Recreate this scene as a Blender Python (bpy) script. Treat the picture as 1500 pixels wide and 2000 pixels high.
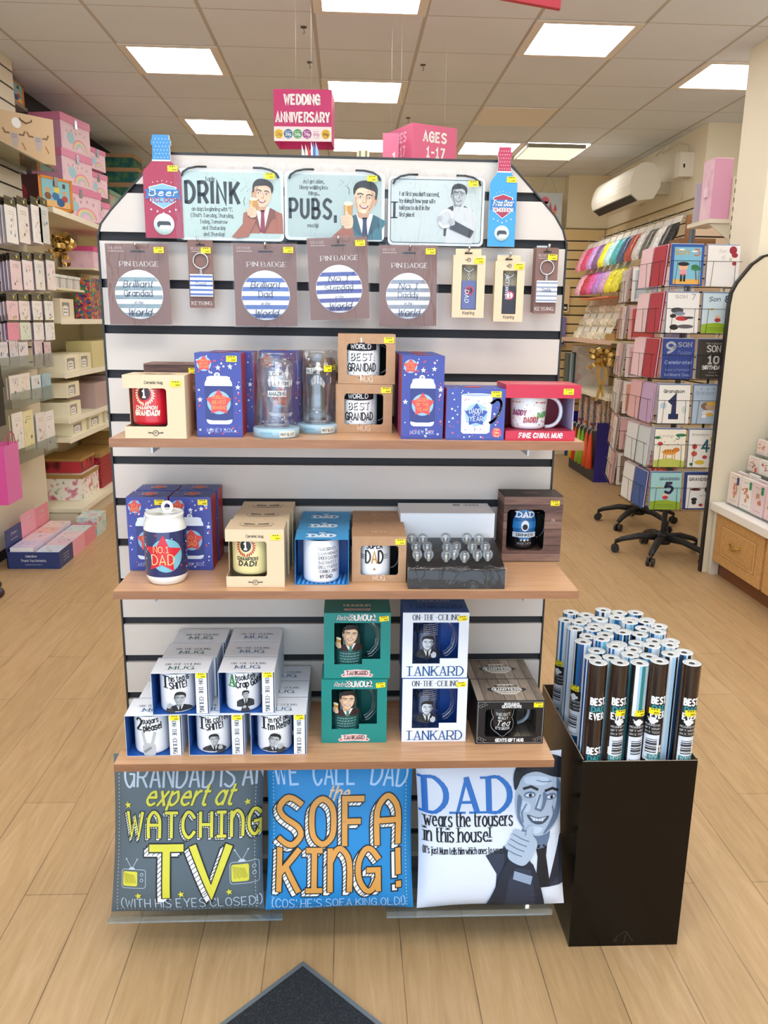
import bpy, bmesh, math, random
from math import sin, cos, pi, radians, atan2, hypot, sqrt
from mathutils import Vector, Matrix
random.seed(11)
for o in list(bpy.data.objects): bpy.data.objects.remove(o)
S = bpy.context.scene
COL = S.collection

# ---------------------------------------------------------------- camera
FPX, W_PX, H_PX = 1574.76, 1500.0, 2000.0
CAM = Vector((0.02757, -1.89449, 1.5))
_yaw, _pit, _rol = 0.0474573, 0.2320013, -0.0145477
_f = Vector((sin(_yaw)*cos(_pit), cos(_yaw)*cos(_pit), -sin(_pit)))
_r0 = Vector((cos(_yaw), -sin(_yaw), 0.0))
_d0 = _f.cross(_r0)
_r = _r0*cos(_rol) + _d0*sin(_rol)
_d = -_r0*sin(_rol) + _d0*cos(_rol)
cd = bpy.data.cameras.new('camera'); cam = bpy.data.objects.new('camera', cd); COL.objects.link(cam)
cam.matrix_world = Matrix(((_r.x, -_d.x, -_f.x, CAM.x), (_r.y, -_d.y, -_f.y, CAM.y), (_r.z, -_d.z, -_f.z, CAM.z), (0, 0, 0, 1)))
cd.sensor_fit = 'VERTICAL'; cd.sensor_height = 36.0; cd.sensor_width = 36.0
cd.lens = 36.0*FPX/H_PX; cd.clip_start = .05; cd.clip_end = 60
S.camera = cam

# ---------------------------------------------------------------- light and exposure
SKY_COL, GROUND_COL, WORLD_STR = (0.62, 0.80, 1.0), (0.66, 0.75, 0.90), 3.9      # daylight that comes in through the open shop front
PANEL_COL, PANEL_STR = (1.0, 0.975, 0.945), 13.5     # ceiling panel lamps
S.view_settings.view_transform = 'Standard'; S.view_settings.look = 'None'
S.view_settings.exposure = -0.22; S.view_settings.gamma = 1.0
S.view_settings.use_curve_mapping = False
wd = bpy.data.worlds.new('world'); S.world = wd; wd.use_nodes = True
bg = wd.node_tree.nodes['Background']
bg.inputs[1].default_value = WORLD_STR
_n = wd.node_tree; _tc = _n.nodes.new('ShaderNodeTexCoord'); _sx = _n.nodes.new('ShaderNodeSeparateXYZ'); _n.links.new(_tc.outputs['Generated'], _sx.inputs[0])
_rp = _n.nodes.new('ShaderNodeValToRGB'); _n.links.new(_sx.outputs['Z'], _rp.inputs[0]); _rp.color_ramp.elements[0].position = .48; _rp.color_ramp.elements[1].position = .56
_rp.color_ramp.elements[0].color = (*GROUND_COL, 1); _rp.color_ramp.elements[1].color = (*SKY_COL, 1); _n.links.new(_rp.outputs[0], bg.inputs[0])
_mr = _n.nodes.new('ShaderNodeMapRange'); _mr.inputs['From Min'].default_value = -1; _n.links.new(_sx.outputs['Z'], _mr.inputs[0]); _n.links.new(_mr.outputs[0], _rp.inputs[0])
S.cycles.use_denoising = True
S.cycles.max_bounces = 9; S.cycles.diffuse_bounces = 5; S.cycles.glossy_bounces = 4
S.cycles.transmission_bounces = 7; S.cycles.transparent_max_bounces = 14
S.cycles.caustics_reflective = False; S.cycles.caustics_refractive = False
S.cycles.sample_clamp_indirect = 6.0

# ---------------------------------------------------------------- pixel of the photograph -> point on a plane of the shop
def ray(u, v): return _r*((u-W_PX/2)/FPX) + _d*((v-H_PX/2)/FPX) + _f
def atz(u, v, z):
    k = ray(u, v); return CAM + k*((z-CAM.z)/k.z)
def aty(u, v, y):
    k = ray(u, v); return CAM + k*((y-CAM.y)/k.y)
def atx(u, v, x):
    k = ray(u, v); return CAM + k*((x-CAM.x)/k.x)

# ---------------------------------------------------------------- materials
def lin(h):
    h = h.lstrip('#'); out = []
    for i in (0, 2, 4):
        c = int(h[i:i+2], 16)/255.0
        out.append(c/12.92 if c <= .04045 else ((c+.055)/1.055)**2.4)
    return tuple(out)
MATS = {}
def nt(name):
    m = bpy.data.materials.new(name); m.use_nodes = True
    n = m.node_tree; n.nodes.clear()
    out = n.nodes.new('ShaderNodeOutputMaterial'); b = n.nodes.new('ShaderNodeBsdfPrincipled')
    n.links.new(b.outputs[0], out.inputs[0])
    return m, n, b, out
def P(hexc, r=.5, metal=0., spec=.5, emit=0., coat=0.):
    """plain printed / painted surface"""
    key = (hexc, r, metal, spec, emit, coat)
    if key in MATS: return MATS[key]
    m, n, b, out = nt('paint_'+hexc.lstrip('#'))
    c = lin(hexc)
    b.inputs['Base Color'].default_value = (*c, 1); b.inputs['Roughness'].default_value = r
    b.inputs['Metallic'].default_value = metal; b.inputs['Specular IOR Level'].default_value = spec
    if coat: b.inputs['Coat Weight'].default_value = coat; b.inputs['Coat Roughness'].default_value = .08
    if emit:
        b.inputs['Emission Color'].default_value = (*c, 1); b.inputs['Emission Strength'].default_value = emit
    MATS[key] = m; return m
def ramp(n, fac, cols):
    r = n.nodes.new('ShaderNodeValToRGB'); e = r.color_ramp.elements
    while len(e) < len(cols): e.new(.5)
    for i, (p, c) in enumerate(cols):
        e[i].position = p; e[i].color = (*lin(c), 1)
    n.links.new(fac, r.inputs[0]); return r
def noise(n, scale, detail=4., vec=None, rough=.55, dist=0.):
    t = n.nodes.new('ShaderNodeTexNoise'); t.inputs['Scale'].default_value = scale
    t.inputs['Detail'].default_value = detail; t.inputs['Roughness'].default_value = rough
    t.inputs['Distortion'].default_value = dist
    if vec is not None: n.links.new(vec, t.inputs['Vector'])
    return t
def mapping(n, scale, rot=(0, 0, 0), loc=(0, 0, 0), kind='Object'):
    tc = n.nodes.new('ShaderNodeTexCoord'); mp = n.nodes.new('ShaderNodeMapping')
    mp.inputs['Scale'].default_value = scale; mp.inputs['Rotation'].default_value = rot; mp.inputs['Location'].default_value = loc
    n.links.new(tc.outputs[kind], mp.inputs[0]); return mp.outputs[0]
def bump(n, b, h, strength, dist=.002):
    k = n.nodes.new('ShaderNodeBump'); k.inputs['Strength'].default_value = strength; k.inputs['Distance'].default_value = dist
    n.links.new(h, k.inputs['Height']); n.links.new(k.outputs[0], b.inputs['Normal'])
def wood(name, cols, scale, grain=14., r=.45, kind='Object', rot=(0, 0, 0), coat=0.):
    """wood grain running along local X"""
    key = ('wood', name)
    if key in MATS: return MATS[key]
    m, n, b, out = nt(name)
    v = mapping(n, (scale*.08, scale, scale), rot, kind=kind)
    t = noise(n, grain, 5, v, .6, .6)
    rr = ramp(n, t.outputs['Fac'], cols)
    n.links.new(rr.outputs[0], b.inputs['Base Color']); b.inputs['Roughness'].default_value = r
    if coat: b.inputs['Coat Weight'].default_value = coat
    MATS[key] = m; return m
def speckle(name, cols, scale, r=.5, detail=3., kind='Object', vor=False, bmp=0., stretch=(1, 1, 1)):
    """mottled / all-over printed pattern"""
    key = ('sp', name)
    if key in MATS: return MATS[key]
    m, n, b, out = nt(name)
    v = mapping(n, stretch, kind=kind)
    if vor:
        t = n.nodes.new('ShaderNodeTexVoronoi'); t.inputs['Scale'].default_value = scale
        n.links.new(v, t.inputs['Vector'])
        sp = n.nodes.new('ShaderNodeSeparateColor'); n.links.new(t.outputs['Color'], sp.inputs[0])
        fac = sp.outputs[0]
    else:
        t = noise(n, scale, detail, v); fac = t.outputs['Fac']
    rr = ramp(n, fac, cols)
    if vor: rr.color_ramp.interpolation = 'CONSTANT'
    n.links.new(rr.outputs[0], b.inputs['Base Color']); b.inputs['Roughness'].default_value = r
    if bmp: bump(n, b, fac, bmp)
    MATS[key] = m; return m
def planks(name, cols, line, pitch, axis='X', grain=60., r=.6, off=0.):
    """printed old boards: colour changes from board to board, dark joints; boards stacked along AXIS"""
    key = ('pl', name)
    if key in MATS: return MATS[key]
    m, n, b, out = nt(name)
    tc = n.nodes.new('ShaderNodeTexCoord'); sx = n.nodes.new('ShaderNodeSeparateXYZ'); n.links.new(tc.outputs['Object'], sx.inputs[0])
    d = n.nodes.new('ShaderNodeMath'); d.operation = 'MULTIPLY_ADD'; n.links.new(sx.outputs[axis], d.inputs[0])
    d.inputs[1].default_value = 1/pitch; d.inputs[2].default_value = 50+off
    fl = n.nodes.new('ShaderNodeMath'); fl.operation = 'FLOOR'; n.links.new(d.outputs[0], fl.inputs[0])
    wn = n.nodes.new('ShaderNodeTexWhiteNoise'); wn.noise_dimensions = '1D'; n.links.new(fl.outputs[0], wn.inputs['W'])
    sc = {'X': (1, .12, .12), 'Y': (.12, 1, .12), 'Z': (.12, .12, 1)}[axis]
    g = noise(n, grain*2, 5, mapping(n, sc), .65, .4)
    mx = n.nodes.new('ShaderNodeMath'); mx.operation = 'MULTIPLY_ADD'; n.links.new(g.outputs['Fac'], mx.inputs[0]); mx.inputs[1].default_value = .75
    h = n.nodes.new('ShaderNodeMath'); h.operation = 'MULTIPLY_ADD'; n.links.new(wn.outputs['Value'], h.inputs[0]); h.inputs[1].default_value = .5; h.inputs[2].default_value = -.1
    n.links.new(h.outputs[0], mx.inputs[2])
    rr = ramp(n, mx.outputs[0], cols)
    fr = n.nodes.new('ShaderNodeMath'); fr.operation = 'FRACT'; n.links.new(d.outputs[0], fr.inputs[0])
    lt = n.nodes.new('ShaderNodeMath'); lt.operation = 'LESS_THAN'; n.links.new(fr.outputs[0], lt.inputs[0]); lt.inputs[1].default_value = .06
    mix = n.nodes.new('ShaderNodeMix'); mix.data_type = 'RGBA'; n.links.new(lt.outputs[0], mix.inputs[0])
    n.links.new(rr.outputs[0], mix.inputs[6]); mix.inputs[7].default_value = (*lin(line), 1)
    n.links.new(mix.outputs[2], b.inputs['Base Color']); b.inputs['Roughness'].default_value = r
    MATS[key] = m; return m
def glassy(name, tint='ffffff', gl=.12, r=.04, crinkle=0., cscale=30., alpha=0., colr='ffffff', fr=.7):
    """thin clear plastic or glass: mostly see-through, with reflections (crinkled for film)"""
    key = ('gl', name)
    if key in MATS: return MATS[key]
    m = bpy.data.materials.new(name); m.use_nodes = True; n = m.node_tree; n.nodes.clear()
    out = n.nodes.new('ShaderNodeOutputMaterial')
    tr = n.nodes.new('ShaderNodeBsdfTransparent'); tr.inputs[0].default_value = (*lin(tint), 1)
    g = n.nodes.new('ShaderNodeBsdfGlossy'); g.inputs['Roughness'].default_value = r; g.inputs[0].default_value = (*lin(colr), 1)
    lw = n.nodes.new('ShaderNodeLayerWeight'); lw.inputs[0].default_value = .35
    ma = n.nodes.new('ShaderNodeMath'); ma.operation = 'MULTIPLY_ADD'; ma.inputs[1].default_value = fr; ma.inputs[2].default_value = gl
    n.links.new(lw.outputs['Fresnel'], ma.inputs[0])
    mix = n.nodes.new('ShaderNodeMixShader'); n.links.new(ma.outputs[0], mix.inputs[0])
    n.links.new(tr.outputs[0], mix.inputs[1]); n.links.new(g.outputs[0], mix.inputs[2])
    last = mix
    if alpha:
        df = n.nodes.new('ShaderNodeBsdfDiffuse'); df.inputs[0].default_value = (*lin(colr), 1)
        m2 = n.nodes.new('ShaderNodeMixShader'); m2.inputs[0].default_value = alpha
        n.links.new(mix.outputs[0], m2.inputs[1]); n.links.new(df.outputs[0], m2.inputs[2]); last = m2
    if crinkle:
        t = noise(n, cscale, 3, mapping(n, (1, 1, .35)), .6, 1.2)
        k = n.nodes.new('ShaderNodeBump'); k.inputs['Strength'].default_value = crinkle; k.inputs['Distance'].default_value = .01
        n.links.new(t.outputs['Fac'], k.inputs['Height']); n.links.new(k.outputs[0], g.inputs['Normal']); n.links.new(k.outputs[0], lw.inputs['Normal'])
    n.links.new(last.outputs[0], out.inputs[0])
    MATS[key] = m; return m

WHITE = P('f2f2f0', .45); BLACK = P('0c0c0e', .5); INK = P('14151a', .6); YEL = P('f7e01c', .5)
CHROME = P('c9ccd0', .18, 1.0); STEEL = P('a9aeb3', .35, .9)
FILM = glassy('clear_film', gl=.016, r=.07, crinkle=.7, cscale=24, fr=.26)
TUBE = glassy('clear_tube', 'fbfcfd', gl=.025, r=.03, fr=.32)
GLASS = glassy('drinking_glass', 'fafbfc', gl=.04, r=.02, fr=.4)
ACRYL = glassy('acrylic', 'eef2f2', gl=.03, r=.05, alpha=.03, colr='eef2f4', fr=.35)

# ---------------------------------------------------------------- mesh builder
def clip(poly, ax, lim, keep_low):
    out = []
    for i in range(len(poly)):
        a, b = poly[i-1], poly[i]
        ia = a[ax] <= lim if keep_low else a[ax] >= lim
        ib = b[ax] <= lim if keep_low else b[ax] >= lim
        if ia != ib:
            t = (lim-a[ax])/(b[ax]-a[ax]); q = [a[0]+(b[0]-a[0])*t, a[1]+(b[1]-a[1])*t]; q[ax] = lim; out.append(tuple(q))
        if ib: out.append(b)
    return out
EPS = .00035
def plane(o, u, v, nrm):
    o, u, v, nrm = Vector(o), Vector(u), Vector(v), Vector(nrm)
    f = lambda a, b, l=1.: o + u*a + v*b + nrm*(l*EPS)
    f.sub = None; return f
def front(y=0., x=0., z=0.): return plane((x, y, z), (1, 0, 0), (0, 0, 1), (0, -1, 0))
def top(z, x=0., y=0.): return plane((x, y, z), (1, 0, 0), (0, 1, 0), (0, 0, 1))
def right(x, y=0., z=0.): return plane((x, y, z), (0, 1, 0), (0, 0, 1), (1, 0, 0))
def left(x, y=0., z=0.): return plane((x, y, z), (0, -1, 0), (0, 0, 1), (-1, 0, 0))
def cyl(r, z=0., x=0., y=0., a0=0.):
    def f(a, b, l=1.):
        t = a/r + a0; q = r + l*EPS*1.4
        return Vector((x+q*sin(t), y-q*cos(t), z+b))
    f.sub = (r*.16, None); return f
class MB:
    def __init__(s): s.v, s.f, s.m, s.mats, s.sm = [], [], [], [], []
    def mi(s, mat):
        if mat not in s.mats: s.mats.append(mat)
        return s.mats.index(mat)
    def add(s, vs, fs, mat, smooth=False):
        k = len(s.v); s.v += [tuple(p) for p in vs]; mi = s.mi(mat)
        for f in fs: s.f.append([i+k for i in f]); s.m.append(mi); s.sm.append(smooth)
        return s
    def box(s, x0, x1, y0, y1, z0, z1, mat, **k):
        vs = [(x0, y0, z0), (x1, y0, z0), (x1, y1, z0), (x0, y1, z0), (x0, y0, z1), (x1, y0, z1), (x1, y1, z1), (x0, y1, z1)]
        for nm, f in (('bottom', (0, 3, 2, 1)), ('top', (4, 5, 6, 7)), ('front', (0, 1, 5, 4)), ('right', (1, 2, 6, 5)), ('back', (2, 3, 7, 6)), ('left', (3, 0, 4, 7))):
            mt = k.get(nm, mat)
            if mt is not None: s.add(vs, [f], mt)
        return s
    def quad(s, a, b, c, d, mat): return s.add([a, b, c, d], [(0, 1, 2, 3)], mat)
    def poly(s, pts, fn, mat, l=1.):
        ps = [[tuple(p) for p in pts]]
        lim = getattr(fn, 'lim', None)
        if lim:
            for ax, v, k in ((0, lim[0], False), (0, lim[1], True), (1, lim[2], False), (1, lim[3], True)): ps = [q for q in (clip(p, ax, v, k) for p in ps) if len(q) > 2]
        if fn.sub:
            for ax in (0, 1):
                st = fn.sub[ax]
                if not st: continue
                nx = []
                for p in ps:
                    lo, hi = min(q[ax] for q in p), max(q[ax] for q in p)
                    if hi-lo <= st*1.05: nx.append(p); continue
                    k = math.ceil((hi-lo)/st); rest = p
                    for i in range(1, k):
                        c = lo+(hi-lo)*i/k; w = clip(rest, ax, c, True); rest = clip(rest, ax, c, False)
                        if len(w) > 2: nx.append(w)
                    if len(rest) > 2: nx.append(rest)
                ps = nx
        for p in ps: s.add([fn(a, b, l) for a, b in p], [list(range(len(p)))], mat)
        return s
    def rect(s, x0, x1, y0, y1, fn, mat, l=1.): return s.poly([(x0, y0), (x1, y0), (x1, y1), (x0, y1)], fn, mat, l)
    def ell(s, cx, cy, rx, ry, fn, mat, l=1., n=28, a0=0., a1=360., rot=0.):
        c, sn = cos(radians(rot)), sin(radians(rot)); pts = []
        full = abs(a1-a0) >= 360
        for i in range(n if full else n+1):
            t = radians(a0+(a1-a0)*i/n); x, y = rx*cos(t), ry*sin(t); pts.append((cx+x*c-y*sn, cy+x*sn+y*c))
        return s.poly(pts, fn, mat, l)
    def star(s, cx, cy, r, fn, mat, l=1., inner=.42, n=5, rot=0.):
        pts = []
        for i in range(2*n):
            t = radians(90+rot)+pi*i/n; q = r if i % 2 == 0 else r*inner; pts.append((cx+q*cos(t), cy+q*sin(t)))
        return s.poly(pts, fn, mat, l)
    def line(s, pts, w, fn, mat, l=1., closed=False):
        p = list(pts)+([pts[0]] if closed else [])
        for i in range(len(p)-1):
            a, b = p[i], p[i+1]; dx, dy = b[0]-a[0], b[1]-a[1]; q = hypot(dx, dy)
            if q < 1e-9: continue
            nx, ny = -dy/q*w/2, dx/q*w/2; ex, ey = dx/q*w*.3, dy/q*w*.3
            s.poly([(a[0]+nx-ex, a[1]+ny-ey), (a[0]-nx-ex, a[1]-ny-ey), (b[0]-nx+ex, b[1]-ny+ey), (b[0]+nx+ex, b[1]+ny+ey)], fn, mat, l)
        return s
    def lathe(s, prof, mat, n=32, x=0., y=0., z=0., smooth=True, a0=0., a1=2*pi):
        full = a1-a0 > 6.28; k = n if full else n+1; vs = []
        for i in range(k):
            t = a0+(a1-a0)*i/n
            for r, h in prof: vs.append((x+r*sin(t), y-r*cos(t), z+h))
        q = len(prof); fs = []
        for i in range(n):
            j = (i+1) % k
            for a in range(q-1):
                f = [i*q+a, j*q+a, j*q+a+1, i*q+a+1]
                if prof[a][0] < 1e-7: f = [i*q+a, j*q+a+1, i*q+a+1]
                elif prof[a+1][0] < 1e-7: f = [i*q+a, j*q+a, i*q+a+1]
                fs.append(f)
        return s.add(vs, fs, mat, smooth)
    def tube(s, pts, r, mat, n=8, smooth=True, closed=False, flat=1.):
        pts = [Vector(p) for p in pts]; m = len(pts); vs = []; up = Vector((0, 0, 1))
        prev = None
        for i, p in enumerate(pts):
            if closed: t = pts[(i+1) % m]-pts[i-1]
            else: t = pts[min(i+1, m-1)]-pts[max(i-1, 0)]
            t.normalize()
            if prev is None:
                a = t.cross(up)
                if a.length < .05: a = t.cross(Vector((1, 0, 0)))
            else: a = prev-t*prev.dot(t)
            a.normalize(); b = t.cross(a); prev = a
            rr = r[i] if isinstance(r, (list, tuple)) else r
            for k in range(n):
                w = 2*pi*k/n; vs.append(p+a*(rr*cos(w))+b*(rr*flat*sin(w)))
        fs = []
        for i in range(m if closed else m-1):
            j = (i+1) % m
            for k in range(n): fs.append([i*n+k, i*n+(k+1) % n, j*n+(k+1) % n, j*n+k])
        if not closed: fs += [list(range(n))[::-1], [(m-1)*n+k for k in range(n)]]
        return s.add(vs, fs, mat, smooth)
    def extrude(s, pts, y0, y1, mat, side=None, fn=None):
        """outline in x,z pushed from y0 to y1 (or any fn(u,v,depth))"""
        fn = fn or (lambda a, b, d: (a, d, b)); n = len(pts)
        vs = [fn(a, b, y0) for a, b in pts]+[fn(a, b, y1) for a, b in pts]
        s.add(vs, [list(range(n)), [n+i for i in range(n)][::-1]], mat)
        return s.add(vs, [[i, (i+1) % n, n+(i+1) % n, n+i] for i in range(n)], side or mat)
    def build(s, name, parent=None, loc=None, rz=0., bev=0.):
        me = bpy.data.meshes.new(name); me.from_pydata(s.v, [], s.f)
        for m in s.mats: me.materials.append(m)
        me.polygons.foreach_set('material_index', s.m); me.polygons.foreach_set('use_smooth', s.sm); me.update()
        o = bpy.data.objects.new(name, me); COL.objects.link(o)
        if parent: o.parent = parent
        if loc: o.location = loc
        if rz: o.rotation_euler = (0, 0, rz)
        if bev:
            b = o.modifiers.new('bevel', 'BEVEL'); b.width = bev; b.segments = 2; b.limit_method = 'ANGLE'
        return o
def rrect(x0, x1, y0, y1, r, n=5):
    pts = []
    for cx, cy, a in ((x1-r, y1-r, 0), (x0+r, y1-r, 90), (x0+r, y0+r, 180), (x1-r, y0+r, 270)):
        for i in range(n+1):
            t = radians(a+90*i/n); pts.append((cx+r*cos(t), cy+r*sin(t)))
    return pts
def smooth_pts(p, k=4):
    out = []; n = len(p); cl = hypot(p[0][0]-p[-1][0], p[0][1]-p[-1][1]) < 1e-6
    for i in range(n-1):
        a = p[i-1] if i > 0 else (p[-2] if cl else p[0]); b, c = p[i], p[i+1]; d = p[i+2] if i+2 < n else (p[1] if cl else p[-1])
        for j in range(k):
            t = j/k; t2, t3 = t*t, t*t*t
            out.append(tuple(.5*((2*b[q])+(-a[q]+c[q])*t+(2*a[q]-5*b[q]+4*c[q]-d[q])*t2+(-a[q]+3*b[q]-3*c[q]+d[q])*t3) for q in (0, 1)))
    out.append(p[-1]); return out

# ---------------------------------------------------------------- things, tags, copies
def tag(o, label=None, cat=None, group=None, kind=None):
    if label: o['label'] = label
    if cat: o['category'] = cat
    if group: o['group'] = group
    if kind: o['kind'] = kind
    return o
def thing(name, label, cat, loc=(0, 0, 0), rz=0., group=None, tilt=None):
    o = bpy.data.objects.new(name, None); COL.objects.link(o); o.empty_display_size = .05
    o.location = loc; o.rotation_euler = tilt if tilt else (0, 0, rz)
    return tag(o, label, cat, group)
def copy_tree(o, parent=None):
    c = o.copy(); COL.objects.link(c)
    if parent is not None: c.parent = parent
    for ch in list(o.children): copy_tree(ch, c)
    return c
def dup(o, loc, label, rz=None, group=None, drop=()):
    c = o.copy(); COL.objects.link(c); c.location = loc; c['label'] = label
    if rz is not None: c.rotation_euler = (0, 0, rz)
    if group: c['group'] = group
    for ch in list(o.children):
        if ch.name.split('.')[0] in drop: continue
        copy_tree(ch, c)
    return c
def struct(o, label=None):
    o['kind'] = 'structure'
    if label: o['label'] = label
    return o
ORD = ['first', 'second', 'third', 'fourth', 'fifth', 'sixth', 'seventh', 'eighth', 'ninth', 'tenth', 'eleventh', 'twelfth']

# ---------------------------------------------------------------- stroke lettering (two characters per point: x, z+3)
GL = {}
for _w, _g in ((6, "A033d63;1656|B0d03;~0d3d5b4808;~0848664303|C~6b4d2d0a06234365|D0d03;~0d3d6a663303|E5d0d0353;0848|F5d0d03;0848|G~6b4d2d0a06234366;636838|H0d03;6d63;0868|J~4d45331305|K0d03;6d07;2963|L0d0353|M030d356d63|N030d636d|O~3d1c0a06143354666a5c3d|P0d03;~0d4d6b694707|Q~3d1c0a06143354666a5c3d;4662|R0d03;~0d4d6b694707;3763|S~6c4d2d0b195765432304|T0d6d;3d33|U~0d06143354666d|V0d336d|X0d63;6d03|Y0d386d;3833|Z0d6d0363|0~3d1c0a06143354666a5c3d|11b3d33;1353|2~0b2d4d6b5803;0363|3~0c2d4d6b4828;~284866432304|44d0666;4d43|55d1d09;~093a6866432304|6~5d2b07143354665839 08|70d6d23|8~3d1c1a385a5c3d;~380614335466 38|9~1345695c3d1c0a183769|?~0b2d4d6b3836;3334|&~6307 0b2d4b1603234366"),
               (5, "a~583a1906143355;5a53|b0d03;~083a4956442305|c~593a1906143354|d5d53;~583a1906143355|e0757;~57493a1906143354|g~583a1906143355;5a52;~523010|h0d03;~072a4a5853|n0a03;~072a4a5853|o~2a0805233355583a2a|p0a00;~083a4956442305|q5a50;~583a1906143355|u~0a05233355;5a53"),
               (6, "#0d03;~0a2d4d6a63|@~030a2d4d6a63;0868"), (4, "$0d4d;0343;2d23|f~4d2d1b13;0a3a|k0d03;4a06;1743|s~493a1a08173645331304|v0a234a|x0a43;4a03|y0a23;4a10|z0a4a0343|-0848|+0848;2a26"),
               (3, "r0a03;~072a3a|t~1d152333;0a3a"), (2, "j~2a212000;2c2d|(~2e0b0522|)~0e2b2502|\"0d0b;2d2b"),
               (8, "W0d234b638d|w0a2348638a|m0a03;~082a3a4843;~486a7a8883"),
               (0, "I0d03|l0d03|i0a03;0c0d|!0d06;0304|.0304|,0401|'0d0b|:0304;0809|10d03")):
    for t in _g.split('|'):
        ch, body = t[0], t[1:].replace(' ', '')
        if ch == '1' and _w == 0: continue
        GL[ch] = (_w, body)
def glyph(ch):
    w, body = GL[ch]; out = []
    for s in body.split(';'):
        sm = s[0] == '~'; s = s.lstrip('~')
        pts = [(int(s[i], 36), int(s[i+1], 36)-3) for i in range(0, len(s), 2)]
        out.append((smooth_pts(pts, 3) if sm else pts, sm))
    return w, out
def twidth(s, gap=2.4):
    x = 0
    for ch in s: x += (3.2 if ch == ' ' else GL[ch][0]+gap)
    return x-gap
def text(mb, s, cx, y, h, fn, mat, w=None, t=.13, l=2., al='c', serif=False, shear=0., thin=1., gap=2.4, rot=0., arc=0., sx=.8):
    """stroke lettering; h = cap height, w = fitted width, t = stroke / height"""
    tw = twidth(s, gap); k = h/10.0; kx = k*sx if w is None else w/max(tw, 1e-6); tw *= kx
    x0 = {'c': -tw/2, 'l': 0., 'r': -tw}[al]; x = x0; th = t*h; cr, sr = cos(rot), sin(rot)
    def put(a, b):
        a += shear*b
        if arc:
            q = a/arc; a2, b = (arc+b)*sin(q), (arc+b)*cos(q)-arc; a = a2
        return (cx+a*cr-b*sr, y+a*sr+b*cr)
    for ch in s:
        if ch == ' ': x += 3.2*kx; continue
        wg, st = glyph(ch)
        for pts, sm in st:
            q = [(x+a*kx, b*k) for a, b in pts]
            if thin < 1.:
                for i in range(len(q)-1):
                    a, b = q[i], q[i+1]; dx, dy = b[0]-a[0], b[1]-a[1]; L = hypot(dx, dy) or 1e-9
                    wd = th*(thin+(1-thin)*abs(dy/L)**1.5) if not (dx*dy > 0 and not sm and abs(dx) > .15*abs(dy)) else th*thin*1.2
                    nx, ny = -dy/L*wd/2, dx/L*wd/2; e = .25*th*thin; ex, ey = dx/L*e, dy/L*e
                    mb.poly([put(a[0]+nx-ex, a[1]+ny-ey), put(a[0]-nx-ex, a[1]-ny-ey), put(b[0]-nx+ex, b[1]-ny+ey), put(b[0]+nx+ex, b[1]+ny+ey)], fn, mat, l)
            else:
                # mitred ribbon
                n = len(q); lf, rt = [], []
                cl = n > 3 and hypot(q[0][0]-q[-1][0], q[0][1]-q[-1][1]) < 1e-6
                for i in range(n):
                    a = q[i-1] if i else (q[-2] if cl else q[0]); b = q[i+1] if i < n-1 else (q[1] if cl else q[-1])
                    d1 = (q[i][0]-a[0], q[i][1]-a[1]); d2 = (b[0]-q[i][0], b[1]-q[i][1])
                    l1, l2 = hypot(*d1), hypot(*d2)
                    if l1 < 1e-9: d1, l1 = d2, l2
                    if l2 < 1e-9: d2, l2 = d1, l1
                    u1, u2 = (d1[0]/l1, d1[1]/l1), (d2[0]/l2, d2[1]/l2)
                    tx, ty = u1[0]+u2[0], u1[1]+u2[1]; tl = hypot(tx, ty)
                    if tl < .3: tx, ty, tl = u1[0], u1[1], 1.
                    tx, ty = tx/tl, ty/tl; sc = min(1/max(.35, tx*u1[0]+ty*u1[1]), 2.2)*th/2
                    e = 0. if (cl or 0 < i < n-1) else (.35*th*(-1 if i == 0 else 1))
                    lf.append((q[i][0]-ty*sc+u1[0]*e, q[i][1]+tx*sc+u1[1]*e)); rt.append((q[i][0]+ty*sc+u1[0]*e, q[i][1]-tx*sc+u1[1]*e))
                for i in range(n-1): mb.poly([put(*lf[i]), put(*rt[i]), put(*rt[i+1]), put(*lf[i+1])], fn, mat, l)
            if serif and not sm:
                for a, b in ((q[0], q[1]), (q[-1], q[-2])):
                    dx, dy = a[0]-b[0], a[1]-b[1]
                    if abs(dy) < abs(dx)*.9: continue
                    if ch in 'MNAVWvwyYX' and 0: continue
                    sw = th*1.05 + .6*kx; hh = th*max(.32, thin*.8)
                    yy = a[1]+(-hh*.5 if dy < 0 else hh*.5-hh)
                    mb.poly([put(a[0]-sw, yy), put(a[0]+sw, yy), put(a[0]+sw, yy+hh), put(a[0]-sw, yy+hh)], fn, mat, l)
        x += (wg+gap)*kx
    return mb
def scribble(mb, x, y, w, fn, mat, h=.003, l=2., seed=0):
    """a line of print too small to read"""
    r = random.Random(seed+int(x*7e4)+int(y*9e4)); a = x-w/2
    while a < x+w/2:
        q = min(r.uniform(.6, 2.2)*h, x+w/2-a); mb.rect(a, a+q, y, y+h*.55, fn, mat, l); a += q+h*.5
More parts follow.
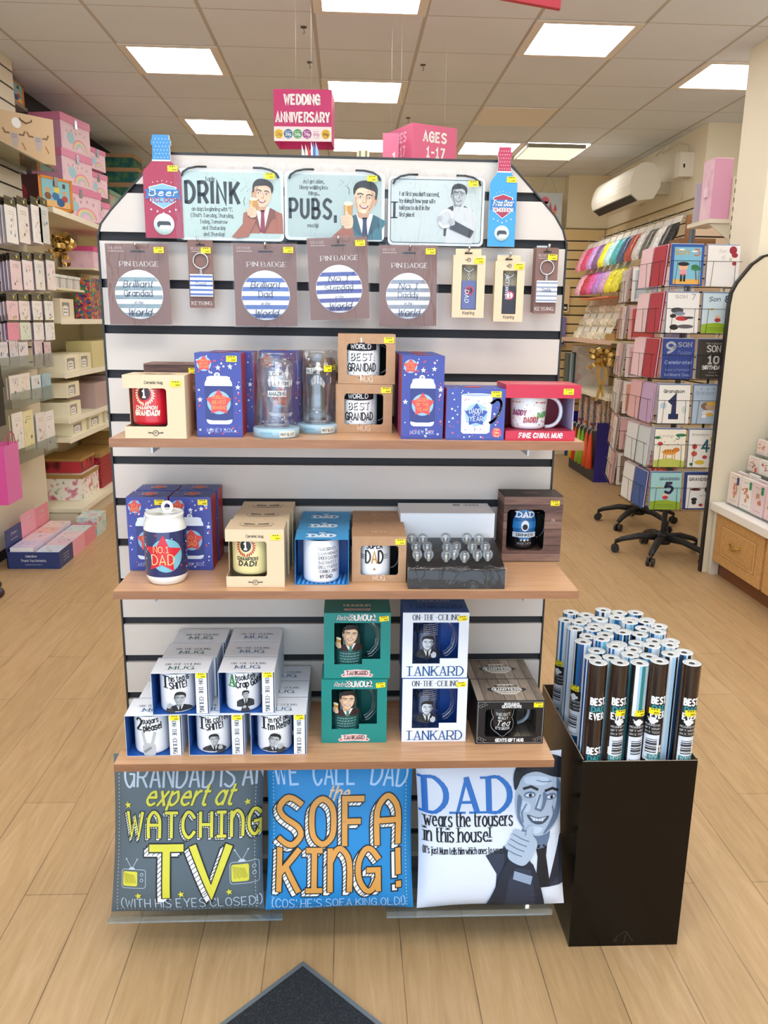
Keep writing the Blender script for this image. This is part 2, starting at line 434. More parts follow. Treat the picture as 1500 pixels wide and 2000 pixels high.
def sticker(parent, fn, x, y, w=.021, h=.012, rot=0.):
    """scalloped yellow price label"""
    m = MB(); pts = []; n = 4
    c, s = cos(rot), sin(rot); tr = lambda a, b: (x+a*c-b*s, y+a*s+b*c)
    e = w*.035
    right_ = [(w/2+(e if i % 2 else -e), -h/2+h*i/(2*n)) for i in range(2*n+1)]
    pts = right_+[(-a, -b) for a, b in right_]
    m.poly([tr(a, b) for a, b in pts], fn, YEL, 3.4)
    k = P('4a4410', .7)
    for i in range(3): m.poly([tr(a, b) for a, b in ((-w*.3+i*w*.22, h*.26), (-w*.3+i*w*.22+w*.15, h*.26), (-w*.3+i*w*.22+w*.15, h*.4), (-w*.3+i*w*.22, h*.4))], fn, INK, 4.2)
    for i in range(4): m.poly([tr(a, b) for a, b in ((w*.0+i*w*.1, -h*.32), (w*.0+i*w*.1+w*.06, -h*.32), (w*.0+i*w*.1+w*.06, -h*.08), (w*.0+i*w*.1, -h*.08))], fn, k, 4.2)
    return m.build('price_sticker', parent)
# ================================================================ the shop: floor, ceiling, walls
CZ, GX, GY = 3.0947, -1.3597, 2.8965
def floor_mat():
    m, n, b, out = nt('vinyl_planks')
    tc = n.nodes.new('ShaderNodeTexCoord'); mp = n.nodes.new('ShaderNodeMapping')
    mp.inputs['Rotation'].default_value = (0, 0, pi/2); n.links.new(tc.outputs['Object'], mp.inputs[0])
    br = n.nodes.new('ShaderNodeTexBrick'); n.links.new(mp.outputs[0], br.inputs['Vector'])
    br.inputs['Scale'].default_value = 1.; br.inputs['Brick Width'].default_value = 1.15; br.inputs['Row Height'].default_value = .165
    br.inputs['Mortar Size'].default_value = .0016; br.inputs['Mortar Smooth'].default_value = .3; br.offset = .37
    br.inputs['Color1'].default_value = (.44, .44, .44, 1); br.inputs['Color2'].default_value = (.58, .58, .58, 1); br.inputs['Mortar'].default_value = (.12, .12, .12, 1)
    v = mapping(n, (9, .8, 1)); t = noise(n, 3.2, 6, v, .62, 1.4)
    v2 = mapping(n, (40, 2.2, 1)); t2 = noise(n, 3., 4, v2, .6, .3)
    a = n.nodes.new('ShaderNodeMath'); a.operation = 'MULTIPLY_ADD'; n.links.new(t.outputs['Fac'], a.inputs[0]); a.inputs[1].default_value = .75
    c = n.nodes.new('ShaderNodeMath'); c.operation = 'MULTIPLY_ADD'; n.links.new(t2.outputs['Fac'], c.inputs[0]); c.inputs[1].default_value = .22; c.inputs[2].default_value = -.50
    n.links.new(c.outputs[0], a.inputs[2])
    s = n.nodes.new('ShaderNodeMath'); s.operation = 'ADD'; n.links.new(a.outputs[0], s.inputs[0]); n.links.new(br.outputs['Color'], s.inputs[1])
    rr = ramp(n, s.outputs[0], [(.0, '6a5540'), (.22, 'a08360'), (.45, 'b4946a'), (.62, 'bf9f77'), (.85, 'ceb18b')])
    n.links.new(rr.outputs[0], b.inputs['Base Color']); b.inputs['Roughness'].default_value = .38
    b.inputs['Specular IOR Level'].default_value = .45
    bump(n, b, s.outputs[0], .12, .002)
    return m
FLOOR = floor_mat()
def ceil_mat():
    m, n, b, out = nt('ceiling_tiles')
    tc = n.nodes.new('ShaderNodeTexCoord'); sx = n.nodes.new('ShaderNodeSeparateXYZ'); n.links.new(tc.outputs['Object'], sx.inputs[0])
    fac = None
    for ax, o, wd in (('X', GX, .018), ('Y', GY, .008)):
        a = n.nodes.new('ShaderNodeMath'); a.operation = 'MULTIPLY_ADD'; n.links.new(sx.outputs[ax], a.inputs[0]); a.inputs[1].default_value = 1/.6; a.inputs[2].default_value = 40-o/.6+.5
        f = n.nodes.new('ShaderNodeMath'); f.operation = 'FRACT'; n.links.new(a.outputs[0], f.inputs[0])
        d = n.nodes.new('ShaderNodeMath'); d.operation = 'SUBTRACT'; n.links.new(f.outputs[0], d.inputs[0]); d.inputs[1].default_value = .5
        e = n.nodes.new('ShaderNodeMath'); e.operation = 'ABSOLUTE'; n.links.new(d.outputs[0], e.inputs[0])
        g = n.nodes.new('ShaderNodeMath'); g.operation = 'LESS_THAN'; n.links.new(e.outputs[0], g.inputs[0]); g.inputs[1].default_value = wd
        if fac is None: fac = g.outputs[0]
        else:
            mx = n.nodes.new('ShaderNodeMath'); mx.operation = 'MAXIMUM'; n.links.new(fac, mx.inputs[0]); n.links.new(g.outputs[0], mx.inputs[1]); fac = mx.outputs[0]
    mix = n.nodes.new('ShaderNodeMix'); mix.data_type = 'RGBA'; n.links.new(fac, mix.inputs[0])
    t = noise(n, 1.3, 3, tc.outputs['Object']); r2 = ramp(n, t.outputs['Fac'], [(.3, 'dce2ea'), (.7, 'e3e9f1')])
    n.links.new(r2.outputs[0], mix.inputs[6]); mix.inputs[7].default_value = (*lin('bdb8b2'), 1)
    n.links.new(mix.outputs[2], b.inputs['Base Color']); b.inputs['Roughness'].default_value = .9
    return m
CREAM = P('f8f0da', .7); CREAM2 = P('eee2c0', .7); GREYW = P('cfd3d6', .8); LAM = speckle('cream_laminate', [(.3, 'cbc0b5'), (.7, 'd1c6bb')], 3., .35); DARKG = P('17161a', .6)
XL, XR, YB, YF = -2.38, 2.92, 7.62, -2.7
struct(MB().box(XL-.1, 3.7, YF-.6, YB+.1, -.06, 0, FLOOR).build('floor'), 'light oak effect plank floor')
struct(MB().box(XL-.1, 3.7, YF, YB+.1, CZ, CZ+.06, ceil_mat()).build('ceiling'), 'suspended ceiling of square tiles')
struct(MB().box(XL-.1, XL, 3.9, YB, 0, CZ, GREYW).build('wall_left'), 'pale grey left wall behind the shelving bay')
struct(MB().box(XL, XL+.05, 4.0, YB, 2.86, CZ-.001, DARKG).build('trim_1'), 'black strip along the top of the left wall')
def slats(m, x0, x1, z0, z1, zg, fn, g=.018, dep=.009, d=.02, mat=LAM, gm=DARKG, pts=None):
    """slatwall boards between grooves at heights zg; fn(u,z,depth)"""
    zs = sorted([z for z in zg if z0+.005 < z < z1-.005]); lo = z0
    for z in zs+[None]:
        hi = z-g/2 if z is not None else z1
        vs = [fn(a, b, c) for c in (0, dep) for a, b in ((x0, lo), (x1, lo), (x1, hi), (x0, hi))]
        m.add(vs, [(0, 1, 2, 3), (0, 4, 5, 1), (3, 2, 6, 7), (0, 3, 7, 4), (1, 5, 6, 2)], mat)
        if z is not None: lo = z+g/2
    vs = [fn(a, b, c) for c in (dep, d) for a, b in ((x0, z0), (x1, z0), (x1, z1), (x0, z1))]
    m.add(vs, [(0, 1, 2, 3), (4, 7, 6, 5), (0, 4, 5, 1), (3, 2, 6, 7), (0, 3, 7, 4), (1, 5, 6, 2)], gm)
m = MB(); XP = -2.13
slats(m, YF, 3.9, 0.07, CZ-.001, [1.195+.1016*i for i in range(0, 20)], lambda a, z, d: (XP-d, a, z), mat=P('dfd5bf', .5), g=.012)
m.box(XP-.24, XP-.0201, YF, 3.9, 0, CZ-.001, P('dfd5bf', .6)); struct(m.build('wall_partition_left'), 'cream slatted wall on the left with hanging card packs')
m = MB(); m.box(XP-.02, XP-.004, YF, 3.9, 0, .068, DARKG); struct(m.build('baseboard_left'), 'dark skirting under the left wall')
m = MB(); m.box(XR, XR+.1, 5.1, YB, 0, CZ-.001, CREAM); m.box(XR, 3.7, 5.0, 5.1, 0, CZ-.001, CREAM); m.box(3.6, 3.7, YF, 5.0, 0, CZ-.001, CREAM)
struct(m.build('wall_right'), 'cream right wall with a step back')
struct(MB().box(2.4, 2.8, 2.89, 3.27, 0, CZ-.001, CREAM).build('wall_column'), 'cream square column near the right edge')
struct(MB().box(XL, 2.45, YB, YB+.1, 0, CZ-.001, CREAM2).box(2.45, 3.0, YB-.17, YB+.1, 0, CZ-.001, CREAM2).build('wall_back'), 'cream back wall of the shop')
m = MB(); m.box(XL-.1, 3.7, YF-.1, YF, 2.95, CZ+.06, CREAM)
m.box(XL-.1, XP-.0, YF-.1, YF, 0, 2.95, CREAM); m.box(1.25, 3.7, YF-.1, YF, 0, 2.95, CREAM); struct(m.build('wall_front'), 'unseen shop front behind the camera, right part closed to cut daylight')  # right part is an unseen wall, added to keep daylight off the right side

# ceiling lamps
def emit_mat(name, col, s):
    m = bpy.data.materials.new(name); m.use_nodes = True; n = m.node_tree; n.nodes.clear()
    o = n.nodes.new('ShaderNodeOutputMaterial'); e = n.nodes.new('ShaderNodeEmission'); e.inputs[0].default_value = (*col, 1); e.inputs[1].default_value = s
    n.links.new(e.outputs[0], o.inputs[0]); return m
LAMP = emit_mat('lamp_diffuser', PANEL_COL, PANEL_STR)
FRAMEW = P('e6e0d8', .6)
def lamp(i, j, label):
    x, y = GX+.6*i, GY+.6*j
    t = thing('ceiling_light', label, 'ceiling light', (x+.3, y+.3, CZ), group='square panel lights in the ceiling')
    f = MB()
    for a, b, c, d in ((-.297, .297, -.297, -.262), (-.297, .297, .262, .297), (-.297, -.25, -.262, .262), (.25, .297, -.262, .262)): f.box(a, b, c, d, -.008, -.0005, FRAMEW)
    f.build('frame', t)
    MB().box(-.25, .25, -.262, .262, -.0045, -.001, LAMP).build('diffuser', t)
lamp(0, 1, 'lit square ceiling panel above the left shelving, second row from camera')
lamp(4, 0, 'large lit ceiling panel at the upper right')
lamp(2, -1, 'lit ceiling panel cut by the top edge of the photo')
lamp(2, 2, 'lit ceiling panel to the right of the wedding anniversary sign')
lamp(0, 4, 'lit ceiling panel left of the wedding anniversary sign')
lamp(2, 5, 'lit ceiling panel low behind the ages sign')
lamp(4, 5, 'lit ceiling panel beside the red bottle neck')
lamp(6, 1, 'lit ceiling panel partly hidden by the cream column')
for k, (i, j) in enumerate(((0, -2), (4, -3), (2, -4), (0, -5), (4, -6), (6, -2), (2, -7), (6, -5), (0, -8), (1, -8), (2, -8), (3, -8), (4, -8))): lamp(i, j, 'lit ceiling panel out of view, added for its light')  # unseen panels continuing the pattern, plus a front row added to brighten box tops
t = thing('louvre_light', 'half lit ceiling light with mirrored louvre near the back right', 'ceiling light', (GX+.6*5+.3, GY+.6*5+.3, CZ))
MB().box(-.285, .285, -.285, .285, -.004, -.0005, emit_mat('lamp_tube', PANEL_COL, 16)).build('diffuser', t)
REFL = P('8f8a78', .5, .3)
for k in range(10): MB().box(-.285, .25, -.285+.062*k, -.283+.062*k, -.040, -.0045, REFL).build('louvre_blade', t)
f = MB(); f.box(-.297, -.286, -.297, .297, -.042, -.0005, FRAMEW); f.box(.286, .297, -.297, .297, -.012, -.0005, FRAMEW); f.build('frame', t)
tag(MB().box(GX+2.42, GX+2.98, GY+1.82, GY+2.38, CZ-.006, CZ-.0005, P('ece6dc', .5)).build('ceiling_panel'), 'unlit pale square panel in the ceiling right of the ages sign', 'ceiling panel')
for k, (u, v, lb) in enumerate(((593, 52, 'small dark hook in the ceiling above the other hook'), (605, 121, 'small dark hook just above the wedding anniversary sign'), (826, 126, 'small dark ceiling hook right of the lit middle panel'), (797, 230, 'small dark ceiling hook above the ages sign'))):
    p = atz(u, v, CZ); t = thing('ceiling_hook', lb, 'hook', p, group='hooks in the ceiling')
    MB().box(-.016, .016, -.012, .012, -.006, 0, P('4a443e', .5)).build('clip', t)
    MB().tube([(0, 0, -.005), (.002, 0, -.02), (.006, 0, -.03), (0, 0, -.038), (-.005, 0, -.03)], .002, P('5c554c', .4), 6).build('hook_wire', t)

# ================================================================ the central display stand
PW = .5198                                     # half width of the slatted panel
ZG = [1.67455-.1*k for k in range(-1, 17)]
def panel_outline(e=0.):
    p = [(-PW-e, .10)]
    for a in ((-PW-e, 1.675), (-.512-e, 1.70), (-.49-e, 1.727)): p.append(a)
    for a in ((-.395-e*.6, 1.825+e*.7), (-.38-e*.3, 1.838+e), (-.36, 1.845+e), (.36, 1.845+e), (.385+e*.3, 1.838+e), (.40+e*.6, 1.825+e*.7)): p.append(a)
    for a in ((.49+e, 1.735), (.51+e, 1.705), (PW+e, 1.675), (PW+e, .10)): p.append(a)
    return p
st = thing('display_stand', 'tall cream slatted display stand with black edging and sloped top corners', 'display stand', (0, 0, 0))
OUT = panel_outline()
m = MB(); zs = sorted(ZG); lo = -1.
for z in zs+[9.]:
    hi = z-.0095; pl = clip(clip(OUT, 1, lo, False), 1, hi, True)
    if len(pl) > 2: m.extrude(pl, 0, .009, LAM)
    lo = z+.0095
m.extrude(OUT, .0091, .018, DARKG); m.extrude(OUT, .0181, .05, LAM); m.build('slat_panel', st)
m = MB(); a, b = panel_outline(.0005), panel_outline(.0045); n = len(a)
for i in range(n-1):
    vs = [(q[0], y, q[1]) for y in (-.002, .052) for q in (a[i], a[i+1], b[i+1], b[i])]
    m.add(vs, [(0, 1, 2, 3), (4, 7, 6, 5), (0, 4, 5, 1), (3, 2, 6, 7)], P('25221f', .4))
m.build('edge_trim', st)
m = MB(); m.box(-PW, PW, .2, .25, .1, 1.2, LAM); m.box(-PW, -PW+.02, .051, .2, .1, 1.6, LAM); m.box(PW-.02, PW, .051, .2, .1, 1.6, LAM); m.build('rear_panel', st)
m = MB(); m.box(-.5, .5, -.0, .2, .0, .099, DARKG); m.build('plinth', st)
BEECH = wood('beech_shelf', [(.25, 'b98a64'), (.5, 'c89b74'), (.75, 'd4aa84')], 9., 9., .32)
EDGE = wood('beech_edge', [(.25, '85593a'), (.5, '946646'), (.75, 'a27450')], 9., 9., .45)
SHELF = {}
def shelf(k, y0, zt, x0, x1, label):
    t = thing('wooden_shelf', label, 'shelf', (0, 0, zt), group='beech shelves of the display stand')
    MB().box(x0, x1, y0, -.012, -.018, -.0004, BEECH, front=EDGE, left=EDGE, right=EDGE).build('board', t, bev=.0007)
    for x in (x0+.075, x1-.11):
        b = MB(); b.box(x, x+.004, y0+.03, -.002, -.034, -.0182, STEEL); b.box(x+.0041, x+.075, y0+.05, -.03, -.0215, -.0184, STEEL); b.build('bracket', t)
    SHELF[k] = zt
shelf(1, -.275, 1.266, -.447, .513, 'top beech shelf, with the champion grandad mug and pint glasses')
shelf(2, -.30, .954, -.451, .517, 'middle beech shelf, with the ceramic drinks can and light box')
shelf(3, -.30, .560, -.474, .490, 'bottom beech shelf above the cushions')
# ================================================================ printed people
COLR = dict(skin='e6c3a0', sh='c99b78', hair='2c2018', suit='a5624a', suit2='7d4536', shirt='e9ecec', tie='8e2f44', lip='a04a40')
TEAL = dict(COLR, suit='3f7482', suit2='2b5563', tie='2b3350', hair='1c1714')
GREY = dict(skin='b9bcbd', sh='85898c', hair='1b1c1f', suit='35373b', suit2='222428', shirt='d6d9da', tie='1a1b1e', lip='5a5c60')
BLUEG = dict(skin='a8b8cc', sh='5f7390', hair='141a26', suit='2b3448', suit2='1b2333', shirt='d3ddec', tie='10131c', lip='3d4a60')
BROWNS = dict(COLR, suit='4a2f2c', suit2='35211f', tie='3c7a66', hair='201712')
def man(mb, fn, cx, cy, s, pal, flip=1, tilt=0., l=2., bust=1.9, look='front', fine=False, wide=1.25):
    c, n = cos(tilt), sin(tilt); d = {k: P(v, .6) for k, v in pal.items()}
    T0 = lambda x, y: (cx+flip*s*x, cy+s*y)
    T = lambda x, y: (cx+flip*s*(x*c-y*n), cy+s*(x*n+y*c))
    sm = lambda pts, f=T: [f(*q) for q in smooth_pts(pts+[pts[0]], 3)[:-1]]
    pl = lambda pts, m, k, f=T: mb.poly(sm(pts, f), fn, d[m] if isinstance(m, str) else m, l+k)
    b = -.5-bust*.72
    mb.poly([T0(*q) for q in ((-wide, b), (-wide*.98, -1.0), (-.8, -.74), (-.3, -.55), (.3, -.55), (.8, -.74), (wide*.98, -1.0), (wide, b))], fn, d['suit'], l)
    mb.poly([T0(*q) for q in ((-.3, -.5), (.3, -.5), (.1, max(b, -1.55)), (-.02, max(b, -1.55)))], fn, d['shirt'], l+1)
    mb.poly([T0(*q) for q in ((-.09, -.62), (.09, -.62), (.07, -.78), (.12, max(b, -1.5)), (0, max(b, -1.6)), (-.1, max(b, -1.5)), (-.06, -.78))], fn, d['tie'], l+2)
    for q in (-1, 1): mb.poly([T0(q*.3, -.52), T0(q*.52, -.62), T0(q*.55, -.95), T0(q*.4, -.98), T0(q*.07, max(b, -1.6))], fn, d['suit2'], l+2)
    pl([(-.17, -.3), (.17, -.3), (.19, -.6), (0, -.68), (-.19, -.6)], 'sh', 2)
    pl([(-.37, .14), (-.36, -.1), (-.3, -.3), (-.16, -.45), (0, -.5), (.16, -.45), (.3, -.3), (.36, -.1), (.37, .14), (.3, .36), (0, .46), (-.3, .36)], 'skin', 3)
    pl([(.38, .02), (.45, .08), (.44, -.1), (.37, -.17)], 'sh', 3.4)
    pl([(.2, .3), (.35, .12), (.34, -.12), (.26, -.32), (.1, -.47), (.2, -.25), (.25, .0)], 'sh', 4)
    pl([(-.4, .1), (-.43, .3), (-.32, .5), (-.05, .6), (.25, .56), (.42, .36), (.41, .02), (.35, .06), (.33, .26), (.1, .32), (-.12, .36), (-.3, .28), (-.36, .12)], 'hair', 5)
    for q in (-.17, .15):
        mb.ell(*T(q, .048), s*.085, s*.045, fn, d['sh'], l+4.6); mb.ell(*T(q, .045), s*.062, s*.024, fn, d['shirt'], l+5.2); mb.ell(*T(q+.008, .045), s*.025, s*.025, fn, d['hair'], l+6, n=10)
        mb.line([T(q-.1, .12), T(q, .160), T(q+.1, .13)], s*.034, fn, d['hair'], l+6)
    mb.line([T(-.02, .06), T(-.06, -.13), T(.03, -.15)], s*.028, fn, d['sh'], l+5)
    pl([(-.17, -.22), (0, -.25), (.16, -.21), (.1, -.31), (0, -.34), (-.1, -.31)], 'lip', 5)
    mb.poly([T(*q) for q in ((-.13, -.235), (0, -.262), (.12, -.225), (.07, -.29), (-.07, -.295))], fn, d['shirt'], l+6)
    if fine:
        hi = P('%02x%02x%02x' % tuple(min(255, int(int(pal['skin'][i:i+2], 16)*1.12)) for i in (0, 2, 4)), .6)
        pl([(-.26, .28), (.05, .30), (.04, .2), (-.24, .19)], hi, 3.5); pl([(-.28, -.04), (-.14, -.08), (-.16, -.19), (-.26, -.16)], hi, 3.5); pl([(-.06, .06), (-.01, .06), (-.005, -.12), (-.065, -.12)], hi, 4.6); pl([(-.1, -.38), (.08, -.38), (.04, -.46), (-.06, -.46)], hi, 3.6)
        pl([(.02, .1), (.09, .06), (.07, -.1), (.02, -.16), (.035, -.02)], 'sh', 4.6); pl([(-.34, .02), (-.27, -.02), (-.27, -.24), (-.17, -.42), (-.30, -.28)], 'sh', 4)
        for q in (-.25, .24): mb.line([T(q*.8, -.08), T(q, -.2), T(q*.85, -.33)], s*.018, fn, d['sh'], l+6)
        mb.line([T(-.1, .25), T(0, .235), T(.12, .25)], s*.01, fn, d['sh'], l+6)
        for k in range(1, 6): mb.line([T(-.13+.043*k, -.24-.01*(1 if 1 < k < 5 else 0)), T(-.12+.04*k, -.29)], s*.006, fn, d['sh'], l+7)
def fist(mb, fn, cx, cy, s, pal, rot=0., flip=1, l=9., arm=None):
    """closed hand, s = palm width; arm = list of points for the sleeve"""
    d = {k: P(v, .6) for k, v in pal.items()}; c, n = cos(rot), sin(rot)
    T = lambda x, y: (cx+flip*s*(x*c-y*n), cy+s*(x*n+y*c))
    if arm: mb.poly(arm, fn, d['suit'], l-1.4)
    sm = lambda pts: [T(*q) for q in smooth_pts(pts+[pts[0]], 3)[:-1]]
    mb.poly(sm([(-.5, -.4), (-.55, .2), (-.3, .5), (.2, .52), (.52, .25), (.5, -.4), (.3, -.75), (-.3, -.75)]), fn, d['skin'], l)
    for k in range(4):
        y = .33-.22*k
        mb.poly(sm([(-.62, y-.09), (-.66, y+.06), (-.5, y+.12), (.1, y+.1), (.14, y-.06), (-.2, y-.11)]), fn, d['skin'], l+1)
        mb.line([T(-.6, y-.105), T(-.2, y-.12), (T(.12, y-.08))], s*.035, fn, d['sh'], l+1.6)
    mb.poly(sm([(-.1, .35), (-.2, .62), (-.1, .85), (.06, .8), (.12, .55), (.25, .3)]), fn, d['skin'], l+2)
    mb.line([T(-.12, .4), T(-.2, .62)], s*.03, fn, d['sh'], l+2.5)
def beer(mb, fn, cx, cy, w, h, l=9., grey=False):
    a, b = ('8f9092', 'd8d8d8') if grey else ('c88a2c', 'f1e3c0')
    mb.poly([(cx-w*.42, cy), (cx+w*.42, cy), (cx+w*.5, cy+h*.8), (cx-w*.5, cy+h*.8)], fn, P(a, .4), l)
    mb.poly([(cx-w*.32, cy+h*.1), (cx-w*.12, cy+h*.1), (cx-w*.15, cy+h*.72), (cx-w*.36, cy+h*.72)], fn, P('e2b661' if not grey else 'b4b4b6', .4), l+.6)
    mb.ell(cx, cy+h*.84, w*.52, h*.13, fn, P(b, .6), l+1)
def bagfilm(parent, x0, x1, z0, z1, y, name='clear_wrapper', th=.004):
    m = MB(); rr = random.Random(int(x0*1e4)); nx, nz = 7, 6; vs = []
    for j in range(nz+1):
        for i in range(nx+1):
            e = 1 if 0 < i < nx and 0 < j < nz else 0
            vs.append((x0+(x1-x0)*i/nx, y-(rr.uniform(0, th) if e else 0), z0+(z1-z0)*j/nz))
    m.add(vs, [[j*(nx+1)+i, j*(nx+1)+i+1, (j+1)*(nx+1)+i+1, (j+1)*(nx+1)+i] for j in range(nz) for i in range(nx)], FILM, True)
    return m.build(name, parent)

# ================================================================ metal wall signs in clear bags
def sign(u0, u1, v0, v1, label, bgc, rim, y=-.03):
    a, b = aty(u0, v1, y), aty(u1, v0, y); w, h = b.x-a.x, b.z-a.z
    t = thing('metal_sign', label, 'sign', (a.x, y, a.z), group='novelty metal signs across the top of the stand')
    m = MB(); m.extrude(rrect(0, w, 0, h, .010), 0, .0025, P('dfe6e2', .35)); f = front(0)
    m.poly(rrect(.005, w-.005, .005, h-.005, .008), f, P(rim, .4), 1); m.poly(rrect(.0065, w-.0065, .0065, h-.0065, .007), f, P(bgc, .4), 2)
    return t, m, w, h, f
def finish(t, m, w, h, rot=0.):
    m.build('plate', t)
    for x, q in ((.014, 1), (w-.014, -1)):
        r = MB(); r.tube([(x-.004*q, -.003, h-.016), (x, -.006, h-.008), (x+.012*q, -.007, h-.001), (x+.03*q, -.005, h+.003), (x+.05*q, -.003, h+.0035)], .0022, BLACK, 6)
        r.build('rope', t)
    bagfilm(t, -.005, w+.005, -.003, h+.014, -.009)
    sticker(t, front(-.0135), w-.028, h-.014)
INK2 = P('23282a', .6)
t, m, w, h, f = sign(351, 553, 333, 468, 'pale green metal sign reading I only DRINK with a man drinking beer', 'b8ccc4', 'cfdbd5')
text(m, 'I only', w*.31, h*.83, .0085, f, INK2, l=3, serif=True, thin=.7, t=.14)
text(m, 'DRINK', w*.325, h*.535, .040, f, P('161a1c', .5), w=.112, l=3, t=.19, gap=4.2)
for k, s in enumerate(('on days beginning with \'T\'.', '(That\'s Tuesday, Thursday,', 'Today, Tomorrow', 'and Thaturday', 'and Thunday!')):
    text(m, s, w*(.32, .32, .33, .33, .33)[k], h*(.415-.088*k), .0072, f, INK2, l=3, serif=True, thin=.75, t=.13)
man(m, f, w*.80, h*.66, .052, COLR, flip=-1, tilt=.12, l=3, bust=1.45, wide=.85)
fist(m, f, w*.70, h*.42, .017, COLR, .2, l=12, arm=[(w*.50, h*.05), (w*.66, h*.33), (w*.74, h*.3), (w*.66, h*.06), (w*.56, h*.03)])
beer(m, f, w*.715, h*.44, .017, .026, l=11.4)
for k in range(5): m.ell(w*(.60+.02*k), h*(.70+.03*(k % 3)), .0009, .0009, f, INK2, 3, n=6)
m.line([(w*.63, h*.5), (w*.62, h*.56), (w*.635, h*.62)], .001, f, INK2, 3)
finish(t, m, w, h)
t, m, w, h, f = sign(557, 752, 338, 468, 'pale green metal sign reading PUBS with a grinning man holding a beer', 'aebfba', 'cdd8d4')
for k, s in enumerate(('As I get older,', 'I keep walking into', 'things...')): text(m, s, w*.29, h*(.83-.085*k), .0072, f, INK2, l=3, serif=True, thin=.75, t=.13)
text(m, 'PUBS,', w*.28, h*.33, .037, f, P('161a1c', .5), w=.098, l=3, t=.18, gap=4.2)
text(m, 'mostly!', w*.28, h*.19, .0075, f, INK2, l=3, serif=True, thin=.75, t=.13)
man(m, f, w*.80, h*.62, .062, TEAL, tilt=-.1, l=3, bust=1.2, wide=.62, fine=True)
fist(m, f, w*.63, h*.30, .022, COLR, .1, l=12, arm=[(w*.46, h*.04), (w*.58, h*.2), (w*.68, h*.2), (w*.7, h*.04)])
beer(m, f, w*.635, h*.34, .019, .034, l=11.4)
m.line([(w*.64, h*.68), (w*.645, h*.75), (w*.62, h*.80)], .0012, f, INK2, 3)
for k in range(6): m.ell(w*(.545+.02*k), h*(.80+.025*(k % 3)), .001, .0007, f, INK2, 3, n=6)
finish(t, m, w, h)
t, m, w, h, f = sign(757, 948, 348, 478, 'pale grey metal sign with black line border and man holding a plate', 'c3cdc9', '23282a')
text(m, 'I', w*.065, h*.40, .032, f, INK2, l=3, serif=True, t=.17, thin=.6)
for k, s in enumerate(('f at first you don\'t succeed,', 'try doing it how your wife', 'told you to do it in the', 'first place!')): text(m, s, w*.115, h*(.72-.10*k), .0085, f, INK2, l=3, al='l', serif=True, thin=.5, t=.15, sx=.62)
man(m, f, w*.73, h*.74, .040, GREY, flip=-1, tilt=.1, l=3, bust=2.25, wide=.78)
m.poly([(w*.60, h*.04), (w*.88, h*.04), (w*.93, h*.42), (w*.86, h*.56), (w*.70, h*.58), (w*.62, h*.40)], f, P('cdd0d0', .6), 6.2)
m.ell(w*.60, h*.40, .017, .021, f, P('dfe2e2', .5), 12, rot=-20); m.ell(w*.60, h*.40, .012, .015, f, P('c6caca', .5), 12.6, rot=-20)
fist(m, f, w*.66, h*.36, .012, GREY, .5, l=13, arm=[(w*.64, h*.25), (w*.68, h*.38), (w*.90, h*.22), (w*.86, h*.12)])
fist(m, f, w*.545, h*.40, .010, GREY, -.3, l=13)
m.line([(w*.675, h*.79), (w*.71, h*.79)], .0012, f, INK2, 12); m.line([(w*.72, h*.79), (w*.755, h*.795)], .0012, f, INK2, 12)
finish(t, m, w, h)

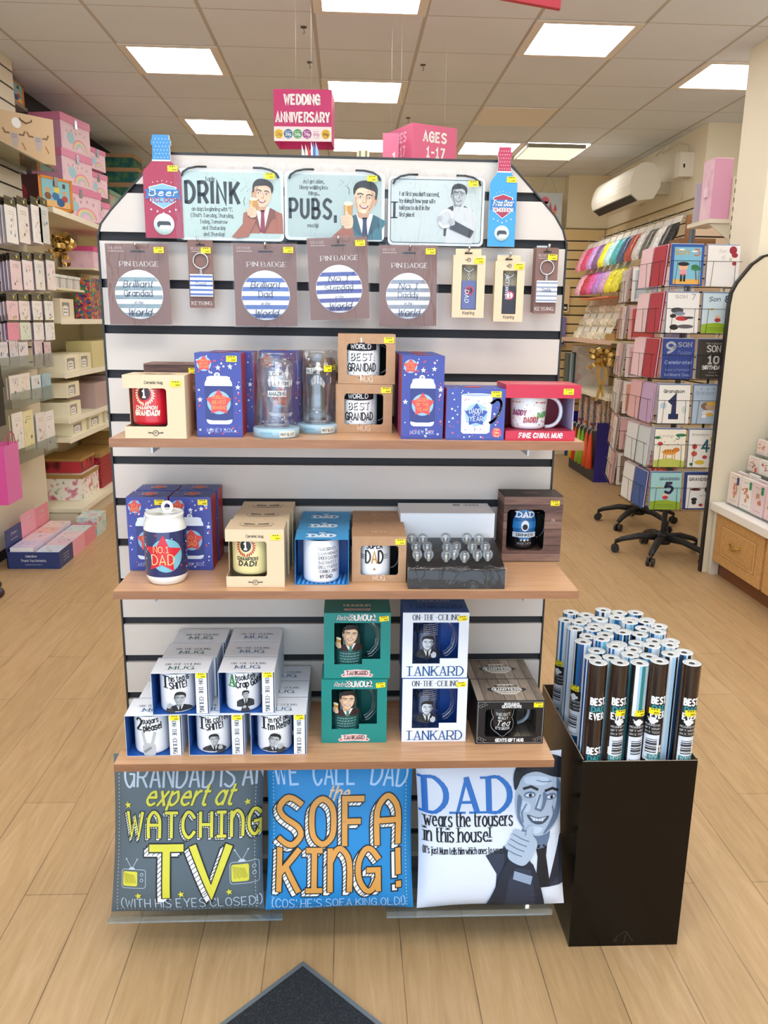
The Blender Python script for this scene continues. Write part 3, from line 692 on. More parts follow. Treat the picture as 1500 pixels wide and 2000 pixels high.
# bottle shaped opener plaques
def bottle(ub0, ub1, vb, vt, label, body, neck, t1, t2, lines, flag):
    y = -.035; a, b = aty(ub0, vb, y), aty(ub1, vt, y); w, h = b.x-a.x, b.z-a.z
    t = thing('bottle_plaque', label, 'sign', (a.x, y, a.z), group='bottle shaped opener plaques at the top corners')
    cx = w/2; hw = w*.235
    p = [(0, 0), (w, 0), (w, h*.62)]+smooth_pts([(w, h*.62), (w*.97, h*.66), (cx+hw*1.25, h*.73), (cx+hw, h*.77)], 3)
    p += [(cx+hw*.92, h*.90), (cx+hw*1.08, h*.905), (cx+hw*1.05, h*.95), (cx+hw*.95, h*.955), (cx+hw*.9, h), (cx-hw*.9, h), (cx-hw*.95, h*.955), (cx-hw*1.05, h*.95), (cx-hw*1.08, h*.905), (cx-hw*.92, h*.90)]
    p += smooth_pts([(cx-hw, h*.77), (cx-hw*1.25, h*.73), (w*.03, h*.66), (0, h*.62)], 3)
    m = MB(); m.extrude(p, 0, .007, P(body, .35), side=P('f0f0ee', .4)); f = front(0)
    nk = clip([(q[0], q[1]) for q in p], 1, h*.755, False); m.poly(nk, f, P(neck, .35), 1)
    m.poly([(cx-hw*1.02, h*.748), (cx+hw*1.02, h*.748), (cx+hw, h*.762), (cx-hw, h*.762)], f, WHITE, 1.6)
    for i in range(6):
        for j in range(5): m.ell(cx+(j-2)*hw*.36+(i % 2)*hw*.18, h*(.785+.035*i), .0009, .0009, f, P('e8d7d8', .5), 2, n=6)
    sh = [(cx-w*.36, h*.50), (cx-w*.2, h*.515), (cx, h*.535), (cx+w*.2, h*.515), (cx+w*.36, h*.50), (cx+w*.34, h*.36), (cx, h*.285), (cx-w*.34, h*.36)]
    m.poly(sh, f, WHITE, 2); m.poly([(cx+(q[0]-cx)*.93, h*.42+(q[1]-h*.42)*.95) for q in sh], f, P(flag, .4), 3)
    m.poly([(cx-w*.46, h*.375), (cx-w*.30, h*.395), (cx+w*.30, h*.395), (cx+w*.46, h*.375), (cx+w*.42, h*.44), (cx+w*.46, h*.475), (cx-w*.46, h*.475), (cx-w*.42, h*.44)], f, P('2f6fae', .4), 4)
    text(m, t1, cx, h*.415, h*.055, f, P('eef4fa', .4), w=w*.72, l=6, t=.17, shear=.25); text(m, t2, cx, h*.355, h*.038, f, P('b02640', .4) if neck[0] != 'b' else P('f2f4f6', .4), w=w*.76, l=6, t=.2)
    for k in range(5):
        m.star(w*(.18+.16*k), h*(.28-.018*(2-abs(k-2))), w*.035, f, P('f2e6e8', .4), 3); m.star(w*(.25+.12*k), h*(.545+.008*(2-abs(k-2))), w*.02, f, P('f2e6e8', .4), 3)
    m.build('plaque', t)
    o = MB(); o.lathe([(0, 0), (w*.27, 0), (w*.27, .002), (0, .002)], P('d9efe9', .3), 30)
    o.v = [(cx+q[0], -.0005-q[2], h*.135+q[1]) for q in o.v]
    g = front(-.0026)
    o.poly(rrect(cx-w*.18, cx+w*.18, h*.10, h*.165, .006), g, P('3b3d40', .3), 1); o.poly(rrect(cx-w*.12, cx+w*.18, h*.085, h*.125, .004), g, P('d5dcdc', .3), 2)
    for q in (-1, 1): o.ell(cx, h*.135+q*h*.068, .0016, .0016, g, STEEL, 1, n=10)
    o.build('bottle_opener', t)
    sticker(t, f, w*.78, h*.68)
bottle(285, 351, 464, 264, 'red bottle shaped plaque with blue neck reading Beer O\'clock', 'a02c48', '3c86bd', 'Beer', 'O\'CLOCK', None, '7fb0d8')
bottle(952, 1014, 481, 288, 'blue bottle shaped plaque with red neck reading Free Beer Tomorrow', '3b95cf', 'b0304e', 'Free Beer', 'TOMORROW', None, 'a02c48')

# ================================================================ pegged packs below the signs
BRN = P('7d5b51', .55)
def hook(x, z, label, y1=-.075, col=CHROME, plastic=True):
    t = thing('display_hook', label, 'hook', (x, 0, z), group='hooks in the slots of the display stand')
    b = MB(); b.box(-.012, .012, -.003, -.0005, -.012, .014, P('b9c3c6', .35, .3)); b.build('hook_plate', t)
    m = MB(); m.tube([(0, -.003, 0), (0, y1+.01, .001), (0, y1, .004), (0, y1-.003, .011)], .0026, col, 8); m.build('prong', t)
def badge_pack(u0, u1, v0, v1, label, words, stripe, tilt=0., y=-.05, txt='PIN BADGE'):
    a, b = aty(u0, v1, y), aty(u1, v0, y); w, h = b.x-a.x, b.z-a.z
    t = thing('pin_badge_pack', label, 'pin badge', ((a.x+b.x)/2, y, b.z), group='pin badge packs hanging on hooks', tilt=(0, tilt, 0))
    f = front(0, -w/2, -h); m = MB(); m.box(-w/2, w/2, 0, .0015, -h, 0, BRN)
    m.rect(w*.40, w*.63, h*.895, h*.915, f, BLACK, 1)
    text(m, 'VERVE', w*.17, h*.93, .0052, f, P('d7c8c0', .5), w=w*.23, l=2, serif=True, thin=.6); m.rect(w*.05, w*.3, h*.905, h*.911, f, P('d7c8c0', .5), 2)
    text(m, txt, w*.53, h*.725, .0098, f, P('e6dcd6', .5), w=w*.63, l=2, serif=True, thin=.45, t=.16)
    m.build('card', t)
    r = w*.39; cx, cz = 0., -h+h*.375
    bd = MB(); prof = [(r*q, .0006+.0055*max(0, 1-q**2.2)) for q in (0, .2, .4, .55, .7, .8, .88, .94, 1.)]+[(r, 0)]
    bd.lathe(prof, P('f4f6fa', .18, coat=.4), 36); bd.v = [(cx+q[0], -.0008-q[2], cz+q[1]) for q in bd.v]
    g = front(-.0064, cx, cz); tl = random.uniform(-.03, .03)
    # striped tin face, following the dome in bands
    dm = lambda q: .0006+.0055*max(0, 1-(q/r)**2.2)
    for i in range(5):
        z0 = r*(.70-.36*i); z1 = z0-r*.17
        K = 12; pu = []
        for k in range(K+1):
            for zz in (z0, z1):
                xm = sqrt(max(0, (r*.985)**2-zz*zz)); xx = -xm+2*xm*k/K; pu.append((cx+xx, -.0015-dm(hypot(xx, zz)), cz+zz))
        bd.add(pu, [[2*k, 2*k+1, 2*k+3, 2*k+2] for k in range(K)], P(stripe, .2, coat=.4), True)
    for s, zz, hh, ww in words: text(bd, s, 0, r*zz-hh*r/2, hh*r, plane((cx, -.0012-dm(.0)-.0006, cz), (1, 0, tl), (0, 0, 1), (0, -1, 0)), P('2c3350', .5), w=ww*r, l=2, t=.12, thin=.6, serif=(s[0] in 'GDS' and zz > 0), shear=.0 if zz > 0 and s[0] in 'GDS' else .25)
    bd.build('tin_badge', t)
    bagfilm(t, -w/2-.002, w/2+.003, -h-.003, .003, -.0095)
    sticker(t, front(-.0145), w/2-.016, -.014)
    hook((a.x+b.x)/2+.003, b.z-.010, 'chrome hook holding the '+words[0][0]+' pin badge pack', y-.02)
    return t
badge_pack(214, 327, 477, 633, 'brown pin badge pack with grey green striped Grandad badge', [('Grandad', .05, .24, 1.15), ('Brilliant', .42, .26, 1.2), ('World', -.72, .3, .95), ('in the', -.32, .12, .35)], '7d9399', -.01)
badge_pack(459, 578, 477, 636, 'brown pin badge pack with blue striped Dad badge', [('Dad', .05, .24, .55), ('Brilliant', .42, .26, 1.2), ('World', -.72, .3, .95), ('in the', -.32, .12, .35)], '3d5fa8', -.01)
badge_pack(600, 717, 465, 623, 'brown pin badge pack hung higher than the rest with Stepdad badge', [('Stepdad', .05, .22, 1.2), ('No.1', .42, .26, .9), ('World', -.72, .3, .95), ('in the', -.32, .12, .35)], '383c8c', -.045, y=-.06)
badge_pack(739, 854, 480, 636, 'brown pin badge pack with grey striped Daddy badge', [('Daddy', .05, .22, .9), ('No.1', .42, .26, .9), ('World', -.72, .3, .95), ('in the', -.32, .12, .35)], '848a96', -.015)
def ring(m, cx, cz, r, y, th=.0016, n=22): m.tube([(cx+r*cos(2*pi*k/n), y, cz+r*sin(2*pi*k/n)) for k in range(n)], th, CHROME, 6, closed=True)
def chain(m, cx, z0, z1, y):
    n = 5
    for k in range(n):
        z = z0+(z1-z0)*(k+.5)/n; a = (z0-z1)/n*.75; q = 1 if k % 2 else .35
        m.tube([(cx+.0024*q*cos(2*pi*i/8), y+.0024*(1-q)*cos(2*pi*i/8), z+a*sin(2*pi*i/8)) for i in range(8)], .0009, CHROME, 5, closed=True)
def key_card(u0, u1, v0, v1, label, word, stripe, y=-.05, depth=3):
    a, b = aty(u0, v1, y), aty(u1, v0, y); w, h = b.x-a.x, b.z-a.z
    t = thing('striped_keyring', label, 'keyring', ((a.x+b.x)/2, y, b.z), group='striped keyrings on brown cards')
    m = MB(); f = front(0, -w/2, -h)
    for k in range(depth): m.box(-w/2-.0012*k, w/2-.0012*k, .004*k, .004*k+.0012, -h+.001*k, 0, BRN)
    text(m, 'VERVE', w*.30, h*.86, .0055, f, P('d7c8c0', .5), w=w*.4, l=2, serif=True, thin=.6); m.rect(w*.12, w*.5, h*.835, h*.842, f, P('d7c8c0', .5), 2)
    text(m, 'KEYRING', w*.48, h*.045, .0075, f, P('e6dcd6', .5), w=w*.82, l=2, serif=True, thin=.6)
    m.rect(w*.32, w*.68, h*.925, h*.945, f, BLACK, 1); m.build('card', t)
    c = MB(); ring(c, 0, -h*.30, w*.30, -.004); chain(c, 0, -h*.30-w*.30, -h*.50, -.004); c.build('split_ring', t)
    tg = MB(); q = w*.44; z1 = -h*.5; hh = h*.33
    tg.box(-q, q*1.08, -.010, -.003, z1-hh, z1, P('f1f3f6', .25)); g = front(-.010, 0, z1-hh)
    for k in range(5): tg.rect(-q, q*1.08, hh*(.05+.2*k), hh*(.14+.2*k), g, P(stripe, .3), 1)
    text(tg, word, 0, hh*.5, hh*.14, g, P('2c3350', .5), w=q*.9, l=2); tg.build('fob', t)
    sticker(t, front(-.002), w*.22, -h*.145)
    hook((a.x+b.x)/2-.002, b.z-.006, 'chrome hook holding the '+word+' keyring', y-.02)
key_card(372, 415, 470, 601, 'brown keyring card with blue striped Dad fob, between badges', 'Dad', '4a67a8')
key_card(1041, 1092, 484, 612, 'brown keyring card with grey striped fob at the right edge', 'Daddy', '8f98a8', depth=4)
CRM = P('d9c3a0', .55); CRMD = P('c7b08e', .6)
def frame_front(m, w, h, x0, x1, z0, z1, mat, y=0., th=.0009, rc=0., inner=None):
    """card front with a window cut in it"""
    inner = inner or mat
    for a, b, c, d in ((0, w, 0, z0), (0, w, z1, h), (0, x0, z0, z1), (x1, w, z0, z1)):
        if b-a > 1e-5 and d-c > 1e-5: m.box(a, b, y, y+th, c, d, mat, back=inner)
    if rc:
        for cx, cz, sx, sz in ((x0, z0, 1, 1), (x1, z0, -1, 1), (x0, z1, 1, -1), (x1, z1, -1, -1)):
            pts = [(cx, cz)]+[(cx+sx*(rc-rc*cos(t)), cz+sz*(rc-rc*sin(t))) for t in [pi/2*k/5 for k in range(6)]]
            m.add([(a, y, b) for a, b in pts]+[(a, y+th, b) for a, b in pts], [list(range(7)), list(range(7, 14))], mat)
def key_box(u0, u1, v0, v1, label, fob, words, y=-.075):
    a, b = aty(u0, v1, y), aty(u1, v0, y); w, h = b.x-a.x, b.z-a.z; d = .02
    t = thing('boxed_keyring', label, 'keyring', (a.x, y, a.z), group='keyrings in cream window boxes')
    m = MB(); frame_front(m, w, h, w*.27, w*.75, h*.13, h*.85, CRM, inner=CRMD)
    m.box(0, .001, .001, d, 0, h, CRM); m.box(w-.001, w, .001, d, 0, h, CRM); m.box(.001, w-.001, .001, d, h-.001, h, CRM); m.box(.001, w-.001, .001, d, 0, .001, CRM); m.box(.001, w-.001, d-.001, d, .001, h-.001, CRM, front=P('b7a889', .6))
    m.box(w*.1, w*.9, d-.0008, d+.0008, h, h*1.11, CRM); f = front(0)
    m.rect(w*.38, w*.62, h*1.03, h*1.055, front(d-.0008), BLACK, 1)
    text(m, 'Keyring', w*.52, h*.055, .0065, f, P('4a3a2c', .6), w=w*.36, l=2); m.ell(w*.48, h*.925, .0045, .0045, f, P('4a3a2c', .6), 1, n=14); m.ell(w*.48, h*.925, .0034, .0034, f, CRM, 1.6, n=14)
    text(m, 'MP', w*.48, h*.912, .0042, f, P('4a3a2c', .6), w=.0045, l=2.4); m.line([(w*.36, h*.925), (w*.43, h*.925)], .0012, f, P('4a3a2c', .6), 2)
    m.build('window_box', t)
    c = MB(); pts = [(w*.51+.011*cos(radians(q)), .010, h*.83+.011*sin(radians(q))) for q in range(185, 360, 14)]; c.tube(pts, .0014, CHROME, 6)
    chain(c, w*.51, h*.83-.010, h*.60, .010); c.build('split_ring', t)
    g = MB(); g.extrude(rrect(w*.29, w*.74, h*.14, h*.60, .003), .004, .009, P(fob, .35)); q = front(.004)
    for s, x, z, hh, ww, cl in words: text(g, s, w*x, h*z, hh, q, P(cl, .4), w=ww, l=3, rot=-pi/2 if ww > .02 else 0, shear=.15, t=.17)
    g.ell(w*.54, h*.44, .0095, .0095, q, P('b03a52', .4), 1.6); g.ell(w*.54, h*.44, .0065, .0065, q, P('e9e6e2', .4) if fob[0] == '2' else P('24243a', .4), 2.2); text(g, '1', w*.54, h*.41, .009, q, P('b03a52', .4), l=3, rot=-pi/2 if 0 else 0, t=.2)
    g.build('fob', t)
    sticker(t, f, w*.80, h*.915); hook(a.x+w*.45, b.z+h*.055, 'chrome hook holding the keyring box with '+label.split()[-2]+' fob', y-.015)
key_box(882, 949, 499, 620, 'cream window box holding a keyring with blue fob', '5a6290', [('DAD', .40, .35, .008, .026, 'dcdfe6')])
key_box(963, 1026, 511, 628, 'cream window box holding a keyring with black fob', '23202c', [('NO.1 DRIVER', .38, .58, .006, .05, 'dcdfe6')])
# ================================================================ goods on the three shelves
def wall_box(m, w, d, h, mats, th=.0009, openf=True):
    """closed or open-fronted carton, front at y=0; mats: outer, inside, top"""
    o, i = mats['outer'], mats.get('inside', mats['outer']); tp = mats.get('top', o); sd = mats.get('side', o)
    m.box(0, th, 0, d, 0, h, sd, right=i); m.box(w-th, w, 0, d, 0, h, sd, left=i); m.box(th, w-th, d-th, d, 0, h, o, front=i)
    m.box(th, w-th, 0, d-th, h-th, h, tp, bottom=i, front=o); m.box(th, w-th, 0, d-th, 0, th, o, top=i)
    if not openf: m.box(th, w-th, 0, th, th, h-th, o)
def mug(label, x, y, z, r, h, body, deco=None, ang=0., inside='f3f3f1', group=None, hz=(.2, .82), hr=None, lip=None, taper=1.):
    """mug standing at x,y,z; handle direction ang (0 = to the right, degrees, positive = away)"""
    t = thing('mug', label, 'mug', (x, y, z), group=group); b = P(body, .22, coat=.3); i = P(inside, .25)
    m = MB(); r0 = r*taper
    m.lathe([(0, .002), (r0*.86, 0), (r0*.97, .003), (r0, .008), (r, h-.002), (r*.985, h), (r*.93, h)], b, 40)
    m.lathe([(r*.93, h), (r0*.92, .01), (0, .008)], i, 40)
    if lip: m.lathe([(r*1.004, h-.008), (r*1.004, h-.001), (r*.99, h+.0008), (r*.93, h+.0008)], P(lip, .25), 40)
    if deco: deco(m, cyl(r*1.002 if taper == 1. else (r+r0)/2*1.01))
    m.build('body', t)
    a = radians(ang); ux, uy = cos(a), sin(a); hr = hr or h*.33; pts = []; zc = h*(hz[0]+hz[1])/2; hh = h*(hz[1]-hz[0])/2
    for k in range(13):
        q = -pi/2*1.05+pi*1.05*k/12; s = r*.93+hr*max(0, cos(q))**.75; pts.append((s*ux, s*uy, zc+hh*sin(q)))
    MB().tube(pts, .0055, P(inside if lip is None and body[0] not in '0d' else inside, .22, coat=.3), 10, flat=.75).build('handle', t)
    return t
def stars(m, f, x0, x1, z0, z1, n, seed, cols, big=.0032, l=1.2, avoid=None):
    r = random.Random(seed)
    for k in range(n):
        for _ in range(12):
            x, z = r.uniform(x0, x1), r.uniform(z0, z1)
            if not (avoid and avoid[0] < x < avoid[1] and avoid[2] < z < avoid[3]): break
        c = cols[k % len(cols)]; s = big*r.choice((.45, .55, .9))
        if s < big*.6: m.ell(x, z, s*.8, s*.8, f, c, l, n=8)
        else: m.star(x, z, s, f, c, l)
MBLUE, MRED, MORA, MPALE, MSTAR = P('3a4696', .4), P('d24a48', .45), P('f3a05a', .45), P('8fb9d8', .4), P('e6ecf6', .4)
def star_badge(m, f, cx, cz, r, lines, l=2.):
    m.ell(cx, cz, r*.93, r*.93, f, MPALE, l); m.star(cx, cz, r*1.05, f, MRED, l+1, inner=.62)
    for k, s in enumerate(lines): text(m, s, cx, cz+r*(.30-.40*k if len(lines) == 3 else .12-.62*k), r*(.26 if len(lines) == 3 else (.30 if k == 0 else .46)), f, MORA, w=r*(1.1 if len(s) > 5 else .16*len(s)+.35), l=l+2, t=.14)
def can_print(m, f, cx, z0, w, h, lines, l=2.):
    wh = P('dfe5ee', .4); nv = P('2c3878', .4)
    m.poly(rrect(cx-w*.47, cx+w*.47, z0, z0+h*.3, w*.16), f, wh, l); m.rect(cx-w*.5, cx+w*.5, z0+h*.10, z0+h*.74, f, nv, l+.8)
    m.poly([(cx-w*.5, z0+h*.10), (cx-w*.25, z0+h*.075), (cx+w*.25, z0+h*.075), (cx+w*.5, z0+h*.10)], f, nv, l+.8)
    m.poly([(cx-w*.5, z0+h*.74), (cx+w*.5, z0+h*.74), (cx+w*.49, z0+h*.80), (cx+w*.42, z0+h*.87), (cx+w*.42, z0+h*.91), (cx+w*.3, z0+h*.93), (cx-w*.3, z0+h*.93), (cx-w*.42, z0+h*.91), (cx-w*.42, z0+h*.87), (cx-w*.49, z0+h*.80)], f, wh, l+.8)
    m.ell(cx-w*.04, z0+h*.95, w*.11, h*.05, f, wh, l+1.4); m.ell(cx-w*.04, z0+h*.955, w*.05, h*.02, f, P('8a93a8', .4), l+2)
    star_badge(m, f, cx, z0+h*.42, w*.46, lines, l+1.6)
def money_box(x, y, z, w, d, h, label, lines, seed, group='blue cartons holding can money boxes', stick=True):
    t = thing('money_box_carton', label, 'gift box', (x, y, z), group=group)
    m = MB(); m.box(0, w, 0, d, 0, h, MBLUE, left=P('a52f3c', .45), right=P('b0343f', .45)); f = front(0)
    stars(m, f, w*.05, w*.95, h*.03, h*.97, 46, seed, [MSTAR, MRED, MSTAR, P('b3486e', .4)], .0034, avoid=(w*.1, w*.85, h*.12, h*.76))
    for q, zz in ((.50, .83), (.76, .845), (.09, .45), (.92, .60)): m.star(w*q, h*zz, .0058, f, MSTAR, 2)
    star_badge(m, f, w*.2, h*.875, w*.17, lines); can_print(m, f, w*.5, h*.155, w*.60, h*.62, lines)
    text(m, 'MONEY BOX', w*.5, h*.06, h*.045, f, P('aeb9dc', .4), w=w*.56, l=2, t=.12)
    g = top(h); stars(m, g, w*.05, w*.95, d*.05, d*.95, 14, seed+3, [MSTAR, MRED], .003); star_badge(m, g, w*.5, d*.5, w*.22, lines)
    m.build('carton', t)
    if stick: sticker(t, f, w*.80, h*.935)
    return t
Z1, Z2, Z3 = 1.266, .954, .560
G1 = ['WORLDS', 'GREATEST', 'GRANDAD']; G2 = ['DADDY', 'OF THE', 'YEAR']; G3 = ['NO.1', 'DAD']
a = money_box(-.277, -.245, Z1, .092, .078, .168, 'blue carton for Worlds Greatest Grandad can money box beside the red mug', G1, 3)
dup(a, (-.262, -.164, Z1), 'blue star carton behind the Worlds Greatest Grandad carton', drop=('price_sticker',))
dup(a, (-.165, -.10, Z1), 'blue star carton seen through the left pint glass', drop=('price_sticker',))
a = money_box(.138, -.251, Z1, .086, .078, .168, 'blue carton for Daddy of the Year can money box, front one', G2, 5, stick=False)
dup(a, (.137, -.171, Z1), 'second Daddy of the Year carton, just behind the front one')
dup(a, (.137, -.091, Z1), 'rearmost Daddy of the Year carton against the slatted panel')
# cream champion mug boxes with a wrap-round window
def champ_box(x, y, z, label, group, lines=True):
    w, d, h = .121, .088, .125; t = thing('mug_box', label, 'gift box', (x, y, z), group=group); m = MB(); th = .001
    zt, zb, xr = h*.795, h*.19, w*.70
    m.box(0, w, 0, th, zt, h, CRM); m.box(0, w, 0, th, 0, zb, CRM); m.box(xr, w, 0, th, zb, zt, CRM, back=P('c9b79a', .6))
    for cz, s in ((zb, 1), (zt, -1)):
        pts = [(xr, cz)]+[(xr-(.006-.006*cos(q)), cz+s*(.006-.006*sin(q))) for q in [pi/2*k/4 for k in range(5)]]; m.add([(p, 0, q) for p, q in pts], [list(range(6))], CRM)
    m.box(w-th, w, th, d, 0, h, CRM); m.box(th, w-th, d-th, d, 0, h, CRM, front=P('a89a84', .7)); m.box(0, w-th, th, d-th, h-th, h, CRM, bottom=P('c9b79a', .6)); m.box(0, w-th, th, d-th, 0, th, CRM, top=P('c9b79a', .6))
    m.box(0, th, th, d*.5, zt, h-th, CRM); m.box(0, th, th, d*.5, th, zb, CRM); m.box(0, th, d*.5, d, th, h-th, CRM)
    f = front(0); k = P('4a4238', .6)
    text(m, 'Ceramic Mug', w*.5, h*.865, .0055, f, k, w=w*.29, l=1.5, t=.16)
    for cx in (-.0075, .0075): m.poly([(w*.5+cx*.2, h*.09), (w*.5+cx*2, h*.105), (w*.5+cx*2, h*.085), (w*.5+cx*.2, h*.075)], f, k, 1.5)
    m.ell(w*.5, h*.088, .006, .006, f, k, 1.8, n=16); m.ell(w*.5, h*.088, .0047, .0047, f, CRM, 2.3, n=16); text(m, 'MP', w*.5, h*.072, .005, f, k, w=.006, l=3)
    g = top(h)
    m.ell(w*.5, d*.5, w*.30, d*.26, g, P('b0826e', .6), 1); m.ell(w*.5, d*.5, w*.285, d*.243, g, CRM, 1.6)
    for q in (-1, 1): m.poly([(w*.5+q*.003, d*.52), (w*.5+q*.026, d*.58), (w*.5+q*.026, d*.46), (w*.5+q*.003, d*.44)], g, k, 2.2)
    for q in range(9): m.line([(w*.5-.028+.007*q, d*.33), (w*.5-.024+.007*q, d*.33)], .003, g, k, 2.2)
    m.build('carton', t); sticker(t, f, w*.86, h*.87); return t
def champ_deco(word, ink, wreath, num, disc):
    def d(m, f):
        ink_, wr = P(ink, .3), P(wreath, .3); cz = .062
        for k in range(11):
            for s in (-1, 1):
                q = radians(-80+15*k); x, z = s*.0175*cos(q), cz+.0185*sin(q)
                m.ell(x-.008, z, .0042, .0016, f, wr, 1.4, n=8, rot=(70-15*k*-1+q*0)*1. if s > 0 else 110-15*k)
        m.ell(-.008, cz+.002, .0115, .0125, f, P(disc, .3), 2.2); text(m, '1', -.008, cz-.005, .014, f, P(num, .3), l=3, t=.26)
        for i in range(3):
            for j in range(4):
                if (i+j) % 2: m.rect(-.020+.006*j, -.014+.006*j, .081+.003*i, .084+.003*i, f, P(disc, .3), 2)
        text(m, 'CHAMPION', -.006, .033, .0068, f, ink_, w=.044, l=2, t=.22, shear=.12, gap=3.4); text(m, word, -.006, .021, .0095, f, ink_, w=.05 if len(word) > 5 else .036, l=2, t=.25, shear=.12, gap=3.6)
    return d
champ_box(-.414, -.274, Z1, 'cream mug box holding the red Champion Grandad mug', 'cream champion mug boxes')
mug('red Champion Grandad mug in the cream box', -.366, -.229, Z1+.0245, .0405, .095-.012, 'c8182c', champ_deco('GRANDAD!', 'f3e8cf', 'f0dcb8', 'f3e8cf', '2a1216'), 12, 'e8ecee', hr=.026)
c = champ_box(-.223, -.276, Z2, 'cream mug box holding the pale yellow Champion Dad mug', 'cream champion mug boxes')
mug('pale yellow Champion Dad mug in the cream box', -.174, -.231, Z2+.0245, .0405, .095-.012, 'e6d79a', champ_deco('DAD!', '1b1b1c', 'b8382c', 'f2efe6', '1b1b1c'), 12, 'dfe6ea', hr=.026)
dup(c, (-.219, -.187, Z2), 'cream mug box in the middle of the row behind the Champion Dad mug')
dup(c, (-.216, -.098, Z2), 'rearmost cream mug box behind the Champion Dad mug')
WALN = planks('walnut_boards', [(.2, '4c352f'), (.5, '77574c'), (.85, '9a7a6a')], '2a1a16', .0195, 'Z')
def walnut_box(x, y, z, w, d, h, label, mugged=True):
    t = thing('stein_box', label, 'gift box', (x, y, z), group='dark board print stein boxes'); m = MB()
    frame_front(m, w, h, w*.06, w*.70, h*.17, h*.80, WALN, rc=.010, inner=BLACK)
    m.box(0, .001, .001, d, 0, h, WALN, right=BLACK); m.box(w-.001, w, .001, d, 0, h, WALN, left=BLACK); m.box(.001, w-.001, d-.001, d, 0, h, WALN, front=BLACK)
    m.box(0, w, 0.001, d, h-.001, h, WALN, bottom=BLACK); m.box(.001, w-.001, .001, d-.001, 0, .001, WALN); m.box(w*.05, w*.72, .002, d-.002, h*.155, h*.165, WALN)
    g = top(h); m.ell(w*.5, d*.5, w*.16, d*.12, g, P('5b3d33', .6), 1); text(m, 'Gentlemens', w*.5, d*.46, .008, g, P('8a6656', .6), w=w*.24, l=2, shear=.2)
    f = front(0); text(m, 'Pils', w*.84, h*.62, .006, f, P('b8a49a', .6), l=2, shear=.3); m.build('carton', t); sticker(t, f, w*.86, h*.90); return t
walnut_box(-.405, -.135, Z1, .122, .085, .140, 'dark board print box behind the cream Champion Grandad box')
walnut_box(-.069, -.10, Z1, .070, .085, .150, 'dark board print box seen through the right pint glass')
walnut_box(.392, -.088, Z2, .138, .082, .157, 'dark board print box holding a black Dad stein, right end of the middle shelf')
def stein(m, f):
    b = P('2c7fc0', .3); wt = P('dfe8ef', .3)
    m.ell(0, .060, .030, .036, f, b, 1.5); m.ell(0, .060, .027, .033, f, P('1f5f9c', .3), 2.1); m.poly([(-.029, .068), (.029, .068), (.03, .052), (-.03, .052)], f, b, 2.7)
    m.ell(0, .058, .009, .013, f, wt, 3.3); m.ell(0, .055, .006, .007, f, BLACK, 3.9)
    m.rect(-.029, .029, .030, .042, f, wt, 3.2); text(m, 'DAD', 0, .079, .012, f, wt, w=.040, l=3.4, t=.26, serif=True); text(m, 'DRINKER', 0, .033, .006, f, INK, w=.038, l=4, t=.24)
    for k in (-1, 0, 1): m.star(k*.008, .023, .003 if k else .0042, f, wt, 2)
    text(m, 'SINCE 1977', 0, .013, .004, f, P('9fb0bd', .3), w=.034, l=2)
mug('black Dad drinker stein in the dark board print box', .392+.053, -.046, Z2+.027, .035, .100, '15161a', stein, 8, '1b1c20', hr=.024)
# kraft mug boxes
KRAFT = speckle('kraft_card', [(.3, 'a9825f'), (.7, 'b58e6b')], 40., .6)
def kraft_box(x, y, z, w, d, h, label, win=(.155, .84, .175, .81), top_text=False):
    t = thing('mug_box', label, 'gift box', (x, y, z), group='brown kraft mug boxes'); m = MB()
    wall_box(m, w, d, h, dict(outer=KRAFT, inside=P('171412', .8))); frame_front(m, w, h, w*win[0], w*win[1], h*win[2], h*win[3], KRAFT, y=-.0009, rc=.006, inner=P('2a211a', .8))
    f = front(-.0009); text(m, 'MUG', w*.5, h*.045, h*.105, f, P('e6d2be', .5), w=w*.215, l=1.5, t=.11)
    if top_text: text(m, 'MUG', w*.5, d*.42, d*.13, top(h), P('d9c3ab', .5), w=w*.24, l=1.5, t=.12, serif=True, thin=.5)
    m.build('carton', t); sticker(t, f, w*.885, h*.885); return t
def best(m, f):
    K = INK; m.poly([(-.036, .087), (-.028, .080), (-.036, .070), (-.022, .0685), (0, .0675), (.022, .0685), (.036, .070), (.036, .087), (.02, .0855), (0, .085), (-.02, .0855)], f, K, 1.4)
    text(m, 'WORLD', -.001, .0725, .009, f, P('e8e8e8', .3), w=.042, l=3, t=.16)
    text(m, 'BEST', .001, .0485, .014, f, K, w=.044, l=1.6, t=.24, gap=3.4); text(m, 'BEST', .0, .0495, .014, f, P('f0f0ee', .3), w=.044, l=3, t=.13, gap=3.4)
    text(m, 'GRANDAD', .002, .026, .0155, f, K, w=.062, l=2, t=.15)
    for k in range(9): m.ell(-.034+.009*k+(k % 2)*.003, .012+.005*(k % 3), .0012, .0012, f, K, 1.6, n=8)
    for s in (-1, 1):
        for k in range(4): m.ell(s*.031, .048+.006*k, .001, .001, f, K, 1.6, n=8)
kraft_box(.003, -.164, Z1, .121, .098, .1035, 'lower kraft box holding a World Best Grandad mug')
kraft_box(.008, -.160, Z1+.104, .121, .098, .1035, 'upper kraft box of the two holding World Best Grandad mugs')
for z, lb in ((Z1+.001, 'white World Best Grandad mug in the lower kraft box'), (Z1+.105, 'white World Best Grandad mug in the upper kraft box')):
    mug(lb, .052+(.005 if z > 1.3 else 0), -.1195, z, .0415, .097, 'eeeeec', best, 5, '1a1a1c', hr=.024, group='World Best Grandad mugs')
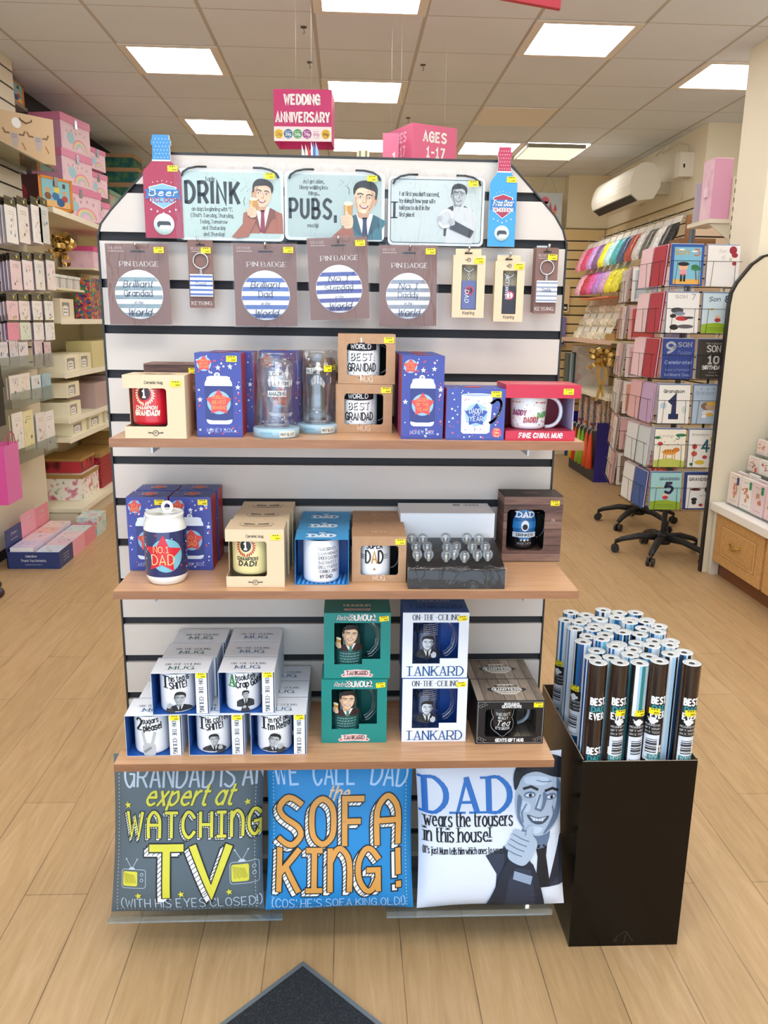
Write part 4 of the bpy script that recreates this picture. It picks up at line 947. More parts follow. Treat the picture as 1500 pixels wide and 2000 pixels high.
def superd(m, f):
    text(m, 'SUPER', .000, .073, .0125, f, INK, w=.034, l=1.5, t=.17); text(m, 'D', -.014, .041, .026, f, P('33362f', .3), w=.0095, l=1.5, t=.15); text(m, 'A', .000, .041, .026, f, P('b98a3c', .3), w=.0105, l=1.5, t=.15); text(m, 'D', .0135, .041, .026, f, INK, w=.0095, l=1.5, t=.15)
    m.star(0, .027, .0042, f, P('9a7a4a', .3), 1.5)
    for k in range(3):
        for s in (-1, 1): m.rect(s*.027-.006, s*.027+.006, .049+.004*k, .0502+.004*k, f, INK, 1.5)
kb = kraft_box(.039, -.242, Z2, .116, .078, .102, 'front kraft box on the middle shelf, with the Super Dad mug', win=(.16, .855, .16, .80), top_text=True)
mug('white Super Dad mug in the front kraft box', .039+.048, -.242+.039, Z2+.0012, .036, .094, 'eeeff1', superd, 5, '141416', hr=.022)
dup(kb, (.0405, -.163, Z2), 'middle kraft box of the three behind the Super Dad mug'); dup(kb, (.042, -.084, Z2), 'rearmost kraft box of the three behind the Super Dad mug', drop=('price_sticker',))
# bright blue dad mug boxes
DB, DBI, DBS = P('2593cf', .4), P('1c63b0', .4), P('153f86', .4)
def dad_box(x, y, z, label):
    w, d, h = .113, .084, .100; t = thing('mug_box', label, 'gift box', (x, y, z), group='bright blue Dad mug boxes'); m = MB()
    wall_box(m, w, d, h, dict(outer=DB, inside=DBI)); ins = [(left(w-.0012), 1), (right(.0012), 1), (front(d-.0012), 0)]
    for k in range(12):
        for pf, q in ins[:2]:
            a = (-1 if q and pf is ins[0][0] else 1)
            pts = clip(clip([(a*y_, zz) for y_, zz in ((.0, -.02+.013*k), (d, .03+.013*k), (d, .036+.013*k), (.0, -.014+.013*k))], 1, .003, False), 1, h-.003, True)
            if len(pts) > 2: m.poly(pts, pf, DBS, 1)
        xs = .004+.0095*k; m.poly([(xs, .002), (min(xs+.004, w-.002), .002), (min(xs+.010, w-.002), d-.003), (min(xs+.006, w-.003), d-.003)], top(.0009), P('5fb4e4', .4), 1)
    g = top(h); wt = P('e4f0f8', .4)
    text(m, 'DAD', w*.5, d*.2, d*.28, g, wt, w=w*.46, l=1.5, t=.28, serif=True); text(m, 'MY', w*.5, d*.55, d*.13, g, wt, w=w*.10, l=1.5, t=.2)
    m.line([(w*.28, d*.56), (w*.38, d*.70), (w*.5, d*.75), (w*.62, d*.70), (w*.72, d*.56)], .002, g, P('1a4f90', .4), 1.5)
    m.build('carton', t); return t
db = dad_box(-.081, -.259, Z2, 'front bright blue Dad box, open, with a white text mug')
dup(db, (-.079, -.174, Z2), 'middle bright blue Dad box of the row of three'); dup(db, (-.077, -.0895, Z2), 'rearmost bright blue Dad box of the row of three')
def mydad(m, f):
    for k, s in enumerate(('TAXI DRIVER', 'LAWN MOWER', 'SPIDER CATCHER', 'BAD DANCER', 'SMELLY FARTER', 'TERRIBLE JOKER')): text(m, s, -.006+.002*(k % 2), .073-.0098*k, .0066, f, P('3f4146', .4), w=(.040, .043, .047, .040, .045, .044)[k], l=1.5, t=.11, al='l')
    text(m, 'MY DAD', .012, .0125, .0075, f, INK, w=.026, l=1.5, t=.17)
mug('white My Dad text mug in the open bright blue box', -.027, -.259+.041, Z2+.0012, .039, .094, 'eeeff3', mydad, 45, 'eeeff3', hr=.010)
# pint glasses in clear tubes
def pint_tube(x, y, r, h, label, lab2, words, shape):
    t = thing('clear_tube_pack', label, 'gift tube', (x, y, Z1), group='clear tubes holding pint glasses'); m = MB()
    m.lathe([(r, .020), (r, h-.001), (0, h)], TUBE, 40); m.build('tube', t)
    m = MB(); m.lathe([(r*1.005, h-.022), (r*1.02, h-.021), (r*1.02, h), (r*.99, h+.001)], TUBE, 40); m.build('tube_cap', t)
    m = MB(); m.lathe([(0, .0005), (r*1.02, .0), (r*1.02, .018), (r*.98, .0195), (0, .0195)], P('9fbccb', .4), 40); f = cyl(r*1.022)
    m.rect(r*.22, r*1.0, .003, .0155, f, P('d9d8cc', .5), 1); text(m, 'PINT GLASS', r*.6, .006, .0055, f, INK2, w=r*.66, l=2, t=.13)
    m.rect(-r*.7, -r*.1, .005, .013, f, P('7ea5b8', .5), 1); m.build('tube_base', t)
    g = thing('pint_glass', lab2, 'glass', (x, y, Z1+.0205), group='pint glasses in clear tubes'); m = MB(); rr = r*.84; hh = h*.80
    pr = {'tulip': [(0, 0), (rr*.68, 0), (rr*.70, .004), (rr*.66, hh*.08), (rr*.70, hh*.25), (rr*.84, hh*.48), (rr*.97, hh*.68), (rr, hh*.82), (rr*.98, hh)], 'nonic': [(0, 0), (rr*.80, 0), (rr*.82, .004), (rr*.83, hh*.3), (rr*.90, hh*.6), (rr*.94, hh)]}[shape]
    m.lathe(pr+[(pr[-1][0]*.965, hh)]+[(q*.95, max(z, .013)) for q, z in pr[:0:-1]][1:]+[(0, .013)], GLASS, 40)
    f2 = cyl(rr*.985)
    for k, (s, px, pz, w, inv) in enumerate(words):
        m.rect(px-w*.56, px+w*.56, pz-.0025, pz+.0095, f2, P('e7e8e6', .5) if inv else INK2, 1) if inv is not None else None
        text(m, s, px, pz, .0072 if inv is not None else .013, f2, (INK if inv else WHITE) if inv is not None else P('40506e', .4), w=w, l=2, t=.15)
    m.build('glass', g)
pint_tube(-.1185, -.222, .0465, .170, 'left clear tube in front, with blue base ring', 'pint glass reading You Look Awesome Amazing, in the left clear tube', [('LOOK', .004, .105, .026, True), ('AWESOME', .016, .086, .034, True), ('AMAZING', .006, .066, .034, True)], 'tulip')
pint_tube(-.036, -.155, .0425, .172, 'right clear tube behind, with grey base ring', 'No.1 Grandad pint glass in the right clear tube', [('No.1', -.016, .108, .014, True), ('GRANDAD', .002, .087, .048, None)], 'nonic')
tt = [o for o in COL.objects if o.name.startswith('clear_tube_pack')][-1]; sticker(tt, cyl(.0427), .024, .137, .018, .013)
# blue daddy mug carton, red china mug box
w, d, h = .120, .098, .104
t = thing('mug_box', 'closed blue carton printed with a Daddy of the Year china mug', 'gift box', (.229, -.260, Z1)); m = MB(); m.box(0, w, 0, d, 0, h, P('3f51a0', .4), left=P('c0445c', .45), right=P('c0445c', .45)); f = front(0)
stars(m, f, w*.04, w*.96, h*.04, h*.96, 34, 8, [MSTAR, P('c45a86', .4), MSTAR], .0036, avoid=(w*.2, w*.82, h*.1, h*.92))
wt = P('dce6f2', .4); m.poly([(w*.25, h*.88), (w*.78, h*.88), (w*.75, h*.16), (w*.70, h*.125), (w*.30, h*.125), (w*.26, h*.16)], f, wt, 2); m.ell(w*.515, h*.88, w*.265, h*.035, f, wt, 2.4); m.ell(w*.515, h*.88, w*.25, h*.022, f, P('9fb0cc', .4), 3)
m.line(smooth_pts([(w*.765, h*.72), (w*.86, h*.80), (w*.93, h*.74), (w*.92, h*.58), (w*.84, h*.42), (w*.75, h*.34)], 5), .0058, f, wt, 2)
stars(m, f, w*.28, w*.74, h*.16, h*.84, 40, 4, [P('c0505e', .4), P('6a74b4', .4)], .0022, l=3.2)
m.ell(w*.51, h*.50, w*.19, h*.22, f, P('9cc0de', .4), 4); m.star(w*.51, h*.49, w*.205, f, P('3454a4', .4), 5, inner=.62)
for k, s in enumerate(('DADDY', 'OF THE', 'YEAR')): text(m, s, w*.51, h*(.53, .485, .38)[k], h*(.085, .03, .085)[k], f, wt, w=w*(.24, .12, .22)[k], l=7, t=.14)
m.ell(w*.87, h*.15, w*.085, w*.085, f, P('d5445a', .4), 3)
for k, s in enumerate(('Fine', 'China', 'Mug')): text(m, s, w*.87, h*(.19-.06*k), h*.042, f, P('f6d9a0', .4), w=w*.085, l=4, t=.14)
stars(m, top(h), w*.05, w*.95, d*.05, d*.95, 22, 9, [MSTAR, MRED, P('c45a86', .4)], .0045); m.ell(w*.5, d*.5, w*.16, d*.16, top(h), MRED, 2); m.build('carton', t); sticker(t, f, w*.84, h*.90)
w, d, h = .148, .105, .1135; RD = P('bf1f3e', .35); RDI = P('8e1a34', .5)
t = thing('mug_box', 'crimson open box reading Fine China Mug, right end of the top shelf', 'gift box', (.352, -.262, Z1)); m = MB()
m.box(-.003, w+.003, 0, d, h*.765, h, RD, bottom=RDI, right=P('b9b4d6', .5)); m.box(0, w-.004, 0, d, 0, h*.175, RD, top=RDI); m.box(.001, w-.005, d-.002, d, h*.175, h*.765, RD, front=RDI); m.box(0, .0015, .03, d, h*.175, h*.765, RD); m.box(w-.0056, w-.004, .02, d, h*.175, h*.765, P('c3bfe0', .5), left=P('b3aed2', .5))
f = front(0); text(m, 'FINE CHINA MUG', w*.49, h*.055, h*.078, f, WHITE, w=w*.60, l=1.5, t=.26, shear=.1, gap=3.6)
m.poly([(w*.08, d*.3), (w*.85, d*.3), (w*.85, d*.36), (w*.08, d*.36)], top(h), P('f0d8dc', .4), 1); m.build('carton', t); sticker(t, f, w*.845, h*.885)
def daddies(m, f):
    cs = ['2a62ac', 'c03a34', 'cf7a34', '4f9a48', '8a2f5a', 'a83a44']; r = random.Random(5)
    for k, (x, z) in enumerate(((-.008, .064), (.022, .055), (-.032, .056), (.027, .026), (-.028, .030), (-.001, .016))): text(m, 'DADDY', x, z, .0098, f, P(cs[k], .3), w=.030, l=2, t=.23, rot=(-.06, -.08, .05, .1, .0, .06)[k], shear=.15, gap=3.6)
    for k in range(60):
        x, z = r.uniform(-.042, .042), r.uniform(.006, .084); c = P(cs[k % 6], .3)
        m.star(x, z, .0026, f, c, 1.2) if k % 4 == 0 else m.ell(x, z, .0010, .0010, f, c, 1.2, n=7)
mug('white china mug with coloured Daddy words in the crimson box', .352+.056, -.262+.052, Z1+h*.177, .039, .067, 'eef0f0', daddies, 2, 'eeeef0', hr=.034, hz=(.03, .97), taper=.9)
# no.1 dad cartons and the ceramic can
a = money_box(-.453, -.158, Z2, .090, .068, .166, 'front left of the four blue No.1 Dad cartons', G3, 12)
dup(a, (-.360, -.155, Z2), 'front right of the four blue No.1 Dad cartons'); dup(a, (-.450, -.082, Z2), 'back left of the four blue No.1 Dad cartons', drop=('price_sticker',)); dup(a, (-.357, -.080, Z2), 'back right of the four blue No.1 Dad cartons', drop=('price_sticker',))
t = thing('can_money_box', 'large white and navy ceramic drinks can money box reading No.1 Dad', 'money box', (-.356, -.225, Z2)); m = MB(); cw = P('efefe9', .18, coat=.5); nv = P('1d2c60', .2, coat=.5); R = .0445; H = .150
m.lathe([(0, 0), (R*.80, 0), (R*.86, .002), (R*.97, .014), (R*.985, .019)], cw, 44); m.lathe([(R*.985, .019), (R, .024), (R, .112), (R*.995, .116)], nv, 44)
m.lathe([(R*.995, .116), (R*.99, .121), (R*.93, .131), (R*.87, .138), (R*.87, .142), (R*.91, .146), (R*.90, .150), (R*.86, .151), (R*.82, .148), (0, .147)], cw, 44)
f = cyl(R*1.003); m.ell(.010, .066, .034, .036, f, P('76b3c4', .3), 1.2); m.star(.002, .068, .043, f, P('cf2438', .25), 2.2, inner=.5, rot=-4)
text(m, 'NO.1', .000, .073, .013, f, P('f6cf7c', .3), w=.032, l=3.2, t=.1); text(m, 'DAD', .002, .047, .021, f, P('f6cf7c', .3), w=.045, l=3.2, t=.09)
stars(m, f, -.06, .062, .028, .110, 34, 21, [MSTAR, P('c2384c', .3), MSTAR, P('8a4a86', .3)], .0036, l=1, avoid=(-.030, .035, .03, .10)); m.build('can_body', t)
m = MB(); m.rect(-.016, .016, -.0014, .0014, top(.1475, 0, -.005), P('3a3a3e', .5), 1); m.tube([(.004+.011*sin(2*pi*k/16)*.85, .012, .158+.0105*cos(2*pi*k/16)) for k in range(16)], .0036, cw, 10, closed=True); m.build('ring_pull', t)
# plain white cartons and the bulb letter light
WB = P('eceef2', .5)
def plain(x, y, z, w, d, h, label):
    t = thing('plain_carton', label, 'box', (x, y, z), group='plain white cartons'); m = MB(); m.box(0, w, 0, d, 0, h, WB); f = front(0)
    m.rect(w*.02, w*.98, h*.96, h*.965, f, P('b9bcc2', .6), 1); m.rect(w*.60, w*.68, d*.72, d*.90, top(h), P('9a9da3', .6), 1)
    for k in range(12): m.rect(w*(.72+.014*k), w*(.724+.014*k+.003*(k % 3)), d*.70, d*.90, top(h), P('8d9096', .6), 1)
    m.build('carton', t)
plain(.152, -.118, Z2, .216, .106, .062, 'lower plain white carton behind the bulb letter light')
plain(.150, -.115, Z2+.0625, .216, .106, .060, 'upper plain white carton stacked behind the bulb letter light')
t = thing('bulb_letter_light', 'black light box spelling DAD in clear bulbs, wrapped in film', 'light', (.157, -.287, Z2)); w, d = .204, .155; m = MB()
m.extrude([(0, 0), (d, 0), (d, .070), (d-.01, .072), (.012, .046), (0, .040)], 0, w, P('161618', .35), fn=lambda a, b, q: (q, a, b)); m.build('case', t)
BULB = glassy('bulb_glass', 'f4f6f8', gl=.06, r=.03, alpha=.07, colr='eef2f6', fr=.6)
Q = lambda x, s: (w*x, .012+(d-.024)*s, .0468+.0257*s)
for lt, pts in (('left', [(.10, .15), (.10, .42), (.07, .72), (.22, .15), (.22, .42), (.19, .72)]), ('middle', [(.40, .12), (.43, .42), (.44, .75), (.49, .2), (.53, .42), (.59, .1)]), ('right', [(.73, .15), (.70, .42), (.67, .75), (.84, .15), (.84, .42), (.80, .72)])):
    for x, s in pts:
        p = Vector(Q(x, s)); b = MB(); b.lathe([(.004, 0), (.005, .004), (.0090, .008), (.0112, .014), (.0108, .019), (.0085, .0235), (.0045, .0260), (0, .0265)], BULB, 18); b.lathe([(.003, .001), (.003, .012), (.0015, .016), (0, .016)], P('d8d2c0', .3), 8)
        b.build('bulb', t, loc=p)
m = MB(); rr = random.Random(4); vs = []; nx = 10
for j, (yy, zz) in enumerate(((-.002, .001), (-.003, .02), (-.002, .042), (.010, .049), (.05, .058), (.10, .068), (.152, .0755))):
    for i in range(nx+1): vs.append((-.003+(w+.006)*i/nx, yy-rr.uniform(0, .004), zz+(rr.uniform(0, .003) if j > 2 else 0)))
m.add(vs, [[j*(nx+1)+i, j*(nx+1)+i+1, (j+1)*(nx+1)+i+1, (j+1)*(nx+1)+i] for j in range(6) for i in range(nx)], FILM, True); m.build('film_wrap', t)
# on-the-ceiling mugs
CW, CI = P('e9ebf1', .5), P('1f549f', .45); TB = P('31678f', .4); TG = P('2f6a5c', .4)
def ceil_box(x, y, z, label, stick=True, rz=0., cc=TB):
    w, d, h = .122, .083, .0975; t = thing('mug_box', label, 'gift box', (x, y, z), rz, group='white mug boxes with side lettering'); m = MB()
    wall_box(m, w, d, h, dict(outer=CW, inside=CI, side=P('c9d2e2', .5))); f = front(0)
    m.box(w*.775, w*.975, -.0006, .0002, h*.02, h*.98, CW, back=CI); text(m, 'ON-THE-CEILING', w*.835, h*.86, .0085, f if 0 else front(-.0006), P('33363d', .5), w=h*.80, l=1.5, rot=-pi/2, al='l', serif=True, thin=.5, t=.15)
    g = top(h); text(m, 'ON-THE-CEILING', w*.5, d*.50, .0085, g, P('4a5568', .5), w=w*.62, l=1.5, serif=True, thin=.5, t=.14); text(m, 'MUG', w*.5, d*.22, .0165, g, cc, w=w*.43, l=1.5, serif=True, thin=.45, t=.17)
    m.build('carton', t)
    if stick: sticker(t, front(-.0007), w*.88, h*.94)
    return t
def ceil_deco(l1, l2, big, col, who):
    def d(m, f):
        K = INK; text(m, big, -.021, .060, .027, f, P(col, .4), l=1.5, serif=True, thin=.5, t=.19)
        text(m, l1, -.011, .0755, .0125, f, K, l=1.5, al='l', t=.15, rot=.08, sx=.7); text(m, l2, -.010, .058, .0145, f, K, l=1.5, al='l', t=.17, rot=.10, sx=.7)
        if who == 'hand':
            s = P(GREY['skin'], .6); sh = P(GREY['sh'], .6)
            m.poly(smooth_pts([(-.012, 0), (-.014, .018), (-.010, .026), (.006, .028), (.014, .022), (.013, 0)], 3), f, s, 2)
            for x0, x1 in ((-.007, -.012), (.006, .013)): m.line([(x0, .024), (x1, .052)], .0062, f, s, 2.3); m.ell(x1, .053, .0031, .0036, f, s, 2.4)
            for k in range(2): m.ell(-.001+.006*k, .025, .0036, .0055, f, s, 3); m.line([(-.004+.006*k, .019), (.0+.006*k, .018)], .0008, f, sh, 3.6)
            m.poly([(-.013, .010), (.004, .022), (.006, .017), (-.008, .006)], f, sh, 3.2)
        else:
            man(m, f, who[0], who[1], who[2], GREY, flip=who[3], tilt=who[4], l=1.5, bust=who[5], wide=1.15)
            fist(m, f, who[6], who[7], who[2]*.30, GREY, .4, l=10, flip=who[3], arm=[(who[6]-.008, .004), (who[6]-.004, who[7]), (who[6]+.006, who[7]), (who[6]+.012, .004)])
    return d
ROWS = [(-.454, -.268, Z3, 'bottom left', '2 sugars please'), (-.318, -.266, Z3, 'bottom middle', 'This coffee'), (-.182, -.267, Z3, 'bottom right', 'I\'m Retro'),
        (-.393, -.266, Z3+.0985, 'top left', 'This tea'), (-.250, -.262, Z3+.0985, 'top right', 'Absolutely')]
DEC = [ceil_deco('sugars', 'please!', '2', '17181c', 'hand'), ceil_deco('his coffee is', 'SHITE!', 'T', '17181c', (.006, .036, .024, 1, .1, .95, .018, .018)), ceil_deco('\'m not old', 'I\'m Retro!', 'I', '17181c', (.002, .034, .028, -1, .35, .65, .014, .020)),
       ceil_deco('his tea is', 'SHITE!', 'T', '17181c', (.010, .036, .027, -1, .15, .85, -.012, .020)), ceil_deco('bsolutely', 'Crap Golfer', 'A', '3f8a44', (.009, .043, .017, -1, .0, 1.7, .006, .016))]
for k, (x, y, z, pos, nm) in enumerate(ROWS):
    pos2 = pos+' of the five front boxes'
    b = ceil_box(x, y, z, 'white mug box, '+pos2+', with the '+nm+' mug', rz=.02*(k in (0, 3)), cc=TG if k == 3 else TB)
    mug('white '+nm+' mug in the '+pos+' white box', x+.049, y+.042, z+.001, .039, .092, 'f0f0f2', DEC[k], 25, 'f0f0f2', hr=.018, group='printed mugs in white boxes')
    for q in (1, 2): dup(b, (x+(.010 if k < 2 else .006 if k == 3 else 0)*q, y+.0865*q, z), 'white mug box, '+ORD[q]+' one behind the '+pos+' front box', rz=0, drop=('price_sticker',))
# tankards
def tankard(x, y, z, label, lab2, kind, group):
    w, d, h = .148, .088, .156; tl = kind == 'teal'; oc = P('14847c', .4) if tl else P('e3e7ef', .45); ic = P('1d6f68', .5) if tl else P('2757a8', .45)
    t = thing('tankard_box', label, 'gift box', (x, y, z), group=group); m = MB(); wall_box(m, w, d, h, dict(outer=oc, inside=ic, top=oc if tl else P('2b66b4', .45), side=oc if tl else P('2b56a0', .45)))
    x0, x1, z0, z1, xs, zs = .155*w, .85*w, .22*h, .85*h, .575*w, .30*h
    for a, b, c, e in ((0, w, 0, z0), (0, w, z1, h), (0, x0, z0, z1), (x1, w, z0, z1), (xs, x1, z0, zs)): m.box(a, b, -.0009, 0, c, e, oc, back=ic)
    f = front(-.0009); g = top(h)
    if tl:
        rb = P('e9c9c4', .5); text(m, 'Retro', w*.29, h*.895, .010, f, rb, w=w*.19, l=1.5, t=.14, shear=.3); text(m, 'HUMOUR', w*.58, h*.89, .013, f, P('efe0da', .5), w=w*.36, l=1.5, t=.2, serif=True)
        m.poly([(w*.25, h*.055), (w*.31, h*.085), (w*.30, h*.125), (w*.5, h*.14), (w*.70, h*.125), (w*.69, h*.085), (w*.75, h*.055), (w*.72, h*.02), (w*.5, h*.03), (w*.28, h*.02)], f, rb, 1.2); m.poly([(w*.27, h*.045), (w*.31, h*.075), (w*.31, h*.04)], f, P('b0404a', .5), 2); m.poly([(w*.73, h*.045), (w*.69, h*.075), (w*.69, h*.04)], f, P('b0404a', .5), 2)
        text(m, 'TANKARD', w*.5, h*.06, .0085, f, P('7a3036', .5), w=w*.32, l=2.4, t=.18, serif=True)
        text(m, 'HUMOUR', w*.5, d*.45, .014, g, P('e4d8cc', .5), w=w*.40, l=1.5, t=.22); m.rect(w*.30, w*.70, d*.16, d*.30, g, rb, 1.2); text(m, 'TANKARD', w*.5, d*.19, .006, g, P('7a3036', .5), w=w*.3, l=2)
    else:
        text(m, 'ON-THE-CEILING', w*.5, h*.89, .0125, f, P('343a44', .5), w=w*.70, l=1.5, t=.14, serif=True, thin=.5); text(m, 'TANKARD', w*.5, h*.035, .022, f, P('2a5f9e', .5), w=w*.86, l=1.5, t=.15, serif=True, thin=.45)
        text(m, 'TANKARD', w*.5, d*.30, .024, g, P('1f4f9a', .5), w=w*.82, l=1.5, t=.15, serif=True, thin=.5, rot=pi if 0 else 0); text(m, 'TANKARD', w*.5, d*.80, .009, g, P('d5e0f0', .5), w=w*.5, l=1.5, t=.16, serif=True)
    m.build('carton', t); sticker(t, f, w*.90, h*.915, rot=.1)
    gx, gy, r, hh = x+w*.375, y+.044, .036, .115
    k = thing('tankard', lab2, 'glass', (gx, gy, z+.017), group='glass tankards in window boxes'); m = MB()
    m.lathe([(0, 0), (r*.9, 0), (r, .006), (r, hh), (r*.93, hh), (r*.92, .014), (0, .012)], GLASS, 36); q = cyl(r*1.003)
    if tl:
        m.rect(-.034, .034, .006, .048, q, P('1f5350', .5), 1)
        for s in range(5): scribble(m, .002, .038-.0065*s, .046, q, P('7fb0a8', .5), .0035, 2, s)
        man(m, q, .004, .084, .040, BROWNS, flip=-1, tilt=.12, l=1.5, bust=.65, wide=.68); beer(m, q, -.022, .056, .012, .022, 9); fist(m, q, -.022, .060, .011, BROWNS, .3, l=10)
    else:
        text(m, 'A', -.024, .088, .020, q, INK, l=1.5, t=.17, serif=True, thin=.5)
        for s in range(6): scribble(m, .010, .106-.005*s, .036, q, P('8f959f', .5), .003, 2, s)
        man(m, q, .002, .064, .030, dict(GREY, skin='cfd6e2'), flip=1, tilt=-.05, l=1.5, bust=1.0, wide=.95); fist(m, q, .015, .036, .010, dict(GREY, skin='cfd6e2'), .2, l=10)
    m.build('glass', k)
    hd = [(.034, 0, .020), (.050, .0, .024), (.064, 0, .040), (.068, 0, .064), (.064, 0, .088), (.050, 0, .102), (.034, 0, .104)]
    MB().tube([(a, b, c) for a, b, c in [(p[0], p[1], p[2]) for p in hd]], .0075, GLASS, 12).build('handle', k)
tankard(-.028, -.216, Z3, 'lower teal tankard box', 'glass tankard in the lower teal box', 'teal', 'teal tankard boxes')
tankard(-.022, -.212, Z3+.157, 'upper teal tankard box', 'glass tankard in the upper teal box', 'teal', 'teal tankard boxes')
tankard(.155, -.215, Z3, 'lower white and blue tankard box', 'glass tankard in the lower white box', 'blue', 'white and blue tankard boxes')
tankard(.153, -.211, Z3+.157, 'upper white and blue tankard box', 'glass tankard in the upper white box', 'blue', 'white and blue tankard boxes')
# gents gift mug
GP = planks('grey_boards', [(.2, '5d5148'), (.5, '8a7c6e'), (.85, 'ada092')], '3a3029', .024, 'X', off=.3)
w, d, h = .156, .112, .108
def gents(x, y, label, opened=True):
    t = thing('mug_box', label, 'gift box', (x, y, Z3), group='board print gents mug boxes'); m = MB(); k = P('101012', .4)
    wall_box(m, w, d, h, dict(outer=k, inside=GP, top=GP)); frame_front(m, w, h, w*.13, w*.88, h*.165, h*.80, k, y=-.0009, rc=.008)
    f = front(-.0009); gw = P('b9b6b0', .5); m.line([(w*.02, h*.03), (w*.98, h*.03), (w*.98, h*.97), (w*.02, h*.97)], .0007, f, gw, 1.2, closed=True)
    text(m, 'GENTLEMEN\'S', w*.51, h*.90, .0048, f, WHITE, w=w*.22, l=1.5, t=.24); text(m, 'QUARTERS', w*.51, h*.835, .0058, f, WHITE, w=w*.28, l=1.5, t=.26); text(m, 'GENTS GIFT MUG', w*.5, h*.055, .0072, f, WHITE, w=w*.41, l=1.5, t=.25)
    for cx, sx in ((w*.03, 1), (w*.97, -1)):
        for cz, sz in ((h*.04, 1), (h*.96, -1)):
            for q in range(3): m.line([(cx+sx*(.004+.006*q+.0035*cos(a_)), cz+sz*(.004+(.003 if q == 1 else .006*(q == 0))+.0035*sin(a_))) for a_ in [k2*.7 for k2 in range(8)]], .0006, f, gw, 1.4)
    g = top(h); m.poly([(w*.30, d*.40), (w*.40, d*.26), (w*.60, d*.26), (w*.70, d*.40), (w*.70, d*.60), (w*.60, d*.74), (w*.40, d*.74), (w*.30, d*.60)], g, P('d5cfc2', .5), 1.2); m.poly([(w*.20, d*.50), (w*.24, d*.42), (w*.76, d*.42), (w*.80, d*.50), (w*.76, d*.56), (w*.24, d*.56)], g, k, 2)
    text(m, 'QUARTERS', w*.5, d*.44, d*.09, g, WHITE, w=w*.44, l=3, t=.25); text(m, 'GENTLEMEN\'S', w*.5, d*.60, d*.07, g, INK, w=w*.34, l=3, t=.22); scribble(m, w*.5, d*.33, w*.26, g, INK, .003, 3)
    m.build('carton', t); sticker(t, f, w*.90, h*.90); return t
def teabeer(m, f):
    gw = P('c4c4c2', .4); m.line(smooth_pts([(0, .082), (-.012, .080), (-.026, .080), (-.027, .066), (-.022, .055), (-.027, .045), (-.026, .028), (-.012, .018), (0, .010), (.012, .018), (.026, .028), (.027, .045), (.022, .055), (.027, .066), (.026, .080), (.012, .080), (0, .082)], 2), .001, f, gw, 1.4)
    for s, z, hh, ww in (('THIS ISN\'T', .062, .0065, .034), ('REALLY', .053, .0062, .022), ('IT\'S BEER', .027, .006, .032)): text(m, s, 0, z, hh, f, gw, w=ww, l=1.5, t=.2)
    text(m, 'Tea', 0, .036, .013, f, P('e2e2e0', .4), w=.030, l=1.5, t=.13, shear=.3)
gents(.324, -.228, 'front black and board print Gents Gift Mug box'); gb = [o for o in COL.objects if o.name.startswith('mug_box')][-1]
dup(gb, (.322, -.114, Z3), 'board print Gents Gift Mug box behind the front one', drop=('price_sticker',))
mug('black mug reading This Isn\'t Really Tea in the gents box', .324+.064, -.228+.055, Z3+.0015, .042, .090, '121214', teabeer, 10, '9aa0a6', hr=.034)
# ================================================================ acrylic ledges and printed cushions
def ledge(x0, x1, label):
    t = thing('acrylic_ledge', label, 'ledge', (0, 0, .118), group='clear acrylic ledges low on the stand'); m = MB()
    m.box(x0, x1, -.245, -.001, -.0035, 0, ACRYL); m.box(x0, x1, -.248, -.2451, -.0035, .012, ACRYL); m.box(x0, x1, -.004, -.0008, .0001, .045, ACRYL); m.build('tray', t)
ledge(-.53, -.121, 'left clear acrylic ledge under the grey cushion'); ledge(.126, .526, 'right clear acrylic ledge under the white cushion')
def cushion(xc, w, h, label, col, tilt=.27, y=-.222, z=.124, roll=0.):
    t = thing('cushion', label, 'cushion', (xc, y, z), group='novelty cushions on the acrylic ledges', tilt=(-tilt, roll, 0)); B, D = .042, .042
    def shp(u, v, sgn):
        a, b = max(-1, min(1, 2*u/w)), max(-1, min(1, 2*v/h-1))
        q = max(0, (1-a**4)*(1-b**4))**.55
        px = u*(1-.035*(1-b*b)); pv = h/2+(v-h/2)*(1-.015*(1-a*a)) + .002*sin(19*u+xc*40)*max(0, abs(b)-.8)*5
        return px, pv, q*(B if sgn > 0 else D)
    def f(u, v, l=1.):
        x, zz, b = shp(u, v, 1); return Vector((x, -b-l*EPS*1.5, zz))
    f.sub = (w/26, h/26); f.lim = (-w*.497, w*.497, h*.004, h*.996)
    m = MB(); n = 26; vs = []
    for s in (1, -1):
        for j in range(n+1):
            for i in range(n+1):
                x, zz, b = shp(-w/2+w*i/n, h*j/n, s); vs.append((x, -b if s > 0 else b, zz))
    N = (n+1)**2; fs = [[j*(n+1)+i, j*(n+1)+i+1, (j+1)*(n+1)+i+1, (j+1)*(n+1)+i] for j in range(n) for i in range(n)]
    m.add(vs, fs+[[q+N for q in reversed(p)] for p in fs], P(col, .55), True)
    return t, m, f
def dashes(m, f, w, h, col):
    c = P(col, .6)
    for k in range(42):
        for s in (-1, 1): m.ell(s*w*.455, h*(.03+.0226*k), .0011, .0017, f, c, 1.2, n=6)
    for k in range(40): m.ell(-w*.45+w*.9*k/39, h*.035, .0014, .0011, f, c, 1.2, n=6)
